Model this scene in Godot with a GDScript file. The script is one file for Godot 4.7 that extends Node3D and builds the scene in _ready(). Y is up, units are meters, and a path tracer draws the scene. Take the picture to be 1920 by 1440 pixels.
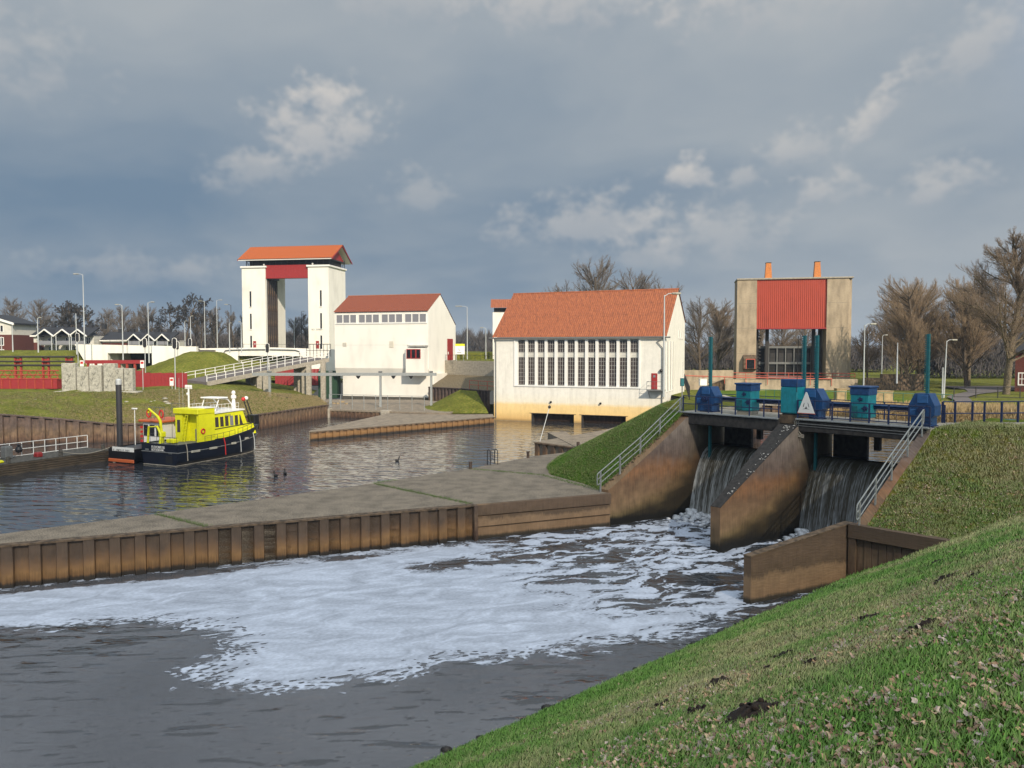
extends Node3D
# A weir, a lock and a pumping station beside a canal. Metres, y up; y = 0 is the lower water level.

const UP := Vector3.UP
const WORLD := Transform3D.IDENTITY
var rng := RandomNumberGenerator.new()
var used := {}
var off := Vector3.ZERO          # base of the thing being built
var M := {}                      # materials
var TX := {}                     # textures
# frames: x along the front, y up, z out of the front
var WEIR := Transform3D(Basis(UP, deg_to_rad(-48.0)), Vector3(10.7, 0, -46.7))
var PUMP := Transform3D(Basis(UP, deg_to_rad(-23.0)), Vector3(-2.55, 0, -108.7))
var CTRL := Transform3D(Basis(UP, deg_to_rad(-18.0)), Vector3(-32.9, 0, -143.0))
var TOWER := Transform3D(Basis(UP, deg_to_rad(-10.0)), Vector3(-71.5, 0, -204.2))
var GATE := Transform3D(Basis(UP, deg_to_rad(-12.0)), Vector3(41.7, 0, -143.0))
var SHIP := Transform3D(Basis(UP, deg_to_rad(-25.0)), Vector3(-30.4, 0, -66.0))


class MB:
	var v := PackedVector3Array()
	var n := PackedVector3Array()
	var ix := PackedInt32Array()
	var uv := PackedVector2Array()
	var col := PackedColorArray()
	var off := Vector3.ZERO

	func quad(a: Vector3, b: Vector3, c: Vector3, d: Vector3) -> void:
		var nn := (b - a).cross(c - a)
		if nn.length_squared() < 1e-14:
			nn = (c - a).cross(d - a)
		nn = nn.normalized()
		var i := v.size()
		for p in [a, b, c, d]:
			v.append(p - off)
			n.append(nn)
		ix.append_array([i, i + 2, i + 1, i, i + 3, i + 2])

	func tri(a: Vector3, b: Vector3, c: Vector3) -> void:
		var nn := (b - a).cross(c - a).normalized()
		var i := v.size()
		for p in [a, b, c]:
			v.append(p - off)
			n.append(nn)
		ix.append_array([i, i + 2, i + 1])

	func hexa(p: Array) -> void:  # four bottom corners then four top corners, counter-clockwise from above
		quad(p[3], p[2], p[1], p[0])
		quad(p[4], p[5], p[6], p[7])
		for k in 4:
			var j := (k + 1) % 4
			quad(p[k], p[j], p[4 + j], p[4 + k])

	func box(c: Vector3, s: Vector3, B := Basis.IDENTITY) -> void:
		var h := s * 0.5
		var p := []
		for y in [-1.0, 1.0]:
			for q in [[-1, 1], [1, 1], [1, -1], [-1, -1]]:
				p.append(c + B * Vector3(q[0] * h.x, y * h.y, q[1] * h.z))
		hexa(p)

	func span(a: Vector3, b: Vector3) -> void:  # box between two corners
		box((a + b) * 0.5, (b - a).abs())

	func bev(c: Vector3, s: Vector3, r := 0.02, B := Basis.IDENTITY) -> void:  # box with chamfered edges
		var h := s * 0.5
		r = minf(r, minf(h.x, minf(h.y, h.z)) * 0.9)
		var corner := func(sx: int, sy: int, sz: int, axis: int) -> Vector3:
			var q := Vector3(sx * (h.x - r), sy * (h.y - r), sz * (h.z - r))
			q[axis] += r * [sx, sy, sz][axis]
			return c + B * q
		for axis in 3:
			var u := (axis + 1) % 3
			var w := (axis + 2) % 3
			for s0 in [-1, 1]:
				var f := []
				for q in [[-1, -1], [1, -1], [1, 1], [-1, 1]]:
					var sg := [0, 0, 0]
					sg[axis] = s0
					sg[u] = q[0]
					sg[w] = q[1]
					f.append(corner.call(sg[0], sg[1], sg[2], axis))
				if s0 > 0:
					quad(f[0], f[1], f[2], f[3])
				else:
					quad(f[3], f[2], f[1], f[0])
			for su in [-1, 1]:
				for sw in [-1, 1]:
					var a0 := [0, 0, 0]
					var a1 := [0, 0, 0]
					a0[axis] = -1
					a1[axis] = 1
					a0[u] = su
					a1[u] = su
					a0[w] = sw
					a1[w] = sw
					var e := [corner.call(a0[0], a0[1], a0[2], u), corner.call(a1[0], a1[1], a1[2], u), corner.call(a1[0], a1[1], a1[2], w), corner.call(a0[0], a0[1], a0[2], w)]
					if su * sw > 0:
						quad(e[3], e[2], e[1], e[0])
					else:
						quad(e[0], e[1], e[2], e[3])
		for sx in [-1, 1]:
			for sy in [-1, 1]:
				for sz in [-1, 1]:
					var t := [corner.call(sx, sy, sz, 0), corner.call(sx, sy, sz, 1), corner.call(sx, sy, sz, 2)]
					if sx * sy * sz > 0:
						tri(t[0], t[1], t[2])
					else:
						tri(t[2], t[1], t[0])

	func tube(pts: Array, r: float, sides := 6, r1 := -1.0, cap := true) -> void:
		if r1 < 0.0:
			r1 = r
		var m := pts.size()
		var ref := Vector3.UP
		var first := v.size()
		for k in m:
			var d: Vector3 = (pts[mini(k + 1, m - 1)] - pts[maxi(k - 1, 0)]).normalized()
			if absf(d.dot(ref)) > 0.95:
				ref = Vector3.RIGHT if absf(d.x) < 0.8 else Vector3.BACK
			var x := ref.cross(d).normalized()
			var y := d.cross(x)
			ref = y
			var rr := lerpf(r, r1, float(k) / maxf(1.0, m - 1.0))
			for s in sides:
				var t := TAU * s / sides
				var o := x * cos(t) + y * sin(t)
				v.append(pts[k] + o * rr - off)
				n.append(o)
		for k in m - 1:
			for s in sides:
				var a := first + k * sides + s
				var b := first + k * sides + (s + 1) % sides
				ix.append_array([a, a + sides, b, b, a + sides, b + sides])
		if cap:
			for e in [0, m - 1]:
				var d: Vector3 = (pts[1] - pts[0]).normalized() * -1.0 if e == 0 else (pts[m - 1] - pts[m - 2]).normalized()
				var c := v.size()
				for s in sides:
					v.append(v[first + e * sides + s])
					n.append(d)
				for s in range(1, sides - 1):
					if e == 0:
						ix.append_array([c, c + s, c + s + 1])
					else:
						ix.append_array([c, c + s + 1, c + s])

	func cone(a: Vector3, b: Vector3, r: float, sides := 3) -> void:
		var d := (b - a).normalized()
		var x := d.cross(Vector3.UP if absf(d.y) < 0.9 else Vector3.RIGHT).normalized()
		var y := d.cross(x)
		var i := v.size()
		for s in sides:
			var t := TAU * s / sides
			var o := x * cos(t) + y * sin(t)
			v.append(a + o * r - off)
			n.append(o)
		v.append(b - off)
		n.append(d)
		for s in sides:
			ix.append_array([i + s, i + sides, i + (s + 1) % sides])

	func lathe(c: Vector3, prof: Array, sides := 16, B := Basis.IDENTITY) -> void:  # prof: Vector2(radius, height), bottom to top
		for k in prof.size() - 1:
			var p: Vector2 = prof[k]
			var q: Vector2 = prof[k + 1]
			var nr := Vector2(q.y - p.y, p.x - q.x).normalized()
			var i := v.size()
			for s in sides + 1:
				var t := TAU * s / sides
				for w in [p, q]:
					v.append(c + B * Vector3(cos(t) * w.x, w.y, -sin(t) * w.x) - off)
					n.append(B * Vector3(cos(t) * nr.x, nr.y, -sin(t) * nr.x))
			for s in sides:
				var a := i + s * 2
				ix.append_array([a, a + 3, a + 2, a, a + 1, a + 3])

	func ball(c: Vector3, r: Vector3, sides := 10) -> void:
		var prof := []
		for k in 7:
			var t := PI * (k / 6.0 - 0.5)
			prof.append(Vector2(cos(t), sin(t)))
		lathe(c, prof, sides, Basis.from_scale(r))

	func prism(poly: PackedVector2Array, z0: float, z1: float, xf := Transform3D.IDENTITY) -> void:  # outline in xy, extruded along z
		if Geometry2D.is_polygon_clockwise(poly):
			poly.reverse()
		var t := Geometry2D.triangulate_polygon(poly)
		for k in range(0, t.size(), 3):
			var p := [poly[t[k]], poly[t[k + 1]], poly[t[k + 2]]]
			if (p[1] - p[0]).cross(p[2] - p[0]) < 0.0:
				p = [p[0], p[2], p[1]]
			tri(xf * Vector3(p[0].x, p[0].y, z1), xf * Vector3(p[1].x, p[1].y, z1), xf * Vector3(p[2].x, p[2].y, z1))
			tri(xf * Vector3(p[0].x, p[0].y, z0), xf * Vector3(p[2].x, p[2].y, z0), xf * Vector3(p[1].x, p[1].y, z0))
		for k in poly.size():
			var a := poly[k]
			var b := poly[(k + 1) % poly.size()]
			quad(xf * Vector3(a.x, a.y, z0), xf * Vector3(b.x, b.y, z0), xf * Vector3(b.x, b.y, z1), xf * Vector3(a.x, a.y, z1))

	func slab(poly: Array, y0: float, y1: float) -> void:  # outline of Vector2(x, z), extruded upwards
		var q := PackedVector2Array()
		for p in poly:
			q.append(Vector2(p.x, -p.y))
		prism(q, y0, y1, Transform3D(Basis(Vector3.RIGHT, -PI / 2), Vector3.ZERO))

	func grid(rows: Array, with_uv := false) -> void:  # rows of PackedVector3Array; (along a row) x (to the next row) points up or out
		var h := rows.size()
		var w: int = rows[0].size()
		var i := v.size()
		for r in h:
			for c in w:
				var dx: Vector3 = rows[r][mini(c + 1, w - 1)] - rows[r][maxi(c - 1, 0)]
				var dy: Vector3 = rows[mini(r + 1, h - 1)][c] - rows[maxi(r - 1, 0)][c]
				v.append(rows[r][c] - off)
				var nn := dx.cross(dy)
				n.append(nn.normalized() if nn.length_squared() > 1e-12 else Vector3.UP)
				if with_uv:
					uv.append(Vector2(float(c) / (w - 1), float(r) / (h - 1)))
		for r in h - 1:
			for c in w - 1:
				var a := i + r * w + c
				ix.append_array([a, a + w, a + 1, a + 1, a + w, a + w + 1])

	func mesh() -> ArrayMesh:
		var arr := []
		arr.resize(Mesh.ARRAY_MAX)
		arr[Mesh.ARRAY_VERTEX] = v
		arr[Mesh.ARRAY_NORMAL] = n
		arr[Mesh.ARRAY_INDEX] = ix
		if uv.size() == v.size():
			arr[Mesh.ARRAY_TEX_UV] = uv
		if col.size() == v.size():
			arr[Mesh.ARRAY_COLOR] = col
		var m := ArrayMesh.new()
		m.add_surface_from_arrays(Mesh.PRIMITIVE_TRIANGLES, arr)
		return m


func nb() -> MB:
	var m := MB.new()
	m.off = off
	return m


func numbered(called: String) -> String:
	used[called] = used.get(called, -1) + 1
	return called if used[called] == 0 else "%s_%03d" % [called, used[called]]


func tag(o: Node, label: String, category: String, group := "", kind := "") -> void:
	o.set_meta("label", label)
	o.set_meta("category", category)
	if group:
		o.set_meta("group", group)
	if kind:
		o.set_meta("kind", kind)


func thing(called: String, label: String, category: String, frame: Transform3D, base: Vector3, group := "") -> Node3D:
	var o := Node3D.new()
	o.name = numbered(called)
	add_child(o)
	o.transform = Transform3D(frame.basis, frame * base)
	tag(o, label, category, group)
	off = base
	return o


func part(called: String, st: MB, m: Material, parent: Node, kind := "") -> MeshInstance3D:
	var o := MeshInstance3D.new()
	o.mesh = st.mesh()
	o.material_override = m
	o.name = called
	parent.add_child(o, true)
	if kind:
		o.set_meta("kind", kind)
	return o


func copy_part(called: String, src: Mesh, m: Material, parent: Node, xf: Transform3D) -> MeshInstance3D:
	var o := MeshInstance3D.new()
	o.mesh = src
	o.material_override = m
	o.name = called
	o.transform = xf
	parent.add_child(o, true)
	return o


func dup(root: Node3D, xf: Transform3D, label: String) -> Node3D:
	var c: Node3D = root.duplicate()
	var stem: String = root.name
	if stem.length() > 4 and stem.substr(stem.length() - 3).is_valid_int():
		stem = stem.substr(0, stem.length() - 4)
	c.name = numbered(stem)
	add_child(c)
	c.transform = xf
	c.set_meta("label", label)
	return c


func setting(called: String, st: MB, m: Material, kind := "structure") -> MeshInstance3D:
	var o := part(numbered(called), st, m, self)
	o.position = st.off
	o.set_meta("kind", kind)
	return o


func V(x: float, y: float, z: float) -> Vector3:
	return Vector3(x, y, z)


func noise(seed_: int, freq: float, oct := 4, type := FastNoiseLite.TYPE_SIMPLEX_SMOOTH) -> FastNoiseLite:
	var f := FastNoiseLite.new()
	f.seed = seed_
	f.frequency = freq
	f.noise_type = type
	f.fractal_octaves = oct
	return f


# ------------------------------------------------------------------ materials

func tex(key: String, seed_: int, freq: float, oct: int, stops: Array, type := FastNoiseLite.TYPE_SIMPLEX_SMOOTH, size := 512) -> void:
	var t := NoiseTexture2D.new()
	t.width = size
	t.height = size
	t.seamless = true
	t.noise = noise(seed_, freq, oct, type)
	var g := Gradient.new()
	var o := PackedFloat32Array()
	var c := PackedColorArray()
	for s in stops:
		o.append(s[0])
		c.append(Color(s[1], s[1], s[1]) if s[1] is float else s[1])
	g.offsets = o
	g.colors = c
	t.color_ramp = g
	TX[key] = t


func ntex(key: String, seed_: int, freq: float, oct: int, strength: float, size := 512) -> void:
	var t := NoiseTexture2D.new()
	t.width = size
	t.height = size
	t.seamless = true
	t.noise = noise(seed_, freq, oct)
	t.as_normal_map = true
	t.bump_strength = strength
	TX[key] = t


func mat(key: String, r: float, g: float, b: float, rough := 0.8, t := "", scale := Vector3.ONE, metal := 0.0, bump := "", bump_cm := 1.0) -> StandardMaterial3D:
	var m := StandardMaterial3D.new()
	m.resource_name = key
	m.albedo_color = Color(r, g, b).linear_to_srgb()
	m.roughness = rough
	m.metallic = metal
	if t or bump:
		m.uv1_triplanar = true
		m.uv1_world_triplanar = true
		m.uv1_scale = scale
	if t:
		m.albedo_texture = TX[t]
	if bump:
		m.heightmap_enabled = true
		m.heightmap_texture = TX[bump]
		m.heightmap_scale = bump_cm
	M[key] = m
	return m


func stain(key: String, tall: float, wide: float, stops: Array, amount: float, seed_: int) -> void:
	# colour by height above the water, broken up by noise: wet band, tide marks, algae, runs of rust (linear colours)
	var w := 512
	var h := 512
	var im := Image.create(w, h, false, Image.FORMAT_RGB8)
	var n1 := noise(seed_, 3.0, 4)
	var n2 := noise(seed_ + 1, 14.0, 3)
	var n3 := noise(seed_ + 2, 1.0, 3)
	for j in h:
		var y := tall * (1.0 - (j + 0.5) / h)
		for i in w:
			var t := TAU * i / w
			var cx := cos(t) * wide / TAU
			var cz := sin(t) * wide / TAU
			var runs := n2.get_noise_3d(cx, y * 0.06, cz)
			var blot := n1.get_noise_3d(cx * 0.5, y * 0.5, cz * 0.5)
			var yy := y + (n3.get_noise_3d(cx, y * 0.3, cz) * 0.5 + runs * 0.45) * minf(1.0, y) * amount
			var c: Color = stops[stops.size() - 1][1]
			for s in stops.size() - 1:
				if yy < stops[s + 1][0]:
					c = stops[s][1].lerp(stops[s + 1][1], clampf((yy - stops[s][0]) / (stops[s + 1][0] - stops[s][0]), 0, 1))
					break
			var k := 1.0 + (runs * 0.45 + blot * 0.5) * amount
			im.set_pixel(i, j, Color(c.r * k, c.g * k, c.b * k).clamp().linear_to_srgb())
	TX[key] = ImageTexture.create_from_image(im)


func stain_mat(key: String, tall: float, wide: float, rough := 0.85, bump := "rough", bump_cm := 1.4) -> StandardMaterial3D:
	var m := mat(key, 1, 1, 1, rough, key, Vector3(1.0 / wide, 1.0 / tall, 1.0 / wide))
	m.uv1_triplanar_sharpness = 6.0
	m.vertex_color_use_as_albedo = true
	m.normal_enabled = false
	if bump:
		m.heightmap_enabled = true
		m.heightmap_texture = TX[bump]
		m.heightmap_scale = bump_cm
	return m


func make_materials() -> void:
	tex("mottle", 3, 0.012, 5, [[0.0, 0.72], [0.5, 0.9], [1.0, 1.0]])
	tex("faint", 4, 0.008, 5, [[0.0, 0.9], [0.45, 0.97], [1.0, 1.0]])
	tex("rough", 5, 0.05, 5, [[0.0, 0.3], [1.0, 1.0]])
	tex("patch", 6, 0.02, 5, [[0.0, 0.4], [0.35, 0.65], [0.6, 0.9], [1.0, 1.0]])
	tex("tilecolor", 7, 0.02, 6, [[0.0, Color(0.66, 0.63, 0.64)], [0.3, Color(0.80, 0.75, 0.73)], [0.5, Color(0.92, 0.86, 0.82)], [0.7, Color(0.97, 0.92, 0.86)], [1.0, Color(1, 1, 0.86)]])
	tex("grassy", 8, 0.03, 6, [[0.0, Color(0.34, 0.33, 0.16)], [0.3, Color(0.40, 0.43, 0.19)], [0.55, Color(0.47, 0.49, 0.23)], [0.75, Color(0.55, 0.52, 0.29)], [1.0, Color(0.63, 0.56, 0.37)]])
	tex("green", 9, 0.03, 6, [[0.0, Color(0.17, 0.25, 0.07)], [0.4, Color(0.24, 0.37, 0.09)], [0.7, Color(0.31, 0.46, 0.11)], [1.0, Color(0.42, 0.47, 0.18)]])
	tex("brownish", 10, 0.025, 6, [[0.0, Color(0.29, 0.25, 0.13)], [0.35, Color(0.36, 0.34, 0.17)], [0.6, Color(0.44, 0.40, 0.22)], [1.0, Color(0.60, 0.50, 0.34)]])
	tex("dirt", 11, 0.03, 6, [[0.0, Color(0.36, 0.29, 0.18)], [0.5, Color(0.50, 0.41, 0.26)], [0.8, Color(0.62, 0.53, 0.36)], [1.0, Color(0.72, 0.62, 0.45)]])
	tex("speckle", 14, 0.09, 4, [[0.0, 0.45], [0.35, 0.72], [0.55, 0.86], [1.0, 1.0]])
	# flat and lightly weathered paints
	mat("white_wall", 0.80, 0.775, 0.70, 0.8, "faint", V(0.08, 0.03, 0.08))
	mat("cream_wall", 0.66, 0.62, 0.51, 0.85, "faint", V(0.07, 0.03, 0.07))
	mat("white_paint", 0.75, 0.74, 0.70, 0.5)
	mat("grey_white", 0.5, 0.49, 0.46, 0.8, "mottle", V(0.2, 0.2, 0.2))  # greyer white for window bars, bay hood, louvres and string course
	mat("orange_tile", 0.43, 0.11, 0.016, 0.75, "tilecolor", V(0.35, 0.35, 0.35))
	mat("red_tile", 0.37, 0.13, 0.058, 0.8, "tilecolor", V(0.22, 0.07, 0.22))
	mat("brown_tile", 0.25, 0.075, 0.04, 0.8, "tilecolor", V(0.35, 0.35, 0.35))
	mat("red_paint", 0.30, 0.022, 0.02, 0.5, "faint", V(0.3, 0.3, 0.3))
	mat("red_clad", 0.40, 0.052, 0.022, 0.55, "faint", V(0.2, 0.05, 0.2))
	mat("orange_paint", 0.62, 0.2, 0.03, 0.6, "mottle", V(0.4, 0.4, 0.4))
	mat("rail_red", 0.42, 0.08, 0.045, 0.6)
	mat("truss_red", 0.40, 0.055, 0.03, 0.6, "mottle", V(0.5, 0.5, 0.5))
	mat("fence_red", 0.27, 0.02, 0.022, 0.6, "faint", V(0.5, 0.5, 0.5))
	mat("beige_concrete", 0.46, 0.37, 0.255, 0.9, "mottle", V(0.12, 0.04, 0.12), 0.0, "rough", 1.0)
	mat("pale_concrete", 0.40, 0.36, 0.29, 0.9, "mottle", V(0.3, 0.3, 0.3), 0.0, "rough", 0.8)
	mat("block_concrete", 0.56, 0.54, 0.45, 0.9, "mottle", V(0.25, 0.25, 0.25), 0.0, "rough", 1.0)
	mat("grey_concrete", 0.23, 0.21, 0.175, 0.9, "mottle", V(0.3, 0.3, 0.3), 0.0, "rough", 1.0)
	mat("brown_concrete", 0.17, 0.115, 0.07, 0.9, "patch", V(0.25, 0.15, 0.25), 0.0, "rough", 1.0)
	mat("dark_concrete", 0.045, 0.04, 0.036, 0.85, "patch", V(0.4, 0.2, 0.4), 0.0, "rough", 0.8)
	mat("path", 0.42, 0.345, 0.255, 0.95, "speckle", V(0.23, 0.23, 0.23), 0.0, "rough", 1.5)
	mat("asphalt", 0.15, 0.13, 0.125, 0.95, "mottle", V(0.3, 0.3, 0.3))
	mat("galvanised", 0.36, 0.38, 0.375, 0.55, "mottle", V(1, 1, 1), 0.35)
	mat("steel", 0.20, 0.205, 0.20, 0.6, "mottle", V(0.6, 0.6, 0.6), 0.2)
	mat("pole_grey", 0.45, 0.47, 0.47, 0.5, "", Vector3.ONE, 0.2)
	mat("black_paint", 0.012, 0.012, 0.014, 0.5)
	mat("pile_black", 0.028, 0.028, 0.032, 0.6)
	mat("blue", 0.013, 0.085, 0.26, 0.45, "mottle", V(0.5, 0.5, 0.5))
	mat("light_blue", 0.03, 0.13, 0.34, 0.45, "mottle", V(0.5, 0.5, 0.5))
	mat("turquoise", 0.008, 0.28, 0.34, 0.45, "faint", V(0.5, 0.5, 0.5))
	mat("navy_rail", 0.010, 0.022, 0.075, 0.5)
	mat("teal", 0.008, 0.14, 0.16, 0.5, "mottle", V(0.7, 0.7, 0.7))
	mat("green_rail", 0.035, 0.12, 0.075, 0.5)
	mat("yellow", 0.72, 0.71, 0.010, 0.4, "faint", V(0.4, 0.4, 0.4))
	mat("hull_navy", 0.007, 0.010, 0.020, 0.3)
	mat("hull_black", 0.009, 0.009, 0.011, 0.35)
	mat("hull_orange", 0.5, 0.11, 0.03, 0.5)
	mat("glass", 0.012, 0.013, 0.016, 0.06)
	mat("pane_brown", 0.055, 0.043, 0.042, 0.08)
	mat("pane_grey", 0.20, 0.20, 0.215, 0.15)
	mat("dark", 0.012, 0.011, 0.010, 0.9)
	mat("dark_steel", 0.035, 0.032, 0.030, 0.7, "mottle", V(0.5, 0.5, 0.5))  # dark grey steel for rails, frames and small dark parts
	mat("wood", 0.12, 0.088, 0.055, 0.9, "patch", V(0.12, 1.2, 0.12))
	mat("grey_wood", 0.12, 0.11, 0.09, 0.9, "patch", V(0.3, 0.6, 0.3))
	mat("red_ring", 0.5, 0.02, 0.015, 0.5)
	mat("brick_red", 0.17, 0.045, 0.03, 0.9, "patch", V(0.9, 0.9, 0.9))
	mat("roof_slate", 0.022, 0.023, 0.028, 0.7, "mottle", V(0.5, 0.5, 0.5))
	mat("house_white", 0.58, 0.56, 0.50, 0.8, "faint", V(0.1, 0.1, 0.1))
	mat("bark", 0.16, 0.12, 0.08, 0.95, "patch", V(0.8, 0.4, 0.8))
	mat("bark_pale", 0.24, 0.19, 0.12, 0.95, "patch", V(0.8, 0.4, 0.8))
	mat("twig", 0.17, 0.125, 0.085, 0.95)
	mat("twig_warm", 0.22, 0.155, 0.092, 0.95)
	mat("twig_dark", 0.038, 0.036, 0.033, 0.95)
	mat("twig_grey", 0.15, 0.13, 0.11, 0.95)
	mat("soil", 0.035, 0.021, 0.014, 1.0, "patch", V(2, 2, 2))
	mat("sand", 0.42, 0.31, 0.17, 1.0, "mottle", V(0.2, 0.2, 0.2), 0.0, "rough", 3.0)
	mat("stone_pile", 0.22, 0.17, 0.095, 1.0, "patch", V(0.35, 0.35, 0.35), 0.0, "rough", 6.0)
	mat("reed", 0.62, 0.43, 0.17, 0.9)
	mat("foam_white", 0.72, 0.74, 0.77, 0.7)
	mat("blade_green", 0.085, 0.14, 0.03, 0.8)
	mat("green_dark", 0.01, 0.045, 0.02, 0.6)
	mat("twig_far", 0.075, 0.066, 0.062, 1.0)
	m_ground("grass_rough", "grassy", 0.13)
	m_ground("grass_green", "green", 0.22)
	m_ground("grass_brown", "brownish", 0.2)
	m_ground("bare_dirt", "dirt", 0.16)
	overlay("path", "mottle", V(0.11, 0.11, 0.11))
	overlay("blue", "mottle", V(1.7, 0.4, 1.7))
	overlay("turquoise", "mottle", V(1.7, 0.35, 1.7))
	overlay("grass_rough", "mottle", V(0.035, 0.035, 0.035))
	overlay("red_tile", "faint", V(0.5, 0.5, 0.5))
	overlay("beige_concrete", "faint", V(0.6, 0.6, 0.6))
	overlay("block_concrete", "mottle", V(1.2, 0.5, 1.2))
	stain("pile_stain", 2.2, 12.0, [[0.0, Color(0.012, 0.009, 0.006)], [0.16, Color(0.025, 0.017, 0.01)], [0.28, Color(0.15, 0.078, 0.027)], [0.55, Color(0.21, 0.115, 0.043)], [0.85, Color(0.15, 0.084, 0.04)], [1.2, Color(0.086, 0.055, 0.034)], [2.2, Color(0.066, 0.048, 0.034)]], 0.6, 31)
	stain_mat("pile_stain", 2.2, 12.0, 0.75, "", 0.0)
	stain("abut_stain", 7.0, 14.0, [[0.0, Color(0.012, 0.010, 0.007)], [0.3, Color(0.03, 0.024, 0.014)], [0.55, Color(0.20, 0.135, 0.07)], [1.5, Color(0.215, 0.135, 0.072)], [2.3, Color(0.17, 0.10, 0.055)], [3.0, Color(0.235, 0.115, 0.052)], [3.7, Color(0.135, 0.095, 0.075)], [4.6, Color(0.15, 0.118, 0.10)], [5.4, Color(0.21, 0.175, 0.145)], [7.0, Color(0.16, 0.13, 0.11)]], 0.8, 41)
	stain_mat("abut_stain", 7.0, 14.0, 0.85)
	stain("plank_stain", 3.0, 12.0, [[0.0, Color(0.02, 0.015, 0.01)], [0.14, Color(0.04, 0.03, 0.017)], [0.26, Color(0.21, 0.13, 0.07)], [0.95, Color(0.225, 0.145, 0.082)], [1.12, Color(0.10, 0.066, 0.04)], [1.7, Color(0.115, 0.075, 0.048)], [3.0, Color(0.075, 0.052, 0.036)]], 0.42, 51)
	stain_mat("plank_stain", 3.0, 12.0, 0.85)
	stain("pump_stain", 20.0, 30.0, [[0.0, Color(0.25, 0.16, 0.06)], [0.4, Color(0.62, 0.40, 0.15)], [1.3, Color(0.76, 0.54, 0.23)], [2.3, Color(0.78, 0.58, 0.28)], [2.75, Color(0.76, 0.71, 0.58)], [4.0, Color(0.76, 0.735, 0.66)], [20.0, Color(0.76, 0.735, 0.66)]], 0.14, 61)
	stain_mat("pump_stain", 20.0, 30.0, 0.85, "", 0.0)
	overlay("pump_stain", "faint", V(0.4, 0.04, 0.4))
	stain("rust_stain", 4.0, 12.0, [[0.0, Color(0.035, 0.02, 0.012)], [0.4, Color(0.09, 0.05, 0.03)], [1.2, Color(0.13, 0.085, 0.05)], [2.0, Color(0.085, 0.058, 0.046)], [4.0, Color(0.075, 0.053, 0.045)]], 1.2, 71)
	stain_mat("rust_stain", 4.0, 12.0, 0.8, "", 0.0)
	TX["waves"] = wave_texture()
	var w := mat("water", 0.030, 0.033, 0.037, 0.05, "", V(0.17, 0.2, 0.27), 0.0, "waves", 5.0)
	w.metallic_specular = 0.95
	var f := mat("basin_water", 0.030, 0.034, 0.040, 0.07, "", V(0.09, 0.2, 0.15), 0.0, "waves", 5.0)
	f.metallic_specular = 0.85


func wave_texture() -> ImageTexture:  # a sum of travelling ripples, each with a whole number of crests across the tile
	var size := 320
	var h := PackedFloat32Array()
	h.resize(size * size)
	rng.seed = 404
	for k in 34:
		var long := 3.0 + 22.0 * pow(rng.randf(), 1.6)
		var ang := rng.randfn(PI * 0.5, 0.75)
		var kx := roundi(cos(ang) * long)
		var ky := roundi(sin(ang) * long)
		var amp := 1.0 / pow(maxf(1.0, Vector2(kx, ky).length()), 0.95)
		var ph := rng.randf() * TAU
		var sx := PackedFloat32Array()
		var cx := PackedFloat32Array()
		for i in size:
			sx.append(sin(TAU * kx * i / size + ph))
			cx.append(cos(TAU * kx * i / size + ph))
		for j in size:
			var sy := sin(TAU * ky * j / size) * amp
			var cy := cos(TAU * ky * j / size) * amp
			var o := j * size
			for i in size:
				h[o + i] += sx[i] * cy + cx[i] * sy
	var im := Image.create(size, size, false, Image.FORMAT_RGB8)
	for j in size:
		for i in size:
			var g := clampf(0.5 + h[j * size + i] * 0.30, 0.0, 1.0)
			im.set_pixel(i, j, Color(g, g, g))
	return ImageTexture.create_from_image(im)


func overlay(key: String, t: String, scale: Vector3) -> void:  # a second, broader pattern multiplied over the first
	var m: StandardMaterial3D = M[key]
	m.detail_enabled = true
	m.detail_blend_mode = BaseMaterial3D.BLEND_MODE_MUL
	m.detail_albedo = TX[t]
	m.detail_uv_layer = BaseMaterial3D.DETAIL_UV_2
	m.uv2_triplanar = true
	m.uv2_world_triplanar = true
	m.uv2_scale = scale


func m_ground(key: String, t: String, scale: float) -> void:
	var m := mat(key, 0.9, 0.9, 0.9, 1.0, t, Vector3.ONE * scale, 0.0, "rough", 4.0)
	m.metallic_specular = 0.15


# ------------------------------------------------------------------ sky

func lin(r: float, g: float, b: float) -> Color:
	return Color(r / 255.0, g / 255.0, b / 255.0).srgb_to_linear()


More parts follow.
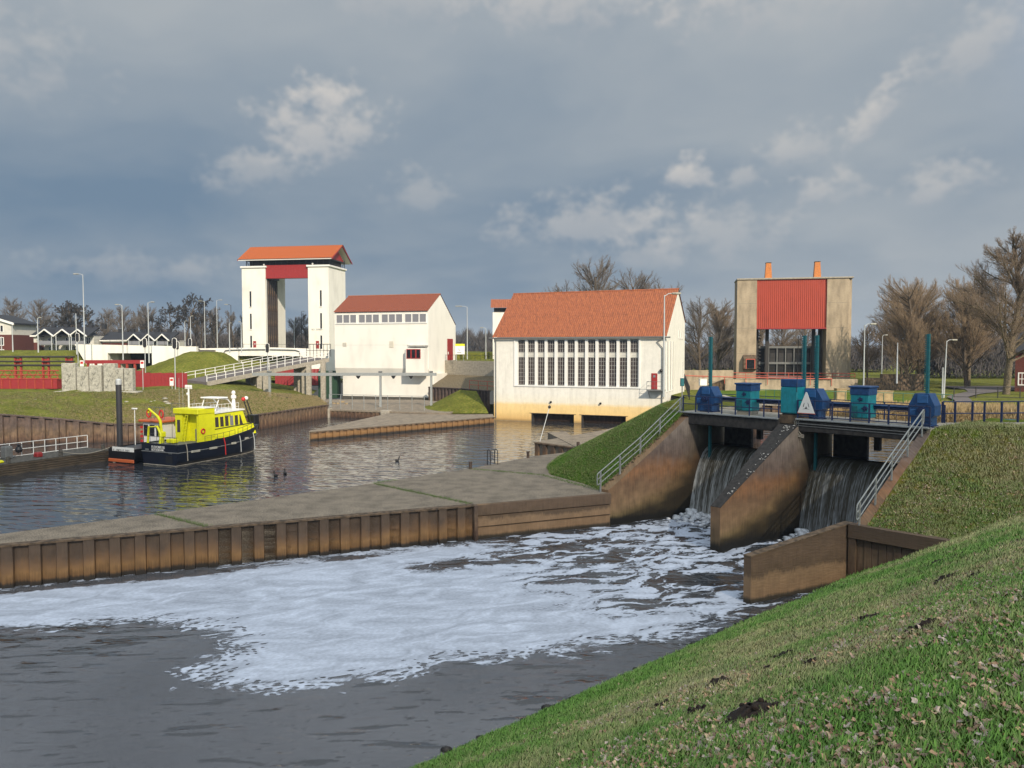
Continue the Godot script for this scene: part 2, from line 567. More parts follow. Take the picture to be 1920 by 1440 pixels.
func sky_colour(d: Vector3, base: FastNoiseLite, fine: FastNoiseLite, puffs: Array) -> Color:
	# stratocumulus deck: slate underneath towards the horizon, pale grey overhead, brighter on the sunny side
	var el := asin(clampf(d.y, -1, 1))
	var t := clampf(el / 0.5, 0, 1)
	var ax := atan2(d.x, -d.z)
	var q := V(d.x, maxf(d.y, 0) * 2.6, d.z) / (0.35 + maxf(d.y, 0.0))
	var a := base.get_noise_3dv(q)
	var b := fine.get_noise_3dv(q + V(a, a, a) * 0.3)
	var dark := lin(123, 142, 161)
	var pale := lin(178, 183, 186)
	var k := 0.22 + 0.5 * smoothstep(0.2, 0.95, t) + 0.5 * a + 0.2 * b
	k += 0.28 * exp(-pow((ax - 0.42) / 0.35, 2)) * (1.0 - t * 0.6) + 0.32 * exp(-el * 14.0)
	k -= 0.22 * exp(-pow((el - 0.17) / 0.12, 2)) * smoothstep(0.35, -0.25, ax)
	var c := dark.lerp(pale, clampf(k, -0.12, 1.15))
	c = c.lerp(lin(150, 176, 214), 0.5 * exp(-pow((ax - 0.70) / 0.10, 2) - pow((el - 0.33) / 0.09, 2)))
	for p in puffs:
		var dx: float = (ax - p[0]) / p[2]
		var dy: float = (el - p[1]) / p[3]
		if absf(dx) < 2.5 and absf(dy) < 2.5:
			dy -= dx * p[5]
			var body := 1.0 - sqrt(dx * dx + dy * dy * (2.2 if dy < 0 else 1.0)) + 0.85 * fine.get_noise_3d(ax * 9.0, el * 13.0, 3.1) + 0.35 * fine.get_noise_3d(ax * 30.0, el * 40.0, 9.0)
			c = c.lerp(lin(208, 204, 199).lerp(lin(168, 173, 180), clampf(0.35 - dy * 0.9, 0, 1)), clampf(smoothstep(-0.15, 0.95, body) * p[4] * 0.95, 0, 1))
	# towards the sun and overhead the deck is thinner and brighter
	var sunny := clampf(d.dot(V(0.35, 0.5, 0.79)), 0, 1)
	return c * (1.0 + 2.2 * pow(sunny, 2.0) + 1.1 * smoothstep(0.45, 1.2, el))


func make_sky() -> Sky:
	var base := noise(101, 0.9, 5)
	var fine := noise(102, 2.4, 5)
	# azimuth, elevation, half width, half height, strength, lean
	var puffs := [[-0.245, 0.262, 0.085, 0.055, 0.75, 0.15], [-0.235, 0.30, 0.035, 0.03, 0.75, 0.0], [-0.32, 0.21, 0.06, 0.035, 0.4, 0.4], [-0.12, 0.195, 0.045, 0.035, 0.35, 0.0], [0.22, 0.214, 0.04, 0.024, 0.85, 0.0], [0.285, 0.205, 0.03, 0.028, 0.4, 0.5],
		[0.385, 0.187, 0.045, 0.03, 0.6, 0.0], [0.505, 0.182, 0.05, 0.03, 0.6, 0.2], [0.425, 0.258, 0.035, 0.035, 0.8, 0.9], [0.35, 0.236, 0.06, 0.03, 0.5, 0.4], [0.53, 0.315, 0.08, 0.05, 0.45, 0.5], [0.10, 0.155, 0.13, 0.045, 0.5, 0.1], [0.26, 0.14, 0.10, 0.05, 0.38, 0.0],
		[0.05, 0.425, 0.13, 0.07, 0.75, 0.0], [0.29, 0.43, 0.10, 0.08, 0.7, 0.3], [-0.62, 0.30, 0.12, 0.08, 0.4, 0.0], [-0.13, 0.42, 0.12, 0.06, 0.35, 0.0], [0.42, 0.40, 0.2, 0.06, 0.35, 0.2], [-0.45, 0.09, 0.13, 0.025, 0.3, 0.0], [0.17, 0.115, 0.07, 0.03, 0.3, 0.0]]
	var w := 1024
	var h := 512
	var im := Image.create(w, h, false, Image.FORMAT_RGBF)
	for j in h:
		var el := (0.5 - (j + 0.5) / h) * PI
		for i in w:
			if el < -0.02:
				im.set_pixel(i, j, Color(0.10, 0.10, 0.09))
				continue
			var az := (i + 0.5) / w * TAU
			im.set_pixel(i, j, sky_colour(V(sin(az) * cos(el), sin(el), -cos(az) * cos(el)), base, fine, []))
	im.resize(3072, 1536, Image.INTERPOLATE_CUBIC)
	for j in range(420, 790):
		var el := (0.5 - (j + 0.5) / 1536.0) * PI
		for i in range(-400, 400):
			var az := (i + 0.5) / 3072.0 * TAU
			im.set_pixel(posmod(i, 3072), j, sky_colour(V(sin(az) * cos(el), maxf(sin(el), 0.0), -cos(az) * cos(el)), base, fine, puffs))
	var pm := PanoramaSkyMaterial.new()
	pm.panorama = ImageTexture.create_from_image(im)
	var s := Sky.new()
	s.sky_material = pm
	return s


func _ready() -> void:
	rng.seed = 7
	var cam := Camera3D.new()
	add_child(cam)
	cam.position = V(0, 10, 0)
	cam.rotation.x = -atan(65.0 / 1442.0)
	cam.fov = 53.06
	cam.near = 0.1
	cam.far = 6000
	cam.current = true
	var we := WorldEnvironment.new()
	var env := Environment.new()
	env.background_mode = Environment.BG_SKY
	env.sky = make_sky()
	env.tonemap_mode = Environment.TONE_MAPPER_LINEAR
	env.tonemap_exposure = 1.0
	env.sdfgi_enabled = true
	env.ssao_enabled = true
	env.ssil_enabled = true
	env.fog_enabled = true
	env.fog_density = 0.0002
	env.fog_light_color = Color(0.62, 0.69, 0.78)
	we.environment = env
	add_child(we)
	var sun := DirectionalLight3D.new()
	add_child(sun)
	sun.look_at_from_position(V(0.36, 0.56, 0.86) * 100.0, Vector3.ZERO)
	sun.light_energy = 1.58
	sun.light_color = Color(1.0, 0.94, 0.85)
	sun.light_angular_distance = 0.5
	sun.shadow_enabled = true
	make_materials()
	build_land()
	build_water()
	build_cloud()
	build_weir()
	build_jetties()
	build_pumping_station()
	build_control_building()
	build_lock_tower()
	build_gate_tower()
	build_bridges()
	build_houses()
	build_boats()
	build_yard()
	build_lamps()
	build_trees()
	build_grass()


# ------------------------------------------------------------------ land and water

var JET := Transform3D(Basis(Vector3(0.9192, 0, -0.3938), UP, Vector3(0.3938, 0, 0.9192)), Vector3(-21.45, 0, -31.8))  # x along the jetty wall, z out over the lower pool
var bumps := noise(201, 0.35, 4)
var broad := noise(202, 0.06, 3)


func weir_side(a: float, z: float) -> float:
	var zc := maxf(-0.4 - maxf(a - 13.7, 0.0) * 1.25, -9.0)
	return lerpf(2.55, 6.2, clampf((6.8 - z) / (6.8 - zc), 0, 1))


func bank_height(a: float, z: float) -> float:  # in the weir's frame
	var hb := 0.568 * (a - 12.7)
	hb = hb if hb < 8.0 else 8.0 + (1.0 - exp(-(hb - 8.0))) * 0.45
	var h := hb
	if z < 6.8:
		h = maxf(hb, weir_side(a, z))
	var near_path := smoothstep(-1.0, 1.5, z - maxf(-0.4 - maxf(a - 13.7, 0.0) * 1.25, -9.0))
	return h + (bumps.get_noise_2d(a, z) * 0.09 + broad.get_noise_2d(a, z) * 0.18) * clampf((a - 12.2) * 0.4, 0.15, 1.0) * near_path


func tint(o: MB, f: Callable) -> void:
	o.col.resize(o.v.size())
	for i in o.v.size():
		o.col[i] = f.call(o.v[i])


func quad_sheet(poly: Array, y: float) -> MB:
	var st := nb()
	var q := PackedVector2Array(poly)
	var t := Geometry2D.triangulate_polygon(q)
	for k in range(0, t.size(), 3):
		var p := [q[t[k]], q[t[k + 1]], q[t[k + 2]]]
		if (p[1] - p[0]).cross(p[2] - p[0]) > 0.0:
			p = [p[0], p[2], p[1]]
		st.tri(V(p[0].x, y, p[0].y), V(p[1].x, y, p[1].y), V(p[2].x, y, p[2].y))
	return st


func densify(pts: Array, n: int) -> Array:
	var out := []
	for k in pts.size() - 1:
		for i in n:
			out.append(pts[k].lerp(pts[k + 1], float(i) / n))
	out.append(pts[pts.size() - 1])
	return out


func loft(lines: Array, across: int, rough: float, along := 6) -> MB:  # ground draped between guide lines; each next line lies to the left as one walks along
	var st := nb()
	var rows := []
	var dense := []
	for l in lines:
		dense.append(densify(l, along))
	for k in lines.size() - 1:
		for i in across + (1 if k == lines.size() - 2 else 0):
			var t := float(i) / across
			var row := PackedVector3Array()
			for c in dense[0].size():
				var p: Vector3 = dense[k][c].lerp(dense[k + 1][c], t)
				if i > 0 and i < across:
					p.y += bumps.get_noise_3d(p.x, p.z, 0.0) * rough + broad.get_noise_2d(p.x, p.z) * rough
				row.append(p)
			rows.append(row)
	st.grid(rows)
	return st


func build_land() -> void:
	off = Vector3.ZERO
	for k in ["grass_rough", "grass_green", "grass_brown", "bare_dirt"]:
		M[k].vertex_color_use_as_albedo = true
	# the grass bank under the camera and the slope beside the weir
	var zs := []
	var z := -9.0
	while z < 46.0:
		zs.append(z)
		z += 0.3 if z < 24.0 else 0.4
	for k in zs.size():
		if absf(zs[k] - 6.9) < 0.16:
			zs[k] = 6.79
			zs[k + 1] = 6.81
			break
	var rows := []
	for zz in zs:
		var a0 := 11.4
		if zz < 6.8:
			a0 = 13.72
		elif zz < 12.4:
			a0 = lerpf(13.05, 11.75, (zz - 6.8) / 5.6)
		var row := PackedVector3Array()
		for c in 130:
			var t := c / 129.0
			var a := a0 + 18.0 * t + 34.0 * pow(t, 5)
			row.append(WEIR * V(a, bank_height(a, zz), zz))
		rows.append(row)
	rows.reverse()
	var st := nb()
	st.grid(rows)
	var inv := WEIR.affine_inverse()
	var patch := noise(210, 0.12, 4)
	tint(st, func(p: Vector3) -> Color:
		var q := inv * p
		var n := patch.get_noise_2d(q.x, q.z)
		var c := Color(1.0, 0.98, 0.9)
		if q.z > 6.8:
			c = c.lerp(Color(0.62, 1.05, 0.42), smoothstep(5.2, 1.2, (q.x - 12.6) + n * 3.0))
			c = c.lerp(Color(0.75, 0.62, 0.46), smoothstep(3.2, 0.2, absf(q.x - 12.9) + maxf(q.z - 10.5, 0.0) * 0.8 + n) * 0.8)
		else:
			c = c.lerp(Color(1.02, 0.86, 0.72), clampf(0.45 + n * 1.6, 0, 1))
			c = c.lerp(Color(0.7, 1.05, 0.5), smoothstep(5.4, 6.1, p.y) * 0.7 + smoothstep(3.0, 2.5, p.y) * 0.5)
		c = c.lerp(Color(1.05, 0.85, 0.72), smoothstep(0.25, 0.6, n) * 0.5)
		return c)
	setting("grass_bank", st, M["grass_rough"])
	# slope from the deck down to the jetty
	var foot := [V(5.35, 1.86, -43.6), V(4.3, 1.86, -46.4), V(2.5, 1.86, -49.6), V(2.4, 1.86, -53.0), V(3.4, 1.86, -57.5), V(6.0, 1.86, -62.0), V(9.0, 1.86, -67.5), V(12.0, 1.86, -76.0), V(17.5, 1.86, -92.0)]
	var crest := [V(10.55, 6.2, -46.85), V(10.2, 6.2, -48.2), V(9.8, 6.2, -50.0), V(10.2, 6.2, -52.5), V(11.3, 6.2, -55.5), V(13.2, 6.2, -59.5), V(15.8, 5.5, -65.0), V(18.4, 4.8, -73.5), V(22.6, 4.3, -89.0)]
	var side := loft([crest, foot], 18, 0.16)
	tint(side, func(p: Vector3) -> Color: return Color(1.15, 1.2, 1.0).lerp(Color(1.25, 0.95, 0.9), smoothstep(2.9, 2.0, p.y + patch.get_noise_2d(p.x * 3.0, p.z * 3.0)) * smoothstep(-49.0, -45.0, p.z)))
	setting("grass_slope", side, M["grass_green"])
	var top := quad_sheet([Vector2(10.55, -46.8), Vector2(10.2, -48.2), Vector2(9.8, -50.0), Vector2(10.2, -52.5), Vector2(11.3, -55.5), Vector2(13.2, -59.5), Vector2(17.5, -63.5), Vector2(16.9, -52.0), Vector2(13.35, -49.3)], 6.19)
	tint(top, func(_p: Vector3) -> Color: return Color(0.9, 0.9, 0.8))
	setting("plateau_ground", top, M["grass_rough"])
	# everything that lies far off
	var far := quad_sheet([Vector2(-3500, -112), Vector2(-56, -112), Vector2(-56, -152), Vector2(-8, -152), Vector2(-2, -121), Vector2(20, -111), Vector2(23, -90), Vector2(27, -65.5), Vector2(33, -57), Vector2(60, -48), Vector2(3500, -40), Vector2(3500, -3500), Vector2(-3500, -3500)], 3.9)
	tint(far, func(_p: Vector3) -> Color: return Color(0.95, 0.95, 0.85))
	setting("ground", far, M["grass_rough"])
	var lawn := loft([[V(13.2, 6.19, -59.5), V(17.5, 6.19, -63.5), V(27, 5.4, -62.2), V(36, 4.5, -58), V(60, 4.5, -57)], [V(15.8, 5.5, -65), V(19, 5.3, -68), V(30, 4.9, -70), V(46, 4.6, -74), V(66, 4.6, -76)], [V(18.4, 4.8, -73.5), V(24, 4.7, -78), V(34, 4.6, -82), V(50, 4.45, -86), V(70, 4.4, -88)], [V(22.6, 4.0, -89), V(30, 4.0, -112), V(38, 4.05, -112), V(54, 4.1, -112), V(84, 4.15, -112)]], 8, 0.12)
	tint(lawn, func(p: Vector3) -> Color: return Color(1.15, 1.2, 0.95).lerp(Color(0.7, 1.1, 0.6), smoothstep(52.0, 40.0, p.x)))
	setting("lawn", lawn, M["grass_rough"])
	var track := nb()
	var trk := []
	for e in [[43.0, -73.0, 1.6, 4.85], [47.0, -80.0, 1.8, 4.75], [51.0, -88.0, 2.4, 4.58], [57.0, -96.0, 3.0, 4.45], [64.0, -104.0, 4.5, 4.3], [70.0, -111.9, 8.0, 4.22], [76.0, -124.0, 15.0, 4.1]]:
		trk.append(PackedVector3Array([V(e[0] - e[2] * 0.5, e[3], e[1]), V(e[0] + e[2] * 0.5, e[3], e[1])]))
	track.grid(trk)
	setting("footpath", track, M["asphalt"])
	var walk := nb()
	var edge := []
	for e in [[13.3, -1.0, -3.6], [14.6, -2.3, -4.9], [15.9, -3.9, -6.6], [17.2, -5.3, -8.3], [19.6, -8.0, -11.5], [24.0, -12.0, -15.0]]:
		edge.append(PackedVector3Array([WEIR * V(e[0] - 0.4, 6.235, e[2]), WEIR * V(e[0] + 0.3, 6.235, e[1])]))
	walk.grid(edge)
	setting("path", walk, M["pale_concrete"])
	# far bank: sheet piling below, grass up to the yard
	var w0 := [V(-110, 3.6, -78), V(-54, 3.25, -80.4), V(-48, 2.65, -81.4), V(-42.8, 1.98, -82.4), V(-36.6, 1.98, -84.4), V(-31.9, 1.95, -94.2), V(-27.0, 1.9, -112.6)]
	var w1 := [V(-120, 4.55, -97), V(-64, 4.55, -97), V(-57.5, 4.55, -97.5), V(-52, 4.55, -99.5), V(-46.5, 4.5, -105), V(-40.5, 3.0, -111), V(-31.0, 2.0, -121)]
	var w2 := [V(-130, 4.6, -114), V(-74, 4.6, -114), V(-62, 4.6, -114), V(-55, 4.6, -114), V(-50, 4.95, -114.5), V(-44.5, 4.6, -118.5), V(-35.0, 2.0, -134)]
	var w3 := [V(-130, 4.62, -126), V(-74, 4.62, -126), V(-62, 4.62, -126), V(-57, 4.62, -127), V(-53, 4.9, -130), V(-47, 4.8, -136), V(-38, 2.0, -150)]
	var bankside := loft([w0, w1, w2, w3], 10, 0.3)
	tint(bankside, func(p: Vector3) -> Color:
		var n := patch.get_noise_2d(p.x * 2.0, p.z * 2.0)
		var c := Color(0.95, 0.98, 0.85)
		c = c.lerp(Color(1.5, 1.15, 0.95), smoothstep(-48.0, -40.0, p.x + n * 5.0) * 0.85)
		c = c.lerp(Color(1.45, 1.1, 0.9), smoothstep(2.9, 2.0, p.y + n) * 0.7)
		return c.lerp(Color(1.9, 1.45, 1.25), smoothstep(-50.0, -46.0, p.x + n * 3.0) * smoothstep(-102.0, -108.0, p.z) * 0.9))
	setting("canal_bank", bankside, M["grass_rough"])
	# grass mounds at the ends of the white bridges, and the higher ground behind them
	var mrows := []
	for j in 46:
		var row := PackedVector3Array()
		for i in 70:
			var x := lerpf(-140.0, -49.0, i / 69.0)
			var zz := lerpf(-114.0, -160.0, j / 45.0)
			var h1 := lerpf(4.4, 9.75, smoothstep(-118.0, -148.0, zz)) - maxf(x + 86.5, 0.0) * 0.75
			var h2 := 9.55 - maxf(Vector2((x + 56.2) * (1.0 if x < -56.2 else 0.8), (zz + 141.0) * 0.8).length() - 2.6, 0.0) * 0.40
			h2 -= maxf(x + 53.4, 0.0) * 0.55
			row.append(V(x, maxf(4.3, maxf(h1, h2)) + bumps.get_noise_2d(x, zz) * 0.22, zz))
		mrows.append(row)
	var mound := nb()
	mound.grid(mrows)
	tint(mound, func(_p: Vector3) -> Color: return Color(1.1, 1.12, 0.8))
	setting("grass_mounds", mound, M["grass_rough"])
	var back := nb()
	back.slab([Vector2(-700, -161), Vector2(-86, -158), Vector2(-62, -160), Vector2(-30, -166), Vector2(-6, -163), Vector2(-6, -600), Vector2(-700, -600)], 3.0, 9.2)
	back.slab([Vector2(-13, -150.5), Vector2(3.5, -125), Vector2(6, -127), Vector2(4, -168), Vector2(-13, -168)], 3.0, 7.9)
	tint(back, func(_p: Vector3) -> Color: return Color(1.0, 1.0, 0.8))
	setting("high_ground", back, M["grass_rough"])
	var quay := nb()
	quay.slab([Vector2(-27.4, -113.2), Vector2(-12.0, -107.6), Vector2(-8.6, -106.6), Vector2(-7.0, -124), Vector2(-16, -135), Vector2(-33, -136)], -1.0, 1.15)
	setting("quay_ground", quay, M["path"])


func ripple_height(s: float, t: float, f1: FastNoiseLite, f2: FastNoiseLite) -> float:  # in the jetty's frame
	var churn := exp(-Vector2((s - 33.0) / 11.0, (t - 4.0) / 9.0).length_squared())
	var calm := smoothstep(-1.0, 0.6, t)
	var h := f1.get_noise_2d(s * 0.8 + t * 0.3, t * 1.7) * 0.016 + f2.get_noise_2d(s * 0.6 + t * 0.2, t * 1.3) * 0.012
	return (h + churn * (f1.get_noise_2d(s * 0.45 + 40.0, t * 0.8) * 0.13 + f2.get_noise_2d(s + 9.0, t * 1.4) * 0.05)) * calm


func foam_image(s0: float, s1: float, t0: float, t1: float, w: int, h: int) -> Image:
	var outline := PackedVector2Array([Vector2(-14, 0.0), Vector2(0, 0.35), Vector2(12, 0.3), Vector2(21, 0.2), Vector2(34, -0.2), Vector2(36, 3), Vector2(34, 8), Vector2(31.5, 10.5), Vector2(30.5, 14.2), Vector2(27.4, 15.0), Vector2(24.5, 15.8), Vector2(22.2, 16.0), Vector2(19.4, 15.5), Vector2(16.2, 15.3), Vector2(15, 14.7), Vector2(13.6, 15.2), Vector2(11.5, 15.0),
		Vector2(10.2, 14.8), Vector2(8.7, 14.4), Vector2(7.9, 13.7), Vector2(7.6, 12.4), Vector2(8.1, 11.7), Vector2(8.8, 10.8), Vector2(8.7, 9.3), Vector2(7.9, 8.1), Vector2(6.1, 6.4), Vector2(3.6, 5.8), Vector2(0.9, 5.1), Vector2(-14, 3.5)])
	var holes := [[7.0, 1.0, 3.6, 0.75], [2.0, 0.75, 4.0, 0.35], [17.8, 4.1, 2.8, 1.3], [25.5, 2.9, 3.4, 0.8], [22.5, 4.3, 2.6, 0.8], [26.3, 6.0, 2.6, 0.9], [26.2, 10.3, 2.2, 1.1], [28.6, 11.2, 2.0, 1.0], [28.9, 13.2, 1.4, 0.8], [22.4, 8.2, 2.4, 0.7], [23.5, 12.6, 2.0, 0.6], [14.6, 1.2, 2.2, 0.6]]
	# signed distance on a coarse grid
	var cw := 240
	var ch := 120
	var field := PackedFloat32Array()
	field.resize(cw * ch)
	for j in ch:
		for i in cw:
			var p := Vector2(lerpf(s0, s1, i / (cw - 1.0)), lerpf(t0, t1, j / (ch - 1.0)))
			var d := 1e9
			for k in outline.size():
				var c := Geometry2D.get_closest_point_to_segment(p, outline[k], outline[(k + 1) % outline.size()])
				d = minf(d, p.distance_to(c))
			field[j * cw + i] = d if Geometry2D.is_point_in_polygon(p, outline) else -d
	var streak := noise(301, 0.55, 5)
	var lace := noise(302, 1.5, 4)
	lace.fractal_type = FastNoiseLite.FRACTAL_RIDGED
	var fine := noise(303, 5.0, 3)
	var warp := noise(304, 0.22, 3)
	var cell := noise(305, 2.3, 1, FastNoiseLite.TYPE_CELLULAR)
	var data := PackedByteArray()
	data.resize(w * h * 4)
	for j in h:
		var t := lerpf(t0, t1, (j + 0.5) / h)
		for i in w:
			var s := lerpf(s0, s1, (i + 0.5) / w)
			var q := (j * w + i) * 4
			var fx := (s - s0) / (s1 - s0) * (cw - 1)
			var fy := (t - t0) / (t1 - t0) * (ch - 1)
			var ci := mini(int(fx), cw - 2)
			var cj := mini(int(fy), ch - 2)
			var ux := fx - ci
			var uy := fy - cj
			var o := cj * cw + ci
			var d := lerpf(lerpf(field[o], field[o + 1], ux), lerpf(field[o + cw], field[o + cw + 1], ux), uy)
			if d < -1.3:
				continue
			var wv := warp.get_noise_2d(s, t * 1.6)
			var st := streak.get_noise_2d(s * 0.75 + wv * 1.6, t * 1.9 + wv * 2.2)
			var la := lace.get_noise_2d(s * 0.8 + wv * 1.2, t * 1.6)
			var fi := fine.get_noise_2d(s, t * 1.5)
			var open := 0.0
			for e in holes:
				var ex: float = (s - e[0]) / e[2]
				var ey: float = (t - e[1]) / e[3]
				var r := ex * ex + ey * ey
				if r < 4.0:
					open += exp(-r * 1.3)
			var wild := smoothstep(13.0, 25.0, s + st * 3.0) * smoothstep(17.0, 11.0, t)
			var edge := smoothstep(2.2, 0.2, d)
			var x := minf(d, 1.3) * 0.55 + 0.50 - open * 1.25 - wild * 0.84 + st * (0.55 + wild * 1.5) + fi * (0.14 + 0.25 * wild) - la * edge * 0.6 + la * wild * 0.75
			if t > 12.0:
				x -= smoothstep(12.0, 15.0, t) * (0.34 - la * 0.15)
			var bub := cell.get_noise_2d(s * 0.9 + wv, t * 1.5)
			x -= smoothstep(1.6, 0.3, d + st * 0.8) * smoothstep(-0.72, -0.93, bub) * 1.1 * smoothstep(6.0, 9.0, t)
			x -= smoothstep(0.25, 0.6, st) * smoothstep(-0.75, -0.95, bub) * 0.9
			var al := smoothstep(-0.06, 0.42, x)
			if al <= 0.0:
				continue
			var g := clampf(0.86 + st * 0.06 + fi * 0.07 - la * 0.04, 0.0, 1.0)
			data[q] = int(g * 216)
			data[q + 1] = int(g * 226)
			data[q + 2] = int(g * 243)
			data[q + 3] = int(clampf(al * (0.86 + st * 0.2), 0, 1) * 255)
	return Image.create_from_data(w, h, false, Image.FORMAT_RGBA8, data)


func film_image(s0: float, s1: float, t0: float, t1: float, w: int, h: int) -> Image:
	var long := noise(321, 0.5, 4)
	var small := noise(322, 1.6, 3)
	var broad_n := noise(323, 0.12, 2)
	var data := PackedByteArray()
	data.resize(w * h * 4)
	for j in h:
		var t := lerpf(t0, t1, (j + 0.5) / h)
		for i in w:
			var s := lerpf(s0, s1, (i + 0.5) / w)
			# streaks lie across the line of sight, along the current
			var u := s * 0.95 + t * 0.31
			var v := -s * 0.31 + t * 0.95
			var n := long.get_noise_2d(u * 0.6, v * 3.6)
			var m := small.get_noise_2d(u * 0.8, v * 3.4)
			var b := broad_n.get_noise_2d(s, t)
			var stirred := smoothstep(4.0, 1.0, Vector2((s - 1.5) / 3.0, (t - 6.6) / 1.2).length()) * 0.34 + smoothstep(10.0, 20.0, s) * 0.18
			var cut := 0.40 - stirred - b * 0.15
			var hole := smoothstep(cut - 0.04, cut + 0.05, n) + smoothstep(0.46, 0.54, m) * 0.9
			var q := (j * w + i) * 4
			var g := 116.0 + b * 16.0 + m * 8.0
			data[q] = int(g)
			data[q + 1] = int(g + 2.0)
			data[q + 2] = int(g + 8.0)
			data[q + 3] = int(255.0 * clampf(0.58 - hole * (0.42 + stirred) - smoothstep(16.0, 30.0, s) * 0.45, 0.0, 1.0))
	return Image.create_from_data(w, h, false, Image.FORMAT_RGBA8, data)


func build_water() -> void:
	off = Vector3.ZERO
	var f1 := noise(311, 1.1, 3)
	var f2 := noise(312, 2.6, 3)
	var rows := []
	var frows := []
	var t := 24.0
	while t > -1.01:
		var row := PackedVector3Array()
		var frow := PackedVector3Array()
		for i in 341:
			var s := -22.0 + i * 0.19
			var p := JET * V(s, ripple_height(s, t, f1, f2), t)
			row.append(p)
			if s > -12.1 and t < 18.0:
				frow.append(p + V(0, 0.012, 0))
		rows.append(row)
		if frow.size():
			frows.append(frow)
		t -= 0.17
	var st := nb()
	st.grid(rows)
	setting("river_water", st, M["water"])
	# thin grey film that lies on the slack water beside the foam
	var film := nb()
	var lrows := []
	for r in rows:
		var row := PackedVector3Array()
		for p in r:
			row.append(p + V(0, 0.005, 0))
		lrows.append(row)
	film.grid(lrows, true)
	var fa: Vector3 = JET.affine_inverse() * lrows[0][0]
	var fb: Vector3 = JET.affine_inverse() * lrows[lrows.size() - 1][lrows[0].size() - 1]
	var lm := StandardMaterial3D.new()
	lm.albedo_texture = ImageTexture.create_from_image(film_image(fa.x, fb.x, fa.z, fb.z, 1100, 520))
	lm.transparency = BaseMaterial3D.TRANSPARENCY_ALPHA
	lm.roughness = 0.12
	lm.metallic_specular = 0.6
	lm.texture_repeat = false
	var lo := setting("surface_film", film, lm, "stuff")
	lo.set_meta("label", "thin grey film with dark streaks on the slack water")
	var fm := nb()
	fm.grid(frows, true)
	var first: Vector3 = JET.affine_inverse() * frows[0][0]
	var last: Vector3 = JET.affine_inverse() * frows[frows.size() - 1][frows[0].size() - 1]
	var m := StandardMaterial3D.new()
	m.albedo_texture = ImageTexture.create_from_image(foam_image(first.x, last.x, first.z, last.z, 1900, 720))
	m.transparency = BaseMaterial3D.TRANSPARENCY_ALPHA
	m.roughness = 0.9
	m.metallic_specular = 0.2
	m.texture_repeat = false
	var fo := setting("foam", fm, m, "stuff")
	fo.set_meta("label", "white foam drifting over the water below the weir")
	var basin := quad_sheet([Vector2(-400, -140), Vector2(34, -140), Vector2(34, -92), Vector2(16, -92), Vector2(8, -64), Vector2(4, -50), Vector2(5.07, -44.25), Vector2(-30.58, -28.98), Vector2(-42.06, -24.05), Vector2(-400, 40)], 0.0)
	setting("canal_water", basin, M["basin_water"])
	var outer := quad_sheet([Vector2(-42.06, -24.05), Vector2(-400, 40), Vector2(-400, 60), Vector2(60, 60), Vector2(24.8, -20.5), Vector2(-32.2, -1.05)], 0.0)
	setting("downstream_water", outer, M["basin_water"])
	var pool := quad_sheet([Vector2(12.3, -48.3), Vector2(13.3, -49.5), Vector2(16.7, -52), Vector2(17.4, -63.8), Vector2(27, -66), Vector2(60, -64), Vector2(90, -40), Vector2(22.6, -38.4), Vector2(21.1, -38.5)], 4.08)
	setting("upstream_water", pool, M["basin_water"])


# ------------------------------------------------------------------ railings

func rail_on(o: Node3D, pts: Array, heights: Array, rp: float, rr: float, m: Material, stands: Array = [], square := false) -> void:  # pts: line on the ground; heights: of the rails
	var tall: float = heights.max()
	var posts: Array = stands if stands.size() else pts
	var post := MB.new()
	if square:
		post.box(V(0, tall * 0.5, 0), V(rp * 2, tall, rp * 2))
	else:
		post.tube([Vector3.ZERO, V(0, tall, 0)], rp, 6)
	var pm := post.mesh()
	for p in posts:
		copy_part("post", pm, m, o, Transform3D(Basis.IDENTITY, p - off))
	for h in heights:
		var st := nb()
		var line := []
		for p in pts:
			line.append(p + V(0, h, 0))
		st.tube(line, rr, 6)
		part("rail", st, m, o)


func spread(pts: Array, gap: float) -> Array:
	var out := []
	for k in pts.size() - 1:
		var n := maxi(1, roundi(pts[k].distance_to(pts[k + 1]) / gap))
		for i in n:
			out.append(pts[k].lerp(pts[k + 1], float(i) / n))
	out.append(pts[pts.size() - 1])
	return out


func railing(label: String, frame: Transform3D, pts: Array, heights: Array, gap: float, rp: float, rr: float, m: String, group := "", square := false) -> Node3D:
	var o := thing("railing", label, "railing", frame, pts[0], group)
	rail_on(o, pts, heights, rp, rr, M[m], spread(pts, gap), square)
	return o


func build_cloud() -> void:  # the bank of cloud between the low sun and the near shore
	off = Vector3.ZERO
	var st := nb()
	var f := noise(77, 0.011, 4)
	var c := V(300, 470, 722)
	var rows := []
	for j in 33:
		var t := PI * (j / 32.0 - 0.5)
		var row := PackedVector3Array()
		for i in 65:
			var a := TAU * i / 64.0
			var d := V(cos(a) * cos(t), sin(t), -sin(a) * cos(t))
			var p := c + d * V(300, 16, 66)
			p += d * V(1, 0.5, 1) * f.get_noise_3dv(p) * 16.0
			row.append(p)
		rows.append(row)
	st.grid(rows)
	var m := StandardMaterial3D.new()
	m.albedo_color = Color(0.9, 0.9, 0.9, 0.42)
	m.transparency = BaseMaterial3D.TRANSPARENCY_ALPHA
	m.roughness = 1.0
	m.metallic_specular = 0.0
	setting("cloud", st, m)


# ------------------------------------------------------------------ the weir

